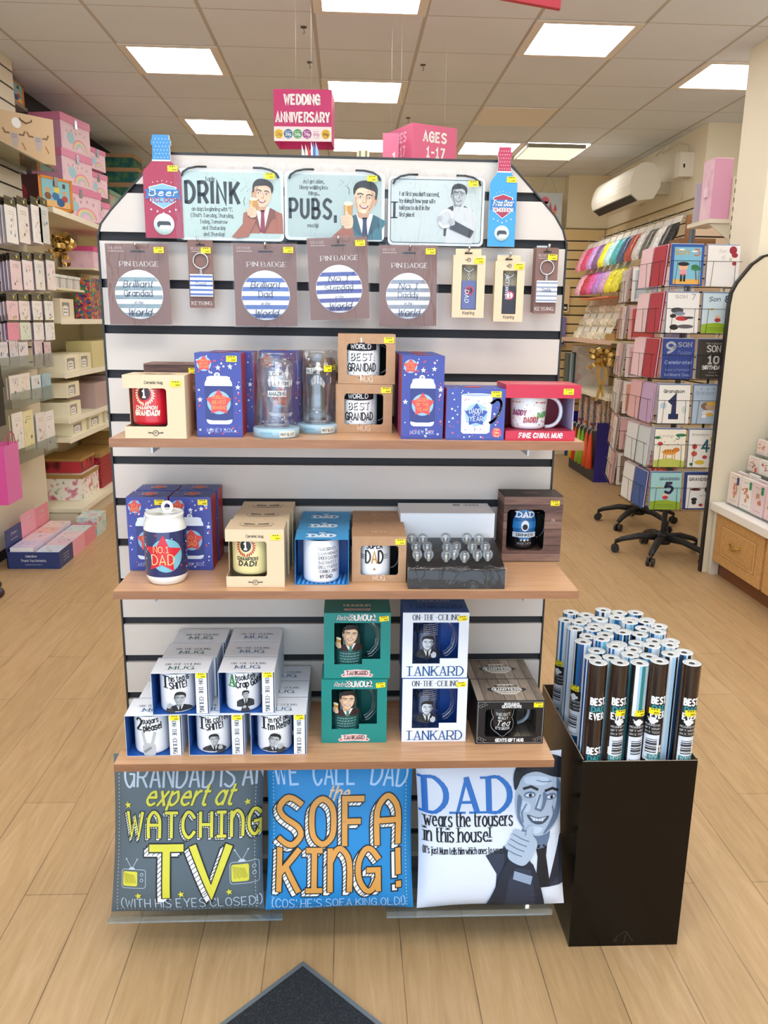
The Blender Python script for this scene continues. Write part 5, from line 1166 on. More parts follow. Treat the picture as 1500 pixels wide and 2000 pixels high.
def block(m, s, cx, y, h, w, f, col, t=.12, off=(-.0060, -.0055), o=.0042, gap=3.2, hs=.0075):
    K, Wt, Cc = P('15171c', .55), P('f0f1ee', .55), P(col, .55); kw = dict(w=w, gap=gap); th = t*h
    for k in (.5, 1.): text(m, s, cx+off[0]*k, y+off[1]*k, h, f, K, t=(th+o)/h, l=1.4, **kw)
    for k in (.35, .7, 1.): text(m, s, cx+off[0]*k, y+off[1]*k, h, f, Wt, t=(th*.9)/h, l=2.2, **kw)
    tw = twidth(s, gap); kx = w/tw; x = cx-w/2
    for ch in s:
        wg, st = glyph(ch)
        for pts, sm in st:
            q = [(x+a*kx, y+b*h/10) for a, b in pts]
            for i in range(len(q)-1):
                d = hypot(q[i+1][0]-q[i][0], q[i+1][1]-q[i][1]); n = max(1, round(d/hs))
                for j in range(n):
                    a = q[i][0]+(q[i+1][0]-q[i][0])*j/n; b = q[i][1]+(q[i+1][1]-q[i][1])*j/n
                    m.line([(a-th*.3, b-.001), (a+off[0]*1.1-th*.45, b+off[1]*1.1-.004)], .0016, f, K, 2.9)
        x += (wg+gap)*kx
    text(m, s, cx, y, h, f, K, t=(th+o*1.1)/h, l=3.6, **kw); text(m, s, cx, y, h, f, Cc, t=t, l=4.4, **kw)
def UV(t, f, w, h):
    """where a pixel of the photograph falls on the cushion's cover"""
    M = Matrix.Translation(t.location) @ t.rotation_euler.to_matrix().to_4x4()
    def px(p): k = (M @ p)-CAM; z = k.dot(_f); return W_PX/2+FPX*k.dot(_r)/z, H_PX/2+FPX*k.dot(_d)/z
    xs = [(px(f(w*(q/40-.5), h*.38, 0))[0], w*(q/40-.5)) for q in range(41)]; ys = [(px(f(0, h*q/60, 0))[1], h*q/60) for q in range(61)]; ys = ys[max(range(61), key=lambda i: ys[i][0]):]
    def ip(tab, v):
        tab = sorted(tab); v = min(max(v, tab[0][0]), tab[-1][0])
        for (a, b), (c, d) in zip(tab, tab[1:]):
            if a <= v <= c or (c, d) == tab[-1] or v < a: return b+(d-b)*(v-a)/(c-a)
    return (lambda x: ip(xs, x)), (lambda y: ip(ys, y)), (ip(ys, 1560)-ip(ys, 1700))/140
# grey one
t, m, f = cushion(-.347, .362, .372, 'grey cushion reading Grandad Is An Expert At Watching TV', '56646c')
U, V, K_ = UV(t, f, .362, .372); PL = P('b9c8d6', .6); YL = P('d9d243', .55)
dashes(m, f, .362, .372, 'c5d0d6')
text(m, 'GRANDAD IS AN', U(378), V(1537), 46*K_, f, PL, w=.335, l=1.5, t=.10, thin=.8)
text(m, 'expert at', U(368), V(1573), 37*K_, f, P('4c5418', .6), w=.205, l=1.5, t=.17, shear=.35); text(m, 'expert at', U(367), V(1572), 37*K_, f, YL, w=.205, l=2.4, t=.13, shear=.35)
block(m, 'W@TCH$#G', U(378), V(1634), 47*K_, .318, f, 'd9d243', t=.13, off=(-.005, -.005), o=.0036, gap=3.4, hs=.0055)
block(m, 'T', U(325), V(1748), 95*K_, .070, f, 'd9d243', t=.155, off=(-.013, -.012), o=.006, hs=.011); block(m, 'V', U(412), V(1744), 90*K_, .084, f, 'd9d243', t=.16, off=(-.013, -.010), o=.006, hs=.011)
for x, y in ((250, 1574), (483, 1571), (272, 1749), (354, 1747), (447, 1744)): m.star(U(x), V(y), .010, f, P('3f4a22', .6), 1.5, rot=10); m.star(U(x)-.0006, V(y)+.0006, .0088, f, YL, 2.3, rot=10)
for x, y, s in ((262, 1716, .058), (477, 1708, .068)):
    a, b = U(x), V(y); wl = P('c3cfd8', .6); q = rrect(a-s*.5, a+s*.5, b-s*.38, b+s*.38, s*.1, 3); m.line(q, .0012, f, wl, 1.5, closed=True)
    m.poly(rrect(a-s*.45, a+s*.16, b-s*.30, b+s*.30, s*.07, 3), f, YL, 1.8)
    for k in range(9): m.line([(a-s*.40+s*.05*k, b+s*.24-s*.01*k), (a-s*.34+s*.055*k, b-s*.2+s*.02*(k % 3))], .0008, f, P('5a5c1e', .6), 2.4)
    for k in (-.05, .18): m.ell(a+s*.34, b+s*k, s*.07, s*.07, f, wl, 1.6, n=14); m.ell(a+s*.34, b+s*k, s*.05, s*.05, f, P('56646c', .55), 2.2, n=14)
    m.ell(a-s*.08, b+s*.39, s*.13, s*.09, f, wl, 1.6, n=16, a0=0, a1=180)
    for q in (-.25, .22): m.line([(a-s*.08, b+s*.42), (a-s*.08+s*q, b+s*.80)], .0012, f, wl, 1.5); m.ell(a-s*.08+s*q, b+s*.80, s*.03, s*.03, f, wl, 1.6, n=8)
text(m, '(WITH HIS EYES CLOSED!)', U(372), V(1771), 19*K_, f, PL, w=.33, l=1.5, t=.10); m.build('cover', t)
# blue one
t, m, f = cushion(.014, .356, .372, 'bright blue cushion reading We Call Dad The Sofa King', '1f86c8', tilt=.26)
U, V, K_ = UV(t, f, .356, .372); PB = P('a9cdf0', .6); OR = 'd99b4a'
dashes(m, f, .356, .372, 'bfe0f4')
text(m, 'WE', U(562), V(1533), 44*K_, f, PB, w=.058, l=1.5, t=.10, rot=.08); text(m, 'CALL', U(653), V(1531), 44*K_, f, PB, w=.100, l=1.5, t=.10); text(m, 'DAD', U(757), V(1536), 46*K_, f, PB, w=.085, l=1.5, t=.10, rot=-.12)
text(m, 'the', U(659), V(1563), 27*K_, f, P('e0a860', .6), w=.048, l=1.5, t=.16, shear=.35); text(m, 'the', U(658), V(1562), 27*K_, f, P('c9dff0', .6), w=.048, l=2.3, t=.05, shear=.35)
block(m, 'SOF@', U(662), V(1648), 88*K_, .290, f, OR, t=.125, off=(-.010, -.010), o=.0050, gap=3.2, hs=.009)
block(m, 'K$#G', U(642), V(1738), 80*K_, .240, f, OR, t=.135, off=(-.010, -.009), o=.0050, gap=3., hs=.009); block(m, '!', U(776), V(1738), .094, .012, f, OR, t=.13, off=(-.011, -.008), o=.005, hs=.010) if 0 else None
x, y = U(777), V(1738)
for q, c, l, e in (((-.010, -.008), '15171c', 1.4, .003), ((-.010, -.008), 'f0f1ee', 2.2, -.0005), ((0, 0), '15171c', 3.6, .0025), ((0, 0), OR, 4.4, 0)):
    for z0, z1 in ((28*K_, 80*K_), (2*K_, 15*K_)): m.rect(x+q[0]-.0065-e, x+q[0]+.0065+e, y+q[1]+z0-e, y+q[1]+z1+e, f, P(c, .55), l)
text(m, '(COS\' HE\'S SOFA KING OLD!)', U(662), V(1768), 18*K_, f, PB, w=.318, l=1.5, t=.10); m.build('cover', t)
# white one with the portrait
t, m, f = cushion(.380, .360, .372, 'white cushion reading Dad Wears The Trousers with a man\'s portrait', 'dfe6f4', tilt=.25, roll=-.015)
U, V, K_ = UV(t, f, .360, .372)
DBL = P('1f6fc4', .5); text(m, 'DAD', U(914), V(1586), 66*K_, f, DBL, w=.205, l=1.5, t=.18, serif=True, thin=.45, gap=3.6)
text(m, 'wears the trousers', U(829), V(1613), 27*K_, f, INK, w=.216, l=1.5, al='l', serif=True, thin=.5, t=.13); text(m, 'in this house!', U(829), V(1643), 27*K_, f, INK, w=.160, l=1.5, al='l', serif=True, thin=.5, t=.13)
text(m, '(It\'s just Mum tells him which ones to wear!)', U(826), V(1667), 13*K_, f, INK, w=.200, l=1.5, al='l', serif=True, thin=.5, t=.13)
PB2 = dict(BLUEG); s = 142*K_
man(m, f, U(1057), V(1565), s, PB2, flip=1, tilt=-.16, l=1.5, bust=1.0, wide=.66, fine=True)
m.poly(smooth_pts([(U(950), V(1790)), (U(965), V(1735)), (U(985), V(1690)), (U(1003), V(1672)), (U(1040), V(1690)), (U(1062), V(1790))], 3), f, P(BLUEG['suit2'], .6), 9.4)
fist(m, f, U(1022), V(1652), .060, PB2, -.5, l=11, arm=[(U(985), V(1790)), (U(992), V(1720)), (U(1005), V(1695)), (U(1035), V(1700)), (U(1045), V(1790))])
m.poly([(U(1003), V(1700)), (U(1038), V(1712)), (U(1034), V(1728)), (U(1000), V(1716))], f, P('8fa0ba', .6), 13); m.build('cover', t)

# ================================================================ black bin of wrapping paper rolls
bx0, bx1, by0, by1, bz = .580, .853, -.222, .178, .508
t = thing('wrap_bin', 'black glossy cardboard bin full of gift wrap rolls, on the floor', 'bin', (bx0, by0, 0)); m = MB(); k = P('070605', .16, spec=.3); br = P('6b4a30', .7); w, d = bx1-bx0, by1-by0; e = .003; ed = P('a79a8a', .7)
m.box(0, w, 0, e, 0, bz, k, back=br, top=ed); m.box(0, w, d-e, d, 0, bz+.006, k, front=br, top=ed); m.box(0, e, e, d-e, 0, bz+.004, k, right=br, top=ed); m.box(w-e, w, e, d-e, 0, bz+.004, k, left=br, top=ed); m.box(e, w-e, e, d-e, .001, .006, k); m.build('carton', t)
m = MB(); g = P('3a3632', .4)
for pts in ([(.10, .012), (.112, .03), (.13, .042), (.142, .025), (.15, .012)], [(.128, .008), (.131, .034)], [(.105, .01), (.11, .02)]): m.line([(a+.01, b) for a, b in pts], .0012, front(0), g, 1)
m.build('scuff', t)
STC = ['e8ecf0', '9fc4dd', '1f4f86', '15161a', '6fb4c8', 'e8ecf0', '2a6fa8', 'cfd8df']
def stripes_roll(m, r, z0, z1, seed, pal=STC):
    rr = random.Random(seed); a = 0.; n = 22; cuts = []
    vs = []
    while len(cuts) < n: cuts.append(rr.choice((.5, 1, 1, 1.6)))
    tot = sum(cuts); ang = rr.uniform(0, 6.28)
    for k, c in enumerate(cuts):
        b = ang+2*pi*c/tot; mid = (ang+b)/2; pts = [(r*sin(q), -r*cos(q)) for q in (ang, mid, b)]
        m.add([(x, y, z) for z in (z0, z1) for x, y in pts], [(0, 1, 4, 3), (1, 2, 5, 4)], P(pal[rr.randrange(len(pal))], .25, coat=.3), True); ang = b
def wrap_roll(x, y, label, kind, zt, lab=None, seed=0, stick=False):
    r = .0208; z0 = .012; t = thing('gift_wrap_roll', label, 'gift wrap roll', (x, y, 0), group='gift wrap rolls in the black bin'); m = MB()
    if kind == 'dad':
        m.lathe([(r, z0), (r, zt)], P('2a1d17', .2, coat=.5), 24); f = cyl(r*1.006); wt = P('f0f2f2', .4)
        for a, c in ((.030, '9fc4dd'), (.036, '15161a'), (.042, 'e8ecf0'), (-.028, '5a3f2e'), (-.020, '3a2a20')): m.rect(a-.003, a+.003, z0, zt, f, P(c, .25, coat=.3), 1)
        for zb in (zt-.250, zt-.120-.005):
            text(m, 'BEST.', .002, zb+.028, .0155, f, wt, w=.036, l=2, t=.25, gap=3.4); m.rect(-.018, .020, zb+.010, zb+.024, f, P('17445c', .3), 1.6); text(m, 'DAD', .002, zb+.011, .012, f, P('3f9a94', .4), w=.03, l=2.4, t=.22); text(m, 'EVER.', .002, zb-.008, .0145, f, wt, w=.036, l=2, t=.25, gap=3.4)
    else: stripes_roll(m, r, z0, zt, seed, ['eef0f2', '15161a', '1f7f80', 'eef0f2', '9fc4dd'] if kind == 'teal' else STC)
    wt = P('d9dcdd', .45); m.lathe([(r, zt), (r*.96, zt+.0008), (r*.55, zt), (r*.34, zt-.001)], wt, 24)
    for q in (.88, .78, .68, .60, .50): m.lathe([(r*q, zt+.0012), (r*(q-.025), zt+.0012)], P('aab0b3', .5), 24)
    m.lathe([(r*.34, zt-.001), (r*.33, zt-.03), (0, zt-.032)], P('55504a', .8), 16); m.build('paper', t)
    if lab is not None:
        b = MB(); f = cyl(r*1.02, a0=lab); zb = zt-.125; bk = P('101114', .35)
        b.rect(-.021, .021, zb-.052, zb, f, bk, 1)
        for px, pz, q in ((-.006, -.014, .004), (.001, -.011, .005), (.008, -.015, .004), (.0, -.018, .006)): b.ell(px, zb+pz, q*1.2, q, f, P('e8e8e8', .4), 2, n=9)
        b.line([(-.012, zb-.008), (-.006, zb-.014), (0, zb-.018)], .002, f, P('e8e8e8', .4), 2.4)
        for s, zz in (('PENNINGTON', -.029), ('GIFT WRAP', -.038), ('2M X 70CM', -.047)): text(b, s, 0, zb+zz, .0045, f, P('d8d8d8', .4), w=.036, l=2, t=.16)
        b.rect(-.019, .020, zb-.118, zb-.052, f, P('dfe5ee', .45), 1)
        for q in range(8): b.rect(-.012, .014, zb-.064-.0045*q-.0012*(q % 3), zb-.0625-.0045*q, f, INK, 2)
        scribble(b, 0, zb-.112, .026, f, INK, .002, 2, 3); b.build('label_band', t)
    if stick: sticker(t, cyl(r*1.05, a0=lab or .4), .002, zt-.116, .024, .015)
rr = random.Random(9)
FR = [(.6065, 'dad', None, False, 'brown Best Dad Ever roll without label, front left corner of the bin'), (.657, 'dad', .15, True, 'brown Best Dad Ever roll with label, second along the front'), (.703, 'teal', .1, True, 'white and teal striped roll with label, third along the front'), (.7495, 'dad', -.5, True, 'brown Best Dad Ever roll with label turned left, fourth along the front'), (.826, 'dad', -.1, True, 'brown Best Dad Ever roll with label, front right corner of the bin')]
for x, kd, lb, sk, lab in FR: wrap_roll(x, -.194, lab, kd, .745+rr.uniform(-.003, .003), lb, int(x*1000), sk)
wrap_roll(.786, -.165, 'black and white striped roll set back between the two right front rolls', 'str', .752, None, 77)
for k in range(1, 9):
    n = 6 if k % 2 else 5
    for i in range(n):
        x = (.6075 if k % 2 else .629)+.0445*i+rr.uniform(-.001, .001); y = -.150+.0395*(k-1)+rr.uniform(-.001, .001)
        if k == 1 and i == 4: continue
        side = i == 0
        wrap_roll(min(x, .825), y, ORD[i]+' roll from the left in row '+['two', 'three', 'four', 'five', 'six', 'seven', 'eight', 'nine'][k-1]+' of the wrap bin', 'str', .742+rr.uniform(-.006, .012), (-1.0 if side and k in (2, 3, 4, 7, 8) else None), k*31+i, side and k in (2, 3, 7))
# entrance mat corner
t = thing('entrance_mat', 'dark charcoal entrance mat with grey edge, corner pointing into the shop', 'mat', (-.073, -.257, 0), rz=radians(225)); m = MB(); CP = speckle('mat_pile', [(.35, '15181d'), (.6, '272c33'), (.8, '4a525c')], 260., .95, bmp=.6)
m.box(.012, 1.1, .012, 1.1, .0005, .009, CP); m.build('pile', t); m = MB(); AL = P('8d979c', .4, .6); m.box(0, 1.1, 0, .0118, .0005, .0075, AL); m.box(0, .0118, .0119, 1.1, .0005, .0075, AL); m.build('edge_strip', t)
# ================================================================ left wall: hanging card packs
PRINTS = [['e9a7b4', 'b98fb0', '9fb7a0'], ['d66f80', 'e2b0a4', '8fae9a'], ['8a8a92', 'c9a6a6', '9aa7b8'], ['8fb3c9', '5f86a0', 'd9c9a0'], ['caa1a1', '7a6a72', 'd7d3b0']]
def sprig(m, f, x0, x1, z0, z1, pal, seed, n=7, l=1.2):
    r = random.Random(seed); w, h = x1-x0, z1-z0
    for k in range(n):
        x, z = x0+w*r.uniform(.15, .85), z0+h*r.uniform(.1, .75); c = P(pal[k % len(pal)], .6); q = min(w, h)
        if k % 3: m.ell(x, z, q*r.uniform(.04, .10), q*r.uniform(.04, .09), f, c, l+.3*k/n, n=9, rot=r.uniform(0, 90))
        else: m.line([(x, z), (x+q*r.uniform(-.15, .15), z+q*.25)], q*.02, f, c, l)
    for k in range(2): scribble(m, (x0+x1)/2, z0+h*(.86-.07*k), w*.6, f, P(pal[-2], .6), h*.03, l, seed+k)
HDR = glassy('dark_header_film', 'a9a6a0', gl=.10, r=.12, crinkle=.3)
def card_pack(y, z, w, h, col, label, seed, th=.004, x=-1.95, hd=.045, group='bagged card packs on the left wall', pal=None, art=True):
    t = thing('card_pack', label, 'card pack', (x, y, z), group=group); m = MB()
    m.box(-th, 0, -w/2, w/2, -h, 0, P(col, .45)); f = right(0)
    if art: sprig(m, f, -w*.46, w*.46, -h*.97, -h*.03, pal or PRINTS[seed % 5], seed)
    m.build('cards', t)
    if hd:
        b = MB(); b.box(-th*.6, -th*.3, -w*.49, w*.49, 0.0005, hd, HDR); hb = b.build('bag_header', t)
        if art: b = MB(); b.ell(w*.12, hd*.5, .011, .011, right(.0004), P('d8dc50', .5), 1, n=14); b.build('price_dot', hb)
    return t
def hookrow(rowname, v0, v1, us, cols, wd, zoff=0, n=4):
    for i, u in enumerate(us):
        a, b = atx(u, v0, -1.95), atx(u, v1, -1.95); y = a.y; h = a.z-b.z; w = wd
        for q in range(n):
            lb = ('front' if q == 0 else ORD[q])+' card pack on the '+ORD[i]+' hook, '+rowname+', left wall'
            c = cols[i % len(cols)] if q == 0 else random.choice(['d9cfe4', 'e9e4ee', 'e4d5e0', 'f0eef0'])
            card_pack(y+.004*q, a.z-.004*q, w, h, c, lb, i*7+int(v0), x=-1.95-.022*q, art=(q == 0), hd=.05 if q == 0 else .046)
        t = thing('wall_hook', ORD[i]+' metal hook in the '+rowname+' of the left wall', 'hook', (XP, y, a.z+.030), group='hooks on the left wall'); m = MB()
        m.tube([(.001, 0, 0), (.19, 0, 0), (.20, 0, .012)], .0025, STEEL, 6); m.build('prong', t)
hookrow('top row', 402, 474, [20, 44, 70, 84], ['f3f3f0', 'efe9e2', 'f4f2f0', 'd9dcd8'], .165)
hookrow('second row', 509, 566, [30, 53, 76, 98], ['f0d9de', 'f3e9ec', 'eeeae6', 'efe6e4'], .155)
hookrow('third row', 588, 625, [24, 47, 72, 95], ['f0cdd4', 'f0e6e2', 'f1efee', 'eef0ee'], .160, n=3)
hookrow('fourth row', 630, 664, [26, 49, 75, 97], ['ea9ab0', 'dfe9d6', 'f3eff0', 'eef1f2'], .165, n=3)
def pocket(name, us, v0, v1, cols, depth=.05, x=-1.95):
    ys = []
    for i, u in enumerate(us):
        a, b = atx(u, v0, x), atx(u, v1, x); ys.append((a.y, a.z, b.z))
    for i, (y, z1, z0) in enumerate(ys):
        for q in range(2):
            card_pack(y+.01*q, z1-.012*q+.012*(i % 2), .155, z1-z0-.002-.012*q+.012*(i % 2), cols[(i+q) % len(cols)], ('front' if q == 0 else 'second')+' card at place '+['one', 'two', 'three', 'four', 'five'][i]+' of the '+name, i*3+int(v0)+q, x=x-.006-.02*q, hd=0, group='cards in clear pockets on the left wall', art=(q == 0))
    y0, y1 = min(q[0] for q in ys)-.09, max(q[0] for q in ys)+.09; z0 = min(q[2] for q in ys)
    t = thing('card_pocket', 'clear plastic pocket holding the cards of the '+name, 'card holder', (x, 0, z0-.003), group='clear card pockets on the left wall'); m = MB()
    m.box(.001, .003, y0, y1, 0, .09, ACRYL); m.box(XP-x+.001, .001, y0, y1, -.003, 0, ACRYL); m.build('tray', t)
pocket('upper clear pocket', [8, 27, 46, 78, 92], 668, 716, ['e3dfe6', 'd9d6de', 'e6e2e6', 'e4d3da', 'dbc7d0'])
pocket('middle clear pocket', [30, 50, 72, 92], 733, 780, ['eee6e2', 'efe9dd', 'dfe6ea', '9cc3d2', 'd5e3e8'])
pocket('bottom clear pocket', [35, 56, 80, 98], 806, 880, ['efeee8', 'ece5b4', 'ebe6e2', 'f0efee'])
t = thing('gift_bag', 'hot pink gift bag hanging at the left edge of the photo', 'gift bag', (-1.86, 2.72, .47)); m = MB(); m.box(-.10, 0, -.13, .07, 0, .33, P('d94fa0', .35), right=P('e070b8', .3)); m.box(-.12, -.101, -.11, .09, .01, .33, P('b52a62', .4)); m.build('bag', t)
m = MB(); m.tube([(0.002, -.07, .33), (.0, -.06, .38), (0, -.02, .40), (0, .02, .38), (.002, .03, .33)], .003, P('b52a62', .5), 6); m.build('handle', t)
t = thing('gift_bag', 'black gift bag at the left edge above the pink one', 'gift bag', (-1.90, 2.72, .90)); m = MB(); m.box(-.08, 0, -.10, .03, 0, .34, P('111318', .4)); m.extrude([(.03, .22), (.06, .21), (.03, .30)], -.03, -.002, P('111318', .4), fn=lambda a, b, d: (d, a, b)); m.build('bag', t)
t = thing('castor_base', 'dark castor wheel of a stand at the left edge of the floor', 'castor', (-1.87, 2.38, 0)); m = MB()
m.lathe([(0, -.011), (.026, -.011), (.030, -.006), (.030, .006), (.026, .011), (0, .011)], P('3a1f22', .4), 22); m.v = [(q[0], q[2], q[1]+.030) for q in m.v]; m.build('wheel', t); m = MB(); m.box(-.22, .012, -.018, .018, .062, .085, BLACK); m.tube([(0, 0, .03), (0, 0, .062)], .006, STEEL, 6); m.build('foot_arm', t)

# ================================================================ left shelving bay
CRS = P('eae3c6', .5); xf = -1.95
t = thing('shelving_bay', 'cream shop shelving bay with five shelves along the left wall', 'shelving', (0, 0, 0)); y0, y1 = 3.92, 7.0
m = MB(); m.box(XL+.051, XL+.07, y0, y1, .0, 2.2, P('d8cfae', .6)); m.build('back_panel', t)
SZ = [2.215, 1.485, 1.113, .793, .14]
for k, z in enumerate(SZ):
    m = MB(); fx = xf if k < 4 else xf+.045; m.box(XL+.0701, fx, y0, y1, z-.03, z, CRS); m.box(fx, fx+.006, y0, y1, z-.036, z+.002, P('f2edda', .45)); m.build('shelf_board', t)
for y in (y0+.003, 5.45, y1-.02):
    m = MB(); m.box(XL+.0702, XL+.10, y-.0, y+.02, 0, 2.18, P('d9d2b8', .5)); m.build('upright', t)
m = MB(); m.box(XL+.0701, xf+.02, y0, y1, 0, .105, P('d9d0b8', .6)); m.build('base', t)
def crate(name, label, cat, u0, u1, vb, vt, dep, col, group=None, x=xf, lid=None, front_art=None, side_col=None, y_rng=None, z=None, lidh=.22, top_col=None, rz=0.):
    a = atx(u0, vb, x); y0_ = a.y if y_rng is None else y_rng[0]; z0 = a.z if z is None else z
    y1_ = atx(u1, vb, x).y if y_rng is None else y_rng[1]; h = atx(u0, vt, x).z-atx(u0, vb, x).z
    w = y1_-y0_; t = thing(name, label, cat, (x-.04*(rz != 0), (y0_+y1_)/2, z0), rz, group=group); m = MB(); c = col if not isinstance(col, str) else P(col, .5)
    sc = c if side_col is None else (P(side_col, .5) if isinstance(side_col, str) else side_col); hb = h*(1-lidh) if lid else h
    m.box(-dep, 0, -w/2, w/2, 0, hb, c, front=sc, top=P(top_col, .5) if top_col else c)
    if front_art: front_art(m, right(0), w, hb)
    m.build('box', t)
    if lid:
        b = MB(); b.box(-dep-.004, .005, -w/2-.005, w/2+.005, hb+.0003, h, P(lid, .45) if isinstance(lid, str) else lid, top=P(top_col, .5) if top_col else None); 
        if not top_col: b.box(-dep-.004, .005, -w/2-.005, w/2+.005, h-.0005, h, P(lid, .45) if isinstance(lid, str) else lid)
        b.build('lid', t)
    return t, w, h
PKP = speckle('pale_pink_print', [(.30, 'd9a9c4'), (.45, 'eec6d8'), (.7, 'f3d6e2')], 9., .5)
def rainbow(m, f, w, h):
    m.rect(-w*.42, w*.42, h*.05, h*.92, f, P('f0d3dd', .5), 1); m.ell(-w*.18, h*.48, w*.13, h*.22, f, P('a9d3e2', .5), 1.6, n=14)
    for k, c in enumerate(('f0a0b8', 'f6e0a0', 'b7dcd0', 'e6c4e6', 'f3d6e2')): m.ell(w*.12, h*.10, w*(.26-.045*k), h*(.42-.075*k), f, P(c, .5), 2+.5*k, n=14, a0=0, a1=180)
    for k in range(5): m.star(-w*.3+w*.15*k, h*(.7+.06*(k % 2)), w*.03, f, P('c78ab8', .5), 2)
def latched(t, w, h, z):
    m = MB(); m.box(.001, .008, -.018, .018, z-.03, z+.03, STEEL); m.build('latch', next((c for c in t.children if c.name.startswith('lid')), t))
zb = 2.221
def pchest(u0, u1, vb, vt, lb, **k):
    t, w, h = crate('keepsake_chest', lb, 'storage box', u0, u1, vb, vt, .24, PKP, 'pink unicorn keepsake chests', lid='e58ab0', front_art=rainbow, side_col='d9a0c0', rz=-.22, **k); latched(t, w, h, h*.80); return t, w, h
t1, w1, h1 = pchest(145, 192, 412, 348, 'large pink chest, bottom of the tall stack on the top left shelf', z=zb)
t2, w2, h2 = pchest(140, 170, 350, 284, 'medium pink chest, middle of the tall stack on the top left shelf', z=zb+h1+.001, y_rng=(4.44, 4.86))
t3, w3, h3 = pchest(128, 165, 291, 222, 'pink chest at the top of the tall stack near the ceiling', z=zb+h1+h2+.002, y_rng=(4.46, 4.86))
pchest(190, 206, 430, 380, 'small pink chest right of the large pink chest', z=zb, y_rng=(5.02, 5.32)); pchest(192, 210, 395, 350, 'small pink chest on another small one, right of the tall stack', z=zb+.235, y_rng=(5.03, 5.31)); pchest(172, 192, 360, 318, 'little pink chest at the top of the short stack', z=zb+.435, y_rng=(5.04, 5.30))
def toyart(m, f, w, h):
    o = P('d98a2c', .4); m.rect(-w*.5, w*.5, 0, h*.08, f, o, 1); m.rect(-w*.5, w*.5, h*.92, h, f, o, 1); m.rect(-w*.5, -w*.42, 0, h, f, o, 1); m.rect(w*.42, w*.5, 0, h, f, o, 1)
    m.rect(-w*.41, w*.41, h*.09, h*.91, f, P('86c4cf', .45), 1.5); m.rect(-w*.41, w*.41, h*.09, h*.28, f, P('e6b878', .45), 2)
    for x, z, r, c in ((-.25, .40, .10, '8a5436'), (-.25, .58, .07, 'd9a070'), (-.02, .42, .11, '3c74a8'), (.02, .62, .09, 'e8cf60'), (.25, .38, .09, 'b5443a'), (.25, .56, .06, 'd9a070'), (.12, .25, .12, '2f5f94')): m.ell(w*x, h*z, w*r, h*r*1.1, f, P(c, .5), 2.5, n=14)
    m.rect(-w*.08, w*.05, h*.72, h*.88, f, P('4a3a2c', .5), 2.5); m.rect(w*.2, w*.28, h*.70, h*.84, f, P('4a3a2c', .5), 2.5)
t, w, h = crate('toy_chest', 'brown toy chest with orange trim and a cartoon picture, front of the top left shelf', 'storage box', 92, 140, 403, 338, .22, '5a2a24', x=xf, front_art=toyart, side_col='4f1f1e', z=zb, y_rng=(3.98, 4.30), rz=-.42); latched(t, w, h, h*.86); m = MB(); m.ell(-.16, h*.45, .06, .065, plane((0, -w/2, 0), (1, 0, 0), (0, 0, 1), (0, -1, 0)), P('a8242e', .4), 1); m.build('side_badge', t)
# glass shelf with bags
t = thing('glass_shelf', 'clear glass shelf high on the left wall, with tan gift bags', 'shelf', (0, 0, 2.435)); m = MB(); m.box(XP+.001, -1.90, 2.6, 3.92, 0, .010, glassy('green_glass', 'dfe6dc', gl=.10, r=.03, alpha=.12, colr='d8d2bc')); m.build('shelf_pane', t)
m = MB(); m.box(XP+.001, XP+.03, 2.6, 3.92, -.02, -.0003, STEEL); m.build('shelf_rail', t)
def cowbag(m, f, w, h):
    for cx in (-.22, .20):
        s = P('b9ada8', .6); hn = P('8a6a48', .6); X, Zc = w*cx, h*.42
        m.poly([(X-w*.09, Zc+h*.14), (X+w*.09, Zc+h*.14), (X+w*.07, Zc), (X+w*.035, Zc-h*.17), (X-w*.035, Zc-h*.17), (X-w*.07, Zc)], f, s, 1)
        for q in (-1, 1): m.line([(X+q*w*.09, Zc+h*.12), (X+q*w*.16, Zc+h*.12), (X+q*w*.19, Zc+h*.2)], w*.03, f, hn, 1.4)
        for k in range(6): m.ell(X+w*(.03*(k % 3)-.03), Zc+h*(.1-.05*(k//3)), w*.012, h*.012, f, P('7a7088', .6), 2, n=8)
        m.line([(X+w*.13, Zc-h*.05), (X+w*.18, Zc-h*.18)], w*.025, f, P('a8784a', .6), 1.4)
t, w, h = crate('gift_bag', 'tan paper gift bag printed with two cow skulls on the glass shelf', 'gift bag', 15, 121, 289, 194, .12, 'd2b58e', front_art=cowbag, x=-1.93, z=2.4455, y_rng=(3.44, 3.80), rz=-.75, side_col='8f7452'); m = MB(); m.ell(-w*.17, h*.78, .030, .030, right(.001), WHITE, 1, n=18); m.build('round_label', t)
m = MB(); m.tube([(-.02, -w*.12, h), (.004, -w*.1, h*.86), (.006, 0, h*.80), (.004, w*.1, h*.86), (-.02, w*.12, h)], .004, P('6a5238', .6), 6); m.build('handle', t)
crate('gift_bag', 'striped brown paper bag at the far left end of the glass shelf', 'gift bag', 0, 12, 287, 200, .12, planks('brown_stripe_bag', [(.2, '7a6248'), (.8, 'a98c66')], '5c4630', .05, 'Y'), x=-1.98, z=2.4455, y_rng=(2.82, 3.10))
t, w, h = crate('toy_chest', 'dark brown chest with orange trim, high up behind the tan bag', 'storage box', 36, 100, 205, 165, .09, '5a2a24', x=-2.235, z=2.92, y_rng=(3.95, 4.36), front_art=toyart, side_col='4a2420')
tag(MB().box(XL+.051, -2.225, 3.93, 4.38, 2.90, 2.919, P('8a8478', .5)).build('high_shelf'), 'narrow grey shelf under the dark chest near the ceiling', 'shelf')
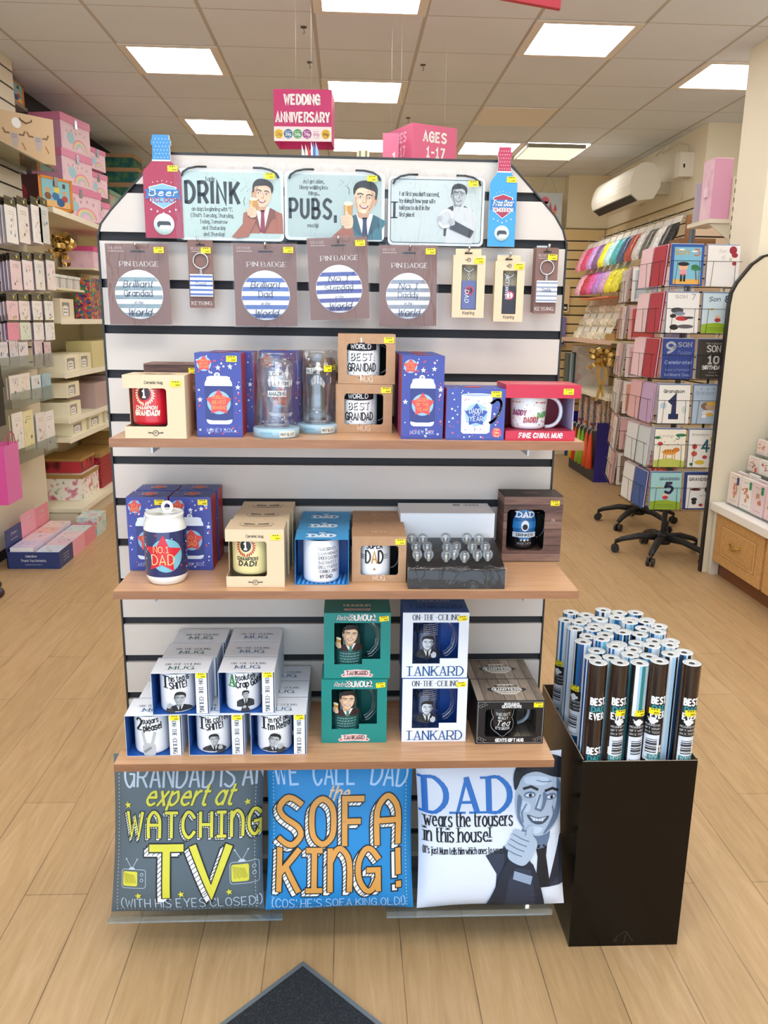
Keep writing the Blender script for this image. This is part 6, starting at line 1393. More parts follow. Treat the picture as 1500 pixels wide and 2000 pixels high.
# cream packs on the shelves
def windowed(c='f1ecd9', dk='8d8b86'):
    def fn(m, f, w, h):
        m.poly(rrect(-w*.38, w*.16, h*.14, h*.82, min(w, h)*.06), f, P(dk, .4), 1); m.ell(-w*.14, h*.42, w*.2, h*.26, f, P('e9e6e0', .4), 1.6, n=16); m.rect(-w*.34, w*.06, h*.16, h*.62, f, P('efedea', .35), 1.8)
        for k in range(2): scribble(m, -w*.14, h*(.30+.16*k), w*.28, f, P('4a4a4e', .5), h*.10, 2.4, k)
    return fn
def gift(label, u0, u1, vb, vt, z, yr, col='ece4c4', art=True, side=None, dep=.22, x=xf-.015): return crate('gift_box', label, 'gift box', u0, u1, vb, vt, dep, col, 'cream boxed gifts in the left bay', x=x, z=z, y_rng=yr, front_art=windowed() if art else None, side_col=side)
gift('cream box with a window at the near end of the upper cream shelf', 105, 140, 616, 575, 1.486, (3.98, 4.26), 'e8dcc0')
for k in range(4): gift(['gold cream box, nearest on the second cream shelf', 'gold cream box, second along the second cream shelf', 'white window box beside the gold boxes on the second shelf', 'grey window box at the far end of the second shelf'][k], 120, 190, 690, 632, 1.114, ((4.62, 4.98), (5.0, 5.40), (5.42, 5.72), (5.75, 6.3))[k], ['d9cf9a', 'd9cf9a', 'efe9d4', 'cfd2d2'][k], art=k > 1, side='cfc58e' if k < 2 else None, dep=.20)
gift('cream Mr and Mrs mug box, near end of the second cream shelf', 120, 146, 720, 686, 1.114, (3.99, 4.30), 'efe8cf'); gift('second cream mug box behind the near one on the second shelf', 120, 146, 715, 680, 1.114, (4.31, 4.58), 'ece4c8')
t = mug('white mug with small print standing on the second cream shelf', -1.99, 4.66, 1.114, .055, .11, 'f1efe8', None, 90, 'f1efe8') if 0 else None
for k, (zz, yr, lb) in enumerate(((.794, (3.99, 4.26), 'lower cream mug box at the near end of the third shelf'), (.935, (3.985, 4.255), 'upper cream mug box stacked at the near end of the third shelf'), (.794, (5.3, 5.65), 'lower cream mug box toward the far end of the third shelf'), (.935, (5.3, 5.65), 'upper cream mug box toward the far end of the third shelf'))): gift(lb, 108, 136, 810, 779, zz, yr, 'efe9cc')
gift('grey pink box with a red heart, middle of the third shelf', 138, 172, 800, 745, .794, (4.62, 4.95), 'b9a2a0', art=False); t, w, h = gift('tall grey pink box behind the heart box', 138, 172, 800, 735, .794, (4.97, 5.2), 'a8908e', art=False)
m = MB(); m.ell(0, .10, .05, .05, right(.001), P('c02a4a', .4), 1, n=16); m.build('heart_label', t)
for k in range(4): gift(ORD[k]+' cream mug box from the near end, lowest cream shelf', 120, 150, 850, 820, .141+.0, ((4.0, 4.0), (0, 0), (0, 0), (0, 0))[0], 'efe9cc') if 0 else crate('gift_box', ORD[k]+' cream window box from the near end under the third shelf', 'gift box', 120, 150, 850, 822, .20, 'efe9cc', 'cream boxed gifts in the left bay', x=xf-.015, z=.656, y_rng=(4.02+.42*k, 4.36+.42*k), front_art=windowed(), lidh=.2)
m = MB(); m.box(XL+.0701, xf, y0, y1, .625, .655, CRS); m.box(xf, xf+.006, y0, y1, .619, .657, P('f2edda', .45)); m.build('shelf_board', [o for o in COL.objects if o.name == 'shelving_bay'][0])
# colourful bags, gold bow, pink boxes on the upper shelf
MULTI = speckle('owl_print', [(0., '5a2a6a'), (.16, 'd9603a'), (.32, '3a8a5a'), (.5, 'c03a6a'), (.66, '3a6a9a'), (.82, 'e0a03a'), (.92, '70a040')], 55., .5, vor=True)
crate('gift_bag', 'multicoloured patterned gift bag on the upper cream shelf', 'gift bag', 150, 196, 615, 530, .12, MULTI, z=1.486, y_rng=(4.75, 5.35), x=-1.99)
crate('gift_bag', 'second multicoloured patterned bag further along the upper cream shelf', 'gift bag', 180, 205, 615, 540, .12, MULTI, z=1.486, y_rng=(5.4, 5.9), x=-1.99)
crate('storage_box', 'pink floral box with dark pink lid above the patterned bags', 'storage box', 165, 196, 530, 486, .25, PKP, lid='d84f8c', z=1.885, y_rng=(5.0, 5.6), x=-2.02)
tag(MB().box(-2.279, -2.0, 4.9, 5.8, 1.868, 1.884, CRS).build('small_shelf'), 'short cream shelf carrying the pink floral box', 'shelf')
t = thing('gift_bow', 'shiny gold gift bow cluster hanging on the left wall', 'gift bow', (-2.0, 4.22, 1.95)); GOLD = P('c9a45c', .22, .75); rr = random.Random(3)
for k in range(26):
    a, b = rr.uniform(0, 2*pi), rr.uniform(-.6, 1.2); q = rr.uniform(.05, .11); d = Vector((cos(a)*cos(b)*.6, sin(a)*cos(b)*1.3, sin(b))); c = d*.05; s = Vector((-sin(a), cos(a), 0))*.018
    m = MB(); pts = [c+d*q*(.5-.5*cos(2*pi*i/10))+Vector((0, 0, 1)).cross(d).normalized()*q*.30*sin(2*pi*i/10) for i in range(11)]; up = d.cross(Vector((0, 0, 1)).cross(d)).normalized()*.016
    m.add([p-up for p in pts]+[p+up for p in pts], [[i, i+1, 12+i, 11+i] for i in range(10)], GOLD, True); m.build('ribbon_loop', t)
m = MB(); m.tube([(-.13, 0, 0), (-.05, 0, 0)], .003, STEEL, 6); m.build('hanger', t)
for k in range(4): crate('favour_box', ORD[k]+' small grey striped box from the left under the gold bow', 'gift box', 110, 125, 548, 522, .07, planks('grey_ribbon_box', [(.2, 'a9a6a2'), (.8, 'e9e7e2')], 'f4f3f0', .03, 'Y'), 'small boxes under the gold bow', x=-2.0, z=1.70, y_rng=(3.97+.15*k, 4.10+.15*k), lid='dfe6e2')
tag(MB().box(-2.279, -1.99, 3.945, 4.62, 1.685, 1.699, CRS).build('small_shelf'), 'short cream shelf under the gold bow', 'shelf')
# bottom: floral and animal print chests
ROSE = speckle('rose_print', [(.28, 'b85a72'), (.40, 'e0a0b0'), (.47, 'f0ece2'), (.62, 'f0ece2'), (.70, '8fa48a')], 17., .5, detail=2.); LEO = speckle('leopard_red', [(.42, '4a0f18'), (.5, 'b8283a')], 70., .5); ZEB = speckle('zebra', [(.48, '16181a'), (.52, 'd5dcd8')], 5., .5, detail=1., stretch=(1, 8, 1)); REDZ = speckle('zebra_red', [(.47, '5a1018'), (.53, 'c0303c')], 5., .5, detail=1., stretch=(1, 8, 1))
GL2 = 'a8854a'
_t, _w, _rh = crate('storage_chest', 'cream chest with pink rose print and gold lid on the base shelf', 'storage box', 163, 188, 957, 905, .32, ROSE, 'patterned chests on the base shelf', lid=GL2, z=.141, y_rng=(4.20, 4.62), lidh=.16, top_col='d9cfc4', x=-1.98)
crate('storage_chest', 'red leopard print chest with gold lid behind the rose chest', 'storage box', 188, 205, 940, 868, .30, LEO, 'patterned chests on the base shelf', lid=GL2, z=.141, y_rng=(4.66, 5.12), lidh=.12, x=-1.97)
crate('storage_chest', 'red zebra print chest on top of the leopard chest', 'storage box', 188, 205, 890, 850, .30, REDZ, 'patterned chests on the base shelf', lid=GL2, z=.486, y_rng=(4.7, 5.1), lidh=.2, x=-1.99) if 0 else None
crate('storage_chest', 'black and white zebra chest at the far end of the base shelf', 'storage box', 205, 220, 930, 850, .30, ZEB, 'patterned chests on the base shelf', lid=GL2, z=.141, y_rng=(5.16, 5.7), lidh=.14, x=-1.97)
crate('storage_chest', 'red zebra print chest stacked on the rose chest', 'storage box', 105, 180, 900, 868, .30, REDZ, 'patterned chests on the base shelf', lid=GL2, z=.141+_rh+.001, y_rng=(4.26, 4.60), lidh=.2, x=-2.0)
# green patterned boxes behind
GRN = speckle('teal_leaf_print', [(.3, '14403c'), (.5, '1f6a64'), (.6, '5a7a30'), (.75, '2a8a8c')], 18., .5)
tag(MB().box(XL+.0505, -1.9, 6.15, 6.98, 2.55, 2.58, P('2a2826', .5)).build('dark_shelf'), 'dark shelf carrying the teal leaf print boxes at the back left', 'shelf')
for k, (lb, s, z, h) in enumerate((('lowest teal leaf print box of the back left stack', .40, 2.5805, .15), ('middle teal leaf print box of the back left stack', .37, 2.731, .13), ('top teal leaf print box of the back left stack', .33, 2.862, .12))):
    t = thing('leaf_box', lb, 'storage box', (-2.30+.0, 6.25, z), group='teal leaf print boxes'); m = MB(); m.box(.0, s, 0, s, 0, h*.72, GRN); m.build('box', t); m = MB(); m.box(-.005, s+.005, -.005, s+.005, h*.7205, h-.001, P('b08a62', .5)); m.build('lid', t)
_gh = 0
for k in range(2): _t, _w, _gh = crate('leaf_box', ['green floral box on the top shelf beyond the pink chests', 'upper green floral box on the one beyond the pink chests'][k], 'storage box', 200, 230, 400, 360, .28, speckle('green_floral', [(.35, '7a9a80'), (.5, '9ab09a'), (.6, 'c06a7a'), (.7, '86a68c')], 12., .5), 'teal leaf print boxes', z=zb+(_gh+.001)*k, y_rng=(5.4, 5.85), lid='6f8f78', x=-1.97)
# notelet display on the floor
NV = P('25386f', .45); PKL, PKD = P('eaa3b4', .45), P('e08a98', .45); WT = P('dfe4ee', .5)
bx, by, bw, bd, bh = -2.035, 2.905, .315, .72, .105
t = thing('notelet_display', 'navy and pink cardboard display tray reading Thank You Notelets, on the floor', 'display box', (bx, by, 0)); m = MB(); e = .004
m.box(0, bw, 0, e, 0, bh, NV); m.box(bw-e, bw, e, bd*.34, 0, bh, NV); m.box(bw-e, bw, bd*.34, bd*.67, 0, bh, PKL); m.box(bw-e, bw, bd*.67, bd, 0, bh, PKD); m.box(0, bw-e, bd-e, bd, 0, bh, PKD); m.box(e, bw-e, e, bd-e, 0, .003, NV); f = front(0)
text(m, 'Emma Grove', bw*.46, bh*.70, .013, f, WT, w=.065, l=1.5, t=.14, shear=.2); text(m, 'Thank You Notelets', bw*.5, bh*.43, .014, f, WT, w=.150, l=1.5, t=.13); scribble(m, bw*.5, bh*.24, .10, f, WT, .004, 1.5, 2)
for k in range(3): scribble(m, .12, bh*(.66-.18*k), .10, right(bw), WT, .006, 1.5, k)
m.build('tray', t)
for k, (a, b, c, hh) in enumerate(((0, .34, NV, .235), (.34, .67, PKL, .275), (.67, 1., PKD, .26))):
    m = MB(); m.box(0, e, bd*a, bd*b-.001, .002, hh, c); g = right(e); text(m, 'Emma', bd*(a+b)/2, hh-.045, .016, g, WT, w=.08, l=1.5, t=.13, shear=.2); scribble(m, bd*(a+b)/2, hh-.075, .10, g, WT, .006, 1.5, k); m.build('header_card', t)
NC = ['d9c9e2', 'e6c9d0', 'e8b9ae', 'e6d0c6', 'cfd9e6', 'e3c4cf', 'e9cfd4', 'cbd9d6']
for i in range(2):
    for j in range(4):
        for q in range(3 if i == 0 else 2):
            x, y, z = bx+.012+.148*i+.002*q, by+.012+.175*j+.003*q, .0045+.0255*q+(.048 if i == 0 else .044); c = NC[(i*4+j) % 8]
            if q == 0:
                z0_ = .0035
            t = thing('notelet_pack', ['bottom', 'middle', 'top'][q]+' notelet pack of stack '+['one', 'two', 'three', 'four'][j]+(' in the left' if i == 0 else ' in the right')+' row of the navy tray', 'notelets', (x, y, .0035 if q == 0 else z), group='notelet packs in the navy tray')
            m = MB(); hh = .068 if (q == 0 and i == 0) else .065 if q == 0 else .024; m.box(0, .138, 0, .165, 0, hh, P(c, .4), front=WHITE, right=P('d3c4d6', .5)); sprig(m, top(hh), .01, .13, .01, .155, PRINTS[(i+j+q) % 5], i*9+j+q, 6); m.build('pack', t)
t = thing('floral_box', 'pale teal floral box lying on the floor beyond the notelet tray', 'gift box', (-1.86, 3.665, 0)); m = MB(); TF = speckle('teal_floral', [(.35, 'c98a96'), (.45, 'd9e0d8'), (.6, '9fc9c6'), (.7, 'e9ece6')], 16., .5); m.box(0, .14, 0, .22, 0, .13, TF); m.box(-.001, .141, -.001, .221, .1301, .137, TF); m.build('box', t)
# ================================================================ right side: card spinners
WIRE = P('2b2a2a', .4, .6)
def spinner(cx, cy, rz, w, zs, ch, faces, label, seed, tone, cards_lab, wire=WIRE):
    t = thing('card_spinner', label, 'card spinner', (cx, cy, 0), rz, group='revolving card stands'); m = MB()
    m.tube([(0, 0, .12), (0, 0, zs[0]+.10)], .018, P('5d6166', .4, .5), 14); m.build('pole', t)
    m = MB(); m.lathe([(0, .085), (.05, .085), (.055, .10), (.04, .15), (.022, .17), (0, .17)], P('17171a', .45), 20); m.build('hub', t)
    for k in range(5):
        a = 2*pi*k/5+.35; d = Vector((cos(a), sin(a), 0)); g = MB(); g.tube([d*.03+Vector((0, 0, .125)), d*.15+Vector((0, 0, .125)), d*.26+Vector((0, 0, .095)), d*.30+Vector((0, 0, .075))], [.030, .026, .021, .017], P('17171a', .5), 10, flat=.8); arm = g.build('base_arm', t)
        g = MB(); s = Vector((-d.y, d.x, 0))
        for q in (-.016, .016):
            vs = [d*.30+s*(q+e)+Vector((0, 0, .028))+(d*cos(2*pi*i/14)+Vector((0, 0, 1))*sin(2*pi*i/14))*.027 for e in (-.008, .008) for i in range(14)]
            g.add(vs, [list(range(14)), list(range(14, 28))[::-1]]+[[i, (i+1) % 14, 14+(i+1) % 14, 14+i] for i in range(14)], P('1c1c20', .4))
        g.tube([d*.30+Vector((0, 0, .03)), d*.30+Vector((0, 0, .08))], .008, P('1c1c20', .4), 8); g.build('castor', arm)
    h = w/2
    for r, z in enumerate(zs):
        g = MB()
        for fc in range(4):
            if fc not in faces: continue
            a = fc*pi/2; R = lambda x, y, zz: (x*cos(a)-y*sin(a), x*sin(a)+y*cos(a), zz)
            g.tube([R(-h, -h-.034, z-ch*.42), R(h, -h-.034, z-ch*.42)], .0016, wire, 5)
            g.tube([R(-h, -h-.034, z-ch-.004), R(h, -h-.034, z-ch-.004)], .0016, wire, 5); g.tube([R(-h, -h+.02, z-ch-.004), R(h, -h+.02, z-ch-.004)], .0016, wire, 5)
            for c in (0, 1):
                x0, x1 = -h+h*c+.012, -h+h*(c+1)-.012
                for xx, y2 in ((x0+.03, -1), (x1-.03, 1)): g.tube([R(xx, -h-.035, z-ch*.42), R(xx+.006*y2, -h-.035, z-ch)], .0014, wire, 5)
            for xx in (-h, 0, h): g.tube([R(xx, -h-.034, z-ch-.004), R(xx, -.02, z-ch-.004)], .0014, wire, 5)
        g.build('wire_tier', t)
    M = Matrix.Translation((cx, cy, 0)) @ Matrix.Rotation(rz, 4, 'Z'); rr = random.Random(seed)
    for fc in faces:
        for r, z in enumerate(zs):
            for c in (0, 1):
                a = fc*pi/2; nst = 3
                for q in range(nst):
                    x = -h+h*c+h/2; y = -h-.026+.009*q; dz = .004*q
                    p = M @ Vector((x*cos(a)-y*sin(a), x*sin(a)+y*cos(a), z-ch+.002+dz))
                    lb, art, col = cards_lab(fc, r, c, q)
                    k = thing('greeting_card', lb, 'greeting card', p, rz+a, group='greeting cards in the '+tone); b = MB()
                    cw, hh = h-.022, ch*.95; b.box(-cw/2, cw/2, 0, .004, 0, hh, P(col, .45))
                    if q == 0 and art: art(b, front(0), cw, hh)
                    elif q == 0: sprig(b, front(0), -cw/2, cw/2, 0, hh, PRINTS[(r+c+fc) % 5], seed+r*5+c, 8)
                    b.build('card', k); b_tilt = -.06
                    k.rotation_euler = (b_tilt, 0, rz+a)
def ca(bgc, words, extra=None, rim=None):
    def fn(m, f, w, h):
        if rim: m.rect(-w*.42, w*.42, h*.04, h*.94, f, P(bgc, .45), 1)
        for s, x, z, hh, ww, c, kw in words: text(m, s, w*x, h*z, h*hh, f, P(c, .4), w=w*ww if ww else None, l=3, **kw)
        if extra: extra(m, f, w, h)
    return fn, rim or bgc
E_ = lambda *L: (lambda m, f, w, h: [m.ell(w*x, h*z, w*a, h*b, f, P(c, .5), 2+.3*i, n=14) for i, (x, z, a, b, c) in enumerate(L)])
def pirate(m, f, w, h):
    m.rect(-w*.42, w*.42, h*.04, h*.16, f, P('e8b45a', .5), 1.6); E_((-.12, .46, .14, .10, 'e9b794'), (-.12, .53, .18, .05, '191a1e'), (-.12, .32, .12, .08, 'e39aa6'), (.28, .42, .17, .05, '3a8a5a'), (.24, .47, .12, .05, '2f7a4c'), (-.2, .88, .1, .02, 'f0f4f6'), (.2, .84, .1, .02, 'f0f4f6'))(m, f, w, h)
    m.line([(w*.26, h*.42), (w*.30, h*.14)], w*.03, f, P('6a4a2a', .5), 2.6)
    for q in (-.17, -.07): m.line([(w*q, h*.26), (w*q, h*.12)], w*.07, f, P('1c1c22', .5), 2.6)
def hill(c1, c2='8fb43a'): return lambda m, f, w, h: (m.poly([(-w*.5, 0), (w*.5, 0), (w*.5, h*.20), (0, h*.27), (-w*.5, h*.22)], f, P(c2, .5), 1.6), E_((0, .40, .09, .05, 'e9c9ae'), (0, .33, .10, .05, c1), (-.2, .6, .05, .03, 'd9c95a'))(m, f, w, h), [scribble(m, 0, h*(.13-.05*k), w*.6, f, INK, h*.015, 3, k) for k in range(2)])
def tiger(m, f, w, h):
    m.poly([(-w*.5, 0), (w*.5, 0), (w*.5, h*.16), (0, h*.24), (-w*.5, h*.18)], f, P('b9c45a', .5), 1.6); E_((0, .40, .24, .075, 'e09a3a'), (.22, .46, .11, .06, 'd97a2c'), (-.32, .62, .09, .05, 'c03a4a'), (.34, .85, .18, .04, '2f7a4c'), (-.42, .78, .1, .04, '2f7a4c'))(m, f, w, h)
    for q in (-.18, -.1, .1, .18): m.line([(w*q, h*.36), (w*q, h*.22)], w*.03, f, P('d98a2c', .5), 2.4)
    for k in range(4): m.line([(w*(-.14+.08*k), h*.46), (w*(-.13+.08*k), h*.40)], w*.025, f, P('8a4a1c', .5), 4)
    for k in range(8): m.ell(w*(-.4+.11*k), h*(.55+.3*((k*37 % 10)/10)), w*.02, h*.012, f, P(['3a6a5a', 'c05a4a'][k % 2], .5), 1.6, n=7)
def monsters(m, f, w, h): E_((-.3, .55, .08, .07, 'c0443a'), (-.3, .36, .1, .07, 'd0604a'), (.28, .75, .1, .07, 'd9c93a'), (.05, .27, .08, .05, 'b83a4a'), (.3, .26, .1, .05, '3a4a6a'), (-.1, .13, .16, .06, 'e0c040'), (-.38, .08, .06, .04, '2f7a6a'), (.3, .08, .1, .04, '3a7a6a'))(m, f, w, h)
def dog(m, f, w, h):
    E_((0, .46, .24, .11, '8a6a5a'), (.08, .44, .18, .08, 'c9a58a'), (.14, .53, .22, .05, 'e0b84a'), (0, .28, .2, .08, 'e6e2e2'), (.06, .24, .12, .05, 'd9b04a'), (-.12, .19, .08, .045, 'f2f2f2'))(m, f, w, h)
    for k in range(4): m.poly([(w*(-.30+.2*k), h*.92), (w*(-.22+.2*k), h*.92), (w*(-.26+.2*k), h*.87)], f, P('8a98b8', .5), 2)
FRONT = {(0, 0): ca('7fc0dc', [('SON', -.18, .76, .11, .42, 'c9a24a', dict(t=.22)), ('5', .28, .74, .15, .16, 'c07a5a', dict(t=.24))], pirate, rim='2a58a8'),
 (0, 1): ca('f2efee', [('Son', -.05, .82, .08, .22, 'a5a0a4', dict(shear=.2, t=.08)), ('6', .0, .66, .10, .10, 'a5a0a4', dict(t=.08))], E_((.28, .88, .12, .10, '9a2436'), (.34, .76, .1, .06, '9a2436'), (.34, .56, .07, .05, 'b03a48'), (.22, .66, .05, .05, 'd8c9b0'))),
 (1, 0): ca('f1f0ef', [('SON', -.08, .86, .075, .36, '5a5a5e', dict(t=.1, serif=True)), ('7', .30, .83, .13, .12, '3a3a3e', dict(t=.09))], E_((-.18, .56, .2, .07, '4a4c52'), (-.1, .48, .18, .05, '8a96a8'), (-.02, .36, .2, .06, 'c0343a'), (-.3, .42, .1, .05, '2c2c30'), (.2, .38, .16, .03, '3a3a3e'), (-.25, .14, .14, .07, '1e1e22'), (.1, .16, .26, .05, '5a5a5e'))),
 (1, 1): ca('cfe3ee', [('Son', -.14, .80, .10, .34, '1f2f5a', dict(shear=.15, t=.15)), ('8', .26, .78, .15, .13, '1f2f5a', dict(t=.2))], hill('b03a48', '9cbf2c')),
 (2, 0): ca('263f8c', [('9', -.26, .66, .26, .26, 'a7adb8', dict(t=.24)), ('SON', .18, .82, .10, .42, 'a7adb8', dict(t=.2, serif=True)), ('Today', .16, .62, .09, .44, '8fa0c8', dict(shear=.3, t=.09)), ('Celebrate!', 0, .38, .075, .84, '9fb0d6', dict(t=.2)), ('Have a Fantastic', 0, .20, .06, .8, '8fa0c8', dict(shear=.3, t=.1)), ('Brilliant Day', 0, .07, .06, .8, '9fb0d6', dict(t=.18))]),
 (2, 1): ca('37332e', [('For a Special', 0, .89, .04, .5, 'd9d6d0', dict(shear=.3, t=.12)), ('SON', 0, .70, .15, .42, 'd3d0ca', dict(t=.2)), ('10', 0, .40, .18, .34, 'd3d0ca', dict(t=.26)), ('BIRTHDAY', 0, .25, .09, .66, 'f0efec', dict(t=.24)), ('have a', 0, .16, .03, .24, 'd9d6d0', dict(t=.1)), ('fantastic day', 0, .08, .035, .4, 'd9d6d0', dict(t=.1))]),
 (3, 0): ca('f0efea', [('Grandson', -.02, .80, .075, .66, '24242a', dict(t=.2)), ('1', .0, .18, .48, .30, '1c2858', dict(t=.30))], E_((-.34, .46, .1, .08, 'b9d3e6'), (.34, .36, .08, .1, 'cfe0d6'))),
 (3, 1): ca('b3c6da', [('Grandson', -.12, .76, .085, .62, '6a80a4', dict(t=.09)), ('2', .32, .72, .18, .15, '5a7098', dict(t=.1))], dog),
 (4, 0): ca('f3efdf', [('Grandson', -.15, .80, .06, .5, '6a7a6a', dict(shear=.3, t=.08)), ('3', .24, .74, .13, .12, '2c7a6a', dict(t=.16))], tiger),
 (4, 1): ca('f2f0ea', [('Grandson', -.14, .84, .06, .56, '3a3a3e', dict(shear=.3, t=.09)), ('4', .06, .42, .30, .22, '2a6a78', dict(t=.18))], monsters),
 (5, 0): ca('9fd3d8', [('GRANDSON', .1, .80, .07, .64, '1f2a4a', dict(t=.18)), ('5', .10, .46, .26, .22, '1c2448', dict(t=.28))], hill('c8384a', '8fae2e'), rim=None),
 (5, 1): ca('f0efec', [('GRANDSON', .02, .79, .075, .76, '24242c', dict(t=.2)), ('6', .28, .48, .18, .15, '20242e', dict(t=.24)), ('BIRTHDAY', .22, .36, .05, .4, '8a8c94', dict(t=.1))], E_((-.12, .55, .18, .035, '5a2a24'), (-.15, .28, .1, .05, '1c1c22'), (-.15, .20, .08, .06, '26262c'), (.08, .13, .07, .04, 'b8304a')), rim='2a3a78')}
FN = ['Son 5 pirate', 'white Son 6', 'Son 7', 'Son 8', 'navy Son 9', 'dark grey Son 10', 'Grandson 1', 'pale blue Grandson 2', 'tiger Grandson 3', 'monster Grandson 4', 'teal Grandson 5', 'white Grandson 6']
def labA(fc, r, c, q):
    if fc == 0:
        art, col = FRONT[(r, c)]; nm = FN[r*2+c]
        return ((nm+' birthday card on the near spinner') if q == 0 else ORD[q]+' card behind the '+nm+' card'), art, ((['2a58a8', 'f2efee', 'f1f0ef', 'cfe3ee', '263f8c', '37332e', 'f0efea', 'b3c6da', 'f3efdf', 'f2f0ea', '9fd3d8', '2a3a78'][r*2+c]) if q == 0 else ['d9dde6', '3a62a8'][q % 2])
    cl = [['f0cdd6', 'efd0d6', 'f0cdd6', 'e3b4b8', 'dfe6ea', 'e6eaee'], ['b0233f', 'b52846', 'b0233f', 'c3a6cf', 'cfdde4', '2f5aa4']][c][r]
    return ('front' if q == 0 else ORD[q])+(' left' if c == 0 else ' right')+' card, '+ORD[r]+' tier, side face of the near spinner', (lambda m, f, w, h: m.rect(-w*.5, w*.5, 0, h, f, P(cl, .45), 1)), cl if q != 1 else 'f0d3dc'
spinner(2.135, 3.215, 0., .43, [1.975-.272*r for r in range(6)], .246, (0, 3), 'near revolving wire stand of Son and Grandson birthday cards', 5, 'near spinner', labA, WIRE)
def labB(fc, r, c, q):
    col = ['e9e6e4', 'd9a5a5', 'e6d3d6', 'e9e2dc', 'd8b0ae', 'dcd6d2'][(r+2*c+q) % 6]
    art = None
    if q == 0 and fc == 0: art = lambda m, f, w, h: (m.rect(-w*.4, w*.4, h*.08, h*.92, f, P([['b9c3cc', 'cfd9dd'], ['c8504a', '8a86a6'], ['e0b0b4', 'ecd6d6'], ['e8a590', 'e6a9b0'], ['dcb2b8', 'd9d3c6'], ['8a7a6c', 'd8543c']][r][c], .45), 1), sprig(m, f, -w*.4, w*.4, h*.08, h*.9, PRINTS[(r+c) % 5], r*3+c, 12, 1.6))
    return ('front' if q == 0 else ORD[q])+(' left' if c == 0 else ' right')+' card, '+ORD[r]+' tier, '+('main' if fc == 0 else 'side')+' face of the far spinner', art, col
spinner(2.27, 4.06, -.22, .44, [1.90-.262*r for r in range(6)], .24, (0, 3), 'far revolving wire stand of pink and red cards', 31, 'far spinner', labB)

# ================================================================ right gondola end panel, cabinet and stepped cards
EP = [(2.253, 0), (2.253, 1.62), (2.26, 1.69), (2.285, 1.745), (2.36, 1.845), (2.42, 1.89), (2.50, 1.91), (3.09, 1.91), (3.09, 0)]
t = thing('end_panel', 'large cream end panel with black edge and rounded corner, right side', 'panel', (0, 2.85, 0)); m = MB(); m.extrude(EP, 0, .03, P('e2d9c2', .5)); m.build('panel', t)
m = MB()
for i in range(7):
    a, b = EP[i], EP[i+1]; dx, dz = b[0]-a[0], b[1]-a[1]; L = hypot(dx, dz); nx, nz = -dz/L*.012, dx/L*.012
    q = [(a[0], a[1]), (b[0], b[1]), (b[0]+nx, b[1]+nz), (a[0]+nx, a[1]+nz)]; m.extrude(q, -.002, .032, P('1d1a18', .4))
m.build('edge_trim', t)
OAKC = wood('oak_cabinet', [(.25, 'b98a50'), (.5, 'c79a60'), (.8, 'd3aa72')], 7., 6., .4)
t = thing('drawer_cabinet', 'oak cabinet with panelled drawers and white worktop on the right', 'cabinet', (2.28, 0, 0)); ya, yb = .9, 2.835
m = MB(); m.box(.022, .78, ya, yb, .105, .405, OAKC); m.build('carcass', t); m = MB(); m.box(.055, .78, ya, yb, 0, .1045, P('7a4a2c', .5)); m.build('kickboard', t)
m = MB(); m.box(-.025, .80, ya, yb, .408, .452, P('f0efe9', .35)); m.build('worktop', t, bev=.004); m = MB(); m.box(.004, .05, yb-.04, yb-.001, 0, .40, P('dcd6c6', .5)); m.build('end_post', t)
for k in range(3):
    y1 = yb-.055-.60*k; y0_ = y1-.575; m = MB(); m.box(0, .021, y0_, y1, .10, .398, OAKC); f = left(0)
    for e, d, c in ((.075, .0, 'a87a44'), (.082, 0, 'd6ae78'), (.095, 0, 'b98a52'), (.10, 0, 'cfa468')): m.rect(-y1+e, -y0_-e, .10+e*.75, .398-e*.75, f, P(c, .4), 1+e*20)
    m.box(-.006, -.0005, y0_+.10, y1-.10, .10+.078, .398-.078, OAKC); m.build('drawer_front', t); BR = P('c9a040', .2, 1.)
    dr = [o for o in COL.objects if o.name.startswith('drawer_front')][-1]; ym = (y0_+y1)/2
    m = MB(); m.tube([(-.006, ym+.05, .262), (-.024, ym+.048, .262), (-.030, ym+.03, .248), (-.031, ym, .240), (-.030, ym-.03, .248), (-.024, ym-.048, .262), (-.006, ym-.05, .262)], .0055, BR, 8)
    for s in (-1, 1): m.lathe([(0, 0), (.011, 0), (.009, .005), (0, .006)], BR, 12, x=-.006, y=ym+.05*s, z=.259)
    m.build('drawer_handle', dr)
t = thing('card_steps', 'clear stepped stand on the white worktop holding rows of small cards', 'card holder', (2.33, 0, .4525)); m = MB(); st_ = ACRYL
for k in range(7): m.box(.05*k, .05*k+.048, 1.6, 2.80, 0.001, .012+.098*k, st_) if k else m.box(0, .048, 1.6, 2.80, .0005, .008, st_)
m.build('steps', t)
TC = ['ecdcd6', 'cfe0d6', 'e9c9cc', 'f0e9e4', 'e8e2d6', 'f2efec', 'e6d0d3']
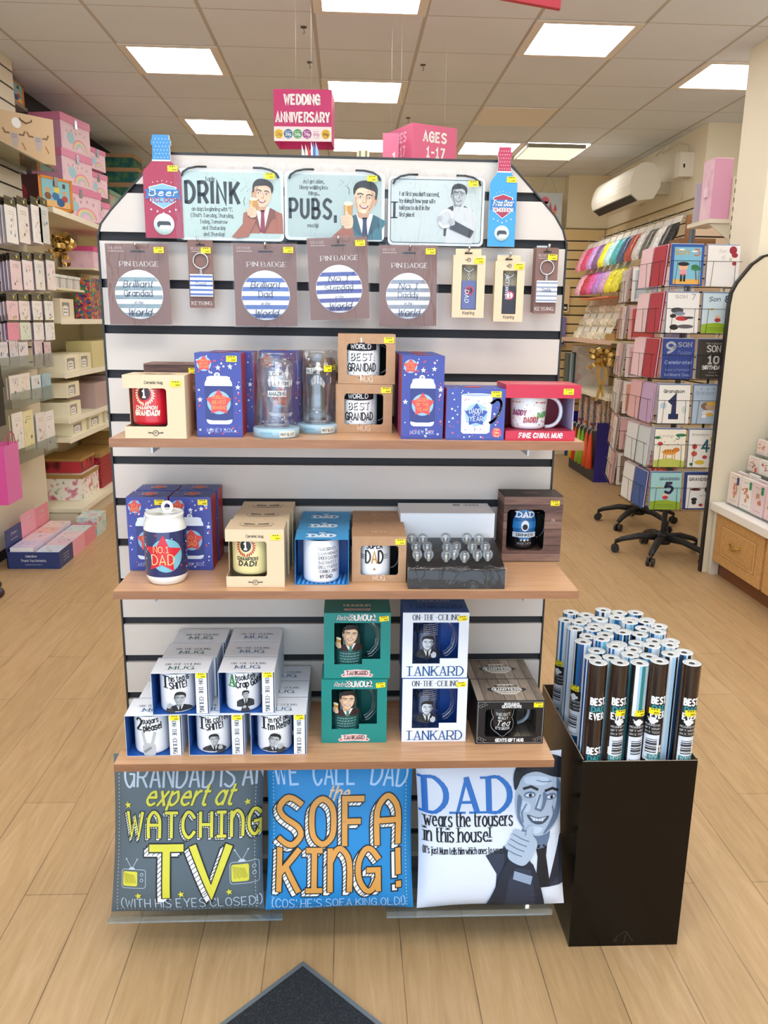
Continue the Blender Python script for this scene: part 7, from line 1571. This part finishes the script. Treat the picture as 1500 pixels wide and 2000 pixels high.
def smallcard(x, y, z, w, h, lab, k, tagc, art=True):
    c = thing('small_card', lab, 'card', (x, y, z), rz=-pi/2, group='small cards on the stepped stand'); m = MB(); m.box(-w/2, w/2, 0, .012, 0, h, P(TC[k % 7], .45), top=WHITE); f = front(0); rr = random.Random(k)
    cx, cz = rr.uniform(-.1, .1)*w, h*rr.uniform(.35, .5); pal = [['d98a7a', 'c9705a', 'b9a06a'], ['c98aa0', '8fae9a', '6a8a6a'], ['c9a0a4', '8a6a5a', 'a8604a']][k % 3]
    for q in range(9): m.ell(cx+rr.uniform(-.25, .25)*w, cz+rr.uniform(-.2, .25)*h, w*rr.uniform(.05, .12), h*rr.uniform(.03, .08), f, P(pal[q % 3], .5), 1+.2*q, n=10)
    scribble(m, 0, h*.84, w*.5, f, P('8a7a7a', .5), h*.03, 1.2, k); scribble(m, 0, h*.12, w*.6, f, P('8a7a7a', .5), h*.025, 1.2, k+1)
    if tagc: m.rect(w*.24, w*.44, h*.02 if h < .15 else h*.68, h*.34 if h < .15 else h*.92, f, P(tagc, .5), 5)
    m.build('card', c)
for k in range(7):
    n = 5 if k == 0 else 6
    for i in range(n):
        w, h = (.135, .185) if k == 0 else (.118, .088+.012*((i*k) % 2))
        y = 2.735-(w+.010)*i+.012*(k % 2); x = 2.33+.05*k+.010+.004*(i % 2)
        smallcard(x, y, .4525+(.0085 if k == 0 else .0125+.098*k), w, h, (['tall boxed flower card', 'small pale card'][k > 0])+', '+ORD[i]+' from the end panel, '+(['bottom row', 'second row up', 'third row up', 'fourth row up', 'fifth row up', 'sixth row up', 'top row'][k])+' of the stepped stand', k*7+i*3, ['2f8a5a' if i in (1, 2) else ('2f4a80' if i == 0 else None)][0] if k == 0 else ('d9603a' if (i+k) % 3 else None))

# ================================================================ upper right shelf, heater and slatted wall of bags
t = thing('shelf_upright', 'slotted cream metal upright beside the column with a shelf arm', 'shelf bracket', (2.47, 3.42, 0)); m = MB(); m.box(-.016, .016, 0, .03, 1.4, 2.42, P('e6dfca', .4)); f = front(0)
for k in range(18): m.rect(-.006, .006, 1.44+.055*k, 1.468+.055*k, f, DARKG, 1)
m.build('upright', t); m = MB(); m.extrude([(-.15, 2.135), (.0, 2.135), (.0, 2.02), (-.03, 2.05)], .002, .008, P('e6dfca', .4)); m.build('shelf_arm', t)
t = thing('metal_shelf', 'cream metal shelf high on the right carrying a tall pink box', 'shelf', (2.31, 3.40, 2.137)); m = MB(); m.box(0, .14, 0, .34, 0, .025, P('e9e2ce', .4)); m.build('board', t)
t = thing('gift_box', 'tall pink and lilac gift box at the upper right beside the column', 'gift box', (2.33, 3.44, 2.1625)); m = MB(); m.box(0, .12, 0, .16, 0, .36, P('d98fb4', .5), front=P('dba0c0', .5), left=PKP); m.box(-.002, .122, -.002, .162, .3602, .368, P('eec2d6', .5)); m.build('box', t); m = MB(); m.box(-.012, -.0005, .06, .10, .14, .20, P('f3dbe6', .5)); m.build('bow', t)
tag(MB().box(2.34, 2.45, 3.71, 3.73, 2.1625, 2.42, P('b9b6c4', .5)).build('lilac_card'), 'pale lilac board standing behind the tall pink box', 'card')
t = thing('wooden_box', 'brown wooden box lower on the upper right shelf unit', 'box', (2.40, 4.06, 2.06)); m = MB(); m.box(0, .26, 0, .2, 0, .05, wood('box_wood', [(.3, '7a5234'), (.7, '9a6c48')], 8., 8.)); m.box(0, .26, .001, .199, -.06, -.0005, P('c9b09a', .6)); m.build('box', t)
t = thing('narrow_rack', 'narrow brown wooden post and slatted board beside the hanging bags', 'rack', (aty(1342, 440, 4.30).x, 4.30, 0)); m = MB(); m.box(0, .03, 0, .03, 1.3, 2.30, wood('post_wood', [(.3, '8a5a38'), (.7, 'a06c48')], 8., 8.)); m.build('post', t)
m = MB(); slats(m, .03, .55, 1.3, 2.22, [1.45+.1*k for k in range(8)], lambda a, z, d: (a, .03+d, z), mat=P('d9bfa4', .6), g=.012); m.build('slat_board', t)
tag(MB().box(2.45, 2.56, 4.30, 4.4599, 1.86, 2.0, BLACK).build('black_box'), 'small black box on the slatted board above the near spinner', 'box') if 0 else None
t = thing('fan_heater', 'white wall mounted fan heater with black outlet on the right wall', 'heater', (2.62, 5.5, 2.60)); prof = smooth_pts([(-.12, .02), (-.135, .10), (-.10, .22), (-.03, .275), (.06, .27)], 3)+[(.13, .19), (.135, .08), (.08, -.02)]+[(-.05, -.035)]
m = MB(); m.extrude(prof, 0, 1.15, P('ece8d8', .35), side=P('efecdf', .3)); m.build('casing', t); m = MB(); m.add([(-.115, .03, .012), (-.115, 1.12, .012), (-.052, 1.12, -.034), (-.052, .03, -.034)], [(0, 1, 2, 3)], DARKG); m.v = [(q[0]-.0015, q[1], q[2]-.002) for q in m.v]; m.build('outlet', t); m = MB(); m.box(.13, .299, .2, .3, .05, .15, P('d9d4c2', .4)); m.box(.13, .299, .85, .95, .05, .15, P('d9d4c2', .4)); m.build('wall_bracket', t)
t = thing('switch_box', 'white electrical box with looped cable beside the heater', 'electrical box', (2.80, 5.22, 2.72)); m = MB(); m.box(0, .119, 0, .12, 0, .19, P('eae6d8', .4)); m.rect(.03, .045, .07, .10, front(0), DARKG, 1); m.build('box', t)
m = MB(); m.tube([(.03, .06, .19), (-.01, .08, .25), (-.08, .15, .26), (-.12, .25, .20)], .006, P('d0c8b4', .4), 6); m.tube([(.09, .06, .19), (.09, .07, .26), (.02, .10, .28), (-.08, .22, .22)], .006, P('d0c8b4', .4), 6); m.tube([(.06, .06, 0), (.06, .06, -.18)], .008, P('d0c8b4', .4), 6); m.build('cable', t)
struct(MB().box(XR-.012, XR, 5.1, YB-.17, 2.53, 2.542, P('a8925a', .5)).box(2.45, XR, YB-.182, YB-.17, 2.53, 2.542, P('a8925a', .5)).build('trim_2'), 'thin rail along the right wall')
m = MB(); slats(m, 4.5, 7.43, .4, 2.52, [.55+.1*k for k in range(20)], lambda a, z, d: (XR-.03+d, a, z), mat=P('e3d2ac', .6), g=.012, d=.029); struct(m.build('wall_slats_right'), 'cream slatted wall behind the hanging bags')
m = MB(); slats(m, 2.0, 2.88, .4, 2.52, [.6+.1*k for k in range(19)], lambda a, z, d: (a, YB-.21+d, z), mat=P('dfc48c', .6), g=.014, d=.035); struct(m.build('wall_slats_back'), 'cream slatted wall at the back right')
BAGC = [('e08aa0', 'pale pink'), ('c8406a', 'crimson pink'), ('b48ac8', 'lilac'), ('6a4a78', 'dark purple'), ('e0c92a', 'yellow'), ('a9d3d0', 'pale aqua'), ('3aa0a8', 'teal'), ('3a5072', 'navy'), ('a84838', 'copper red'), ('d3d3cf', 'white'), ('5a5a54', 'charcoal'), ('dcdcd6', 'silver white'), ('2a2a2c', 'black')]
def shredbag(x, y, z, col, lab, w=.17, h=.26, grp='bags of coloured shred on the right wall', tl=.42):
    b = thing('shred_bag', lab, 'bag', (x, y, z), group=grp, tilt=(0, tl, 0)); m = MB(); rr = random.Random(int(y*100)+int(z*10)); n = 9; vs = []
    mt = speckle('shred_'+col, [(.35, col), (.65, '%02x%02x%02x' % tuple(min(255, int(int(col[i:i+2], 16)*1.18)+14) for i in (0, 2, 4)))], 45., .25)
    for s in (-1, 1):
        for j in range(n+1):
            for i in range(n+1):
                a, c = 2*i/n-1, 2*j/n-1; q = max(0, (1-a**4)*(1-c**4))**.6; vs.append((s*(.034*q+(rr.uniform(0, .006) if q > .2 else 0)), w/2*a, -h*.5+h*.5*c-.02))
    N = (n+1)**2; fs = [[j*(n+1)+i, j*(n+1)+i+1, (j+1)*(n+1)+i+1, (j+1)*(n+1)+i] for j in range(n) for i in range(n)]
    m.add(vs, fs+[[q+N for q in reversed(p)] for p in fs], mt, True); m.build('shred', b)
    m = MB(); m.box(-.002, .002, -w/2, w/2, -.02, .035, P('e6e2da', .3)); m.build('header', b)
def peg(x, y, z, lab):
    k = thing('peg_hook', lab, 'hook', (x, y, z), group='hooks on the right wall'); m = MB(); m.tube([(0, 0, 0), (XR-.031-x, 0, 0)], .003, STEEL, 5); m.tube([(-.0, 0, 0), (-.03, 0, .03)], .003, STEEL, 5); m.build('prong', k)
for k, (c, nm) in enumerate(BAGC):
    y = 7.0-.195*k; shredbag(2.60, y, 2.30, c, nm+' bag of shred in the top row of the right wall'); peg(2.60, y, 2.345, 'hook above the '+nm+' bag in the top row')
for k, (c, nm) in enumerate((('e0a0b4', 'pale pink'), ('b02a40', 'dark red'), ('c04a8a', 'magenta'), ('9a6ab4', 'purple'), ('b48ab0', 'mauve'), ('e0c92a', 'yellow'), ('e6d23a', 'bright yellow'))): shredbag(2.56, 6.85-.20*k, 2.03, c, nm+' bag of shred in the lower row of the right wall', h=.24)
BEI = speckle('clear_tag_packs', [(.3, '8a8272'), (.45, 'b9ae98'), (.6, 'd9d0bc'), (.72, 'c9806a')], 30., .3)
for r in range(3):
    for k in range(5): shredbag(2.60-.055*r, 6.75-.24*k, 1.71-.130*r, ['b9ae98', 'a89e8a', 'c9c0ac', 'b0a694', 'c2b8a2'][(k+r) % 5], ORD[k]+' clear tag pack from the back, '+['upper', 'middle', 'lower'][r]+' row under the shred bags', w=.20, h=.092, grp='clear tag packs on the right wall', tl=.35)
for k in range(6): tag(MB().box(2.44, 2.60, 6.6-.16*k-.075, 6.6-.16*k+.075, 1.747, 1.760, P('e0845a', .5)).build('orange_card'), ORD[k]+' orange card from the back on top of the clear tag packs', 'card', 'orange cards on the right wall')
t = thing('wall_shelf', 'cream shelf on the right wall under the tag packs', 'shelf', (2.36, 5.3, 1.36)); m = MB(); m.box(0, .529, 0, 2.0, -.02, 0, P('e3d6b4', .5)); m.box(-.004, -.0002, 0, 2.0, -.035, .004, P('d9b8a8', .5)); m.build('board', t)
for k in range(1): tag(MB().box(2.40, 2.62, 5.32+.30*k, 5.60+.30*k, 1.361, 1.42, P('a8803c', .4)).build('gold_box'), 'gold brown box on the right wall shelf', 'box', 'gold brown boxes on the right wall shelf')
t = thing('wall_shelf', 'white shelf on the right wall carrying the patchwork bag', 'shelf', (2.36, 5.3, .86)); m = MB(); m.box(0, .529, 0, 2.0, -.03, 0, P('e6e0cc', .5)); m.build('board', t)
PATCH = speckle('patchwork_print', [(0., 'd9d3cf'), (.4, 'e3dcd8'), (.6, 'd3b0b4'), (.75, 'cfcaca'), (.9, 'dcc0c0')], 14., .5, vor=True)
t = thing('patchwork_bag', 'large pale patchwork print gift bag on the white shelf', 'gift bag', (2.45, 6.75, .861)); m = MB(); m.box(0, .38, 0, .14, 0, .42, PATCH); m.build('bag', t)
for k, (c, nm) in enumerate((('4a5a5c', 'dark grey'), ('a8b0a4', 'sage'), ('6a8aa0', 'blue'), ('2a3438', 'black'))): tag(MB().box(2.37+.02*k, 2.388+.02*k, 6.7, 6.86, .861, 1.20+.01*(k % 2), P(c, .5)).build('gift_book'), nm+' book standing left of the patchwork bag', 'book', 'books on the white shelf')
for k, (x, z, w, h, c, nm) in enumerate(((2.30, 1.93, .12, .28, '2a8aa0', 'teal'), (2.45, 1.93, .14, .30, 'e3c89a', 'cream'), (2.31, 1.58, .11, .30, 'e6d8c4', 'ivory'), (2.44, 1.58, .12, .32, '8a74b4', 'purple'), (2.29, 1.30, .11, .22, 'c02a5a', 'crimson'))):
    t = thing('hanging_pack', nm+' pack hanging on the back slatted wall', 'pack', (x, YB-.215, z), group='packs on the back slatted wall'); m = MB(); m.extrude(rrect(-w/2, w/2, -h, 0, .02), -.03, 0, P(c, .5)); m.rect(w*.02, w*.38, -h*.94, -h*.70, front(-.03), BLACK, 1); m.rect(w*.1, w*.3, -h*.88, -h*.80, front(-.03), WHITE, 2); m.build('pack', t)
t = thing('canvas_picture', 'pink castle and heart balloon picture hanging on the back wall', 'picture', (2.06, YB-.25, 2.46)); m = MB(); m.box(0, .31, 0, .02, 0, .43, P('c6d3d4', .5), right=P('4a4a48', .5)); f = front(0); pk = P('e0708c', .5)
m.ell(.12, .35, .045, .04, f, pk, 1.5, n=16); m.poly([(.08, .34), (.16, .34), (.12, .28)], f, pk, 1.5); m.rect(.12, .25, .18, .26, f, P('e8a070', .5), 1.4); m.ell(.18, .20, .06, .045, f, P('d94a78', .5), 2, n=16)
for x in (.13, .18, .235): m.poly([(x-.022, .25), (x+.022, .25), (x, .32+.02*(x == .18))], f, P('c85a7c', .5), 1.8)
m.ell(.22, .07, .03, .025, f, pk, 1.5, n=12); m.build('canvas', t); m = MB(); m.tube([(.06, .01, .43), (.155, .0, .62), (.25, .01, .43)], .0015, STEEL, 4); m.build('string', t)
# gold bow, floor bins of wrap and tassels
t = thing('gift_bow', 'gold gift bow with long tails hanging on the right shelf', 'gift bow', (2.34, 5.45, 1.20)); rr = random.Random(8)
for k in range(20):
    a, b = rr.uniform(0, 2*pi), rr.uniform(-.8, 1.3); q = rr.uniform(.05, .12); d = Vector((cos(a)*cos(b), sin(a)*cos(b), sin(b))); sd = d.cross(Vector((.1, .2, 1))).normalized(); up = d.cross(sd)*.018
    m = MB(); pts = [d*(.03+q*(.5-.5*cos(2*pi*i/10)))+sd*q*.3*sin(2*pi*i/10) for i in range(11)]; m.add([p-up for p in pts]+[p+up for p in pts], [[i, i+1, 12+i, 11+i] for i in range(10)], GOLD, True); m.build('ribbon_loop', t)
for s in (-.02, .02): m = MB(); pts = [(s, -.01, -.03), (s*2, -.02, -.15), (s*-.5, -.01, -.28), (s*-1.8, -.02, -.38)]; m.add([(p[0]-.014, p[1], p[2]) for p in pts]+[(p[0]+.014, p[1], p[2]) for p in pts], [[i, i+1, 5+i, 4+i] for i in range(3)], GOLD, True); m.build('ribbon_tail', t)
t = thing('wrap_display_bin', 'dark blue floor bin of patterned gift wrap beside the far spinner', 'bin', (2.43, 5.74, 0)); m = MB(); B2 = P('241f86', .4); m.box(0, .19, 0, .004, 0, .58, B2); m.box(0, .004, .004, .9, 0, .50, P('232a3a', .5)); m.box(.186, .19, .004, .9, 0, .6, B2); m.box(.004, .186, .896, .9, 0, .6, B2); m.ell(.16, .40, .03, .04, front(0), WHITE, 1, n=16); m.ell(.16, .40, .02, .03, front(0), B2, 2, n=16); m.build('carton', t)
cs = ['b03a5a', '3a4a8a', 'd9603a', '2a7a8a', '5a3a7a', 'c9c2b0', 'a02a3a', '3a5a3a']
for k in range(16):
    i, j = k % 4, k//4; c = cs[(k*3) % 8]; mt = speckle('wrap_'+c, [(.35, c), (.5, 'd9d0c4'), (.65, cs[(k*3+2) % 8])], 30., .35)
    w_ = thing('patterned_wrap_roll', ORD[i]+' patterned roll from the left, '+['front', 'second', 'third', 'back'][j]+' row of the blue bin', 'gift wrap roll', (2.458+.044*i, 5.80+.21*j, .012), group='patterned rolls in the blue bin', tilt=(0, 0, 0)); m = MB(); h = .74+.03*((k*7) % 5)-.015*j*0
    m.lathe([(.0205, 0), (.0205, h)], mt, 14); m.lathe([(.0205, h), (.013, h+.001), (.012, h-.02), (0, h-.02)], P('e3dfd8', .5), 14); m.build('paper', w_)
for k, (c, nm) in enumerate((('ef5a34', 'bright orange'), ('f06a3c', 'second orange'), ('8fc23a', 'lime green'), ('a9cf4a', 'pale green'), ('d9443a', 'red'), ('e8d83a', 'yellow'), ('2a4a9a', 'blue'))):
    t = thing('gift_tassel', nm+' tassel bundle hanging on the side of the blue bin', 'tassel', (2.392, 5.80+.13*k, .47), group='tassels on the side of the blue bin'); m = MB(); m.lathe([(.010, 0), (.016, -.03), (.026, -.18), (.035, -.34), (0, -.345)], P(c, .5), 14); m.build('strands', t); m = MB(); m.tube([(.0, .0, 0), (.008, 0, .030), (.022, 0, .036), (.038, 0, .022)], .004, P('dcdcd8', .4), 6); m.build('loop', t)
# ================================================================ signs hanging behind the stand
MAG = P('c2336e', .45); PNK = P('db6a8e', .45)
def wires(t, pts):
    for a, b in pts: m = MB(); m.tube([a, b], .0005, P('d9d6d0', .3), 4); m.build('hanging_wire', t)
x0, y0_, z0 = -.352, 2.60, 2.395; w, h, d = .295, .245, .20
t = thing('hanging_sign', 'magenta hanging box sign reading Wedding Anniversary with price dots', 'sign', (x0, y0_, z0), rz=-.06, group='department signs hung from the ceiling'); m = MB()
m.box(0, w, 0, .004, 0, h, MAG); m.box(0, w, d, d+.004, 0, h, MAG); m.box(0, .004, .004, d, 0, h, P('b02a60', .5)); m.box(w-.004, w, .004, d, 0, h, P('b02a60', .5)); f = front(0)
m.rect(0, w, 0, h*.285, f, P('f3e6ea', .45), 1); text(m, 'WEDDING', w*.49, h*.72, .042, f, WHITE, w=w*.60, l=2, t=.24, gap=3.6); text(m, 'ANNIVERSARY', w*.5, h*.38, .042, f, WHITE, w=w*.92, l=2, t=.22, gap=3.6)
for k, (c, s, tc) in enumerate((('e8c83a', '29p', 'a8702a'), ('2f6f9c', '39p', 'e8f0f4'), ('3a9a5a', '59p', 'e8f4ea'), ('9a3a8a', '79p', 'f4e6f2'), ('f3e6ea', '89p', 'c08aa4'), ('e8c23a', '99p', '6a4a1a'))):
    cx = w*(.085+.163*k); m.ell(cx, h*.143, w*.078, w*.078, f, P(c, .45), 2, n=22); text(m, s, cx, h*.105, .014, f, P(tc, .4), w=w*.10, l=3, t=.2)
    scribble(m, cx, h*.185, w*.10, f, P(tc, .4), .005, 3, k); scribble(m, cx, h*.065, w*.08, f, P(tc, .4), .004, 3, k+3)
m.build('sign_box', t); wires(t, [((w*.35, .1, h), (w*.35, .1, CZ-z0-.001)), ((w*.62, .1, h), (w*.62, .1, CZ-z0-.001))])
for s in (.35, .62): m = MB(); m.tube([(w*s, .1, h-.01), (w*s+.008, .1, h+.012), (w*s, .1, h+.02), (w*s-.006, .1, h+.012)], .002, P('6a5a50', .4), 5); m.build('sign_clip', t)
x0, y0_, z0 = .378, 2.86, 2.368; w, h = .285, .190
t = thing('hanging_sign', 'pink hanging box sign reading Ages 1-17', 'sign', (x0, y0_, z0), rz=.42, group='department signs hung from the ceiling'); m = MB(); d = .285
m.box(0, w, 0, .004, 0, h, PNK); m.box(0, w, d, d+.004, 0, h, PNK); m.box(0, .004, .004, d, 0, h, P('cf5f86', .45)); m.box(w-.004, w, .004, d, 0, h, P('cf5f86', .45)); f = front(0); m.rect(0, w, 0, h*.03, f, WHITE, 1)
text(m, 'AGES', w*.5, h*.56, .046, f, WHITE, w=w*.50, l=2, t=.24, gap=3.6); text(m, '1-17', w*.52, h*.14, .046, f, WHITE, w=w*.40, l=2, t=.22, gap=3.6); g = left(0)
text(m, 'AGES', -d*.5, h*.58, .045, g, P('e9b0c4', .45), w=d*.5, l=2, t=.22); text(m, '1-17', -d*.5, h*.2, .045, g, P('e9b0c4', .45), w=d*.42, l=2, t=.22)
m.build('sign_box', t); wires(t, [((0, .14, h), (0, .14, CZ-z0-.001)), ((w, .14, h), (w, .14, CZ-z0-.001))])
t = thing('hanging_sign', 'pink sign panel partly hidden left of the ages sign', 'sign', (.222, 2.98, 2.372), group='department signs hung from the ceiling'); m = MB(); m.box(0, .09, 0, .004, 0, .155, P('e57a9c', .45)); text(m, '1', .065, .01, .04, front(0), WHITE, l=2, t=.25); m.build('sign_box', t); wires(t, [((.045, .002, .155), (.045, .002, CZ-2.373))])
a = aty(1095, 17, .9); t = thing('hanging_sign', 'red framed sign at the very top edge of the photo', 'sign', (a.x-.42, .9, a.z), rz=0, tilt=(0, -.13*0, 0), group='department signs hung from the ceiling'); m = MB()
m.extrude([(0, .055), (.42, 0), (.42, .32), (0, .37)], 0, .02, P('b5283c', .45)); f = front(0); m.poly([(.03, .083), (.39-.02, .033+.006), (.37, .29), (.03, .33)], f, P('a8b3b0', .5), 1); m.build('sign_panel', t); wires(t, [((.05, .01, .36), (.05, .01, CZ-a.z-.001)), ((.38, .01, .32), (.38, .01, CZ-a.z-.001))])
# card tops showing over the display stand: a tall card unit behind it
t = thing('rear_card_unit', 'card unit behind the display stand, only the top of its cards showing', 'card stand', (-.25, 1.15, 0)); m = MB(); m.box(0, .62, .1, .25, 0, 1.94, P('d9d3c6', .5)); m.build('body', t)
for k, (u, c, nm) in enumerate(((592, 'e9e6e8', 'white'), (599, 'e6e2e4', 'second white'), (604, 'c83a3a', 'red'), (610, 'dfe3ea', 'pale'), (614, '4a78b8', 'blue'), (619, '9fc0e0', 'light blue'))):
    p = aty(u, 284 if k in (0, 1, 2) else 279, 1.12); q = thing('greeting_card', nm+' card end showing over the stand below the wedding sign', 'card', (p.x, 1.09, 1.70), group='cards behind the stand'); m = MB(); m.extrude([(-.004, 0), (.006, 0), (.006, p.z-1.70-.03), (-.004, p.z-1.70)], 0, .14, P(c, .5)); m.build('card', q) if 0 else m.build('card', q)
    q.location.y = 1.10-.001*k
for k in range(6):
    p = aty(699+4*k, 296, 1.12); q = thing('greeting_card', ORD[k]+' cream card end from the left, over the stand below the lit panel', 'card', (p.x, 1.10, 1.70), group='cards behind the stand'); m = MB(); m.box(-.0035, .0035, 0, .14, 0, p.z-1.70, P(['e3e0c8', '8a8a60', 'efe9d6'][k % 3], .5)); m.build('card', q)
m = MB(); m.box(0, .62, -.07, .0999, 1.66, 1.698, P('d9d3c6', .5)); m.build('ledge', t)
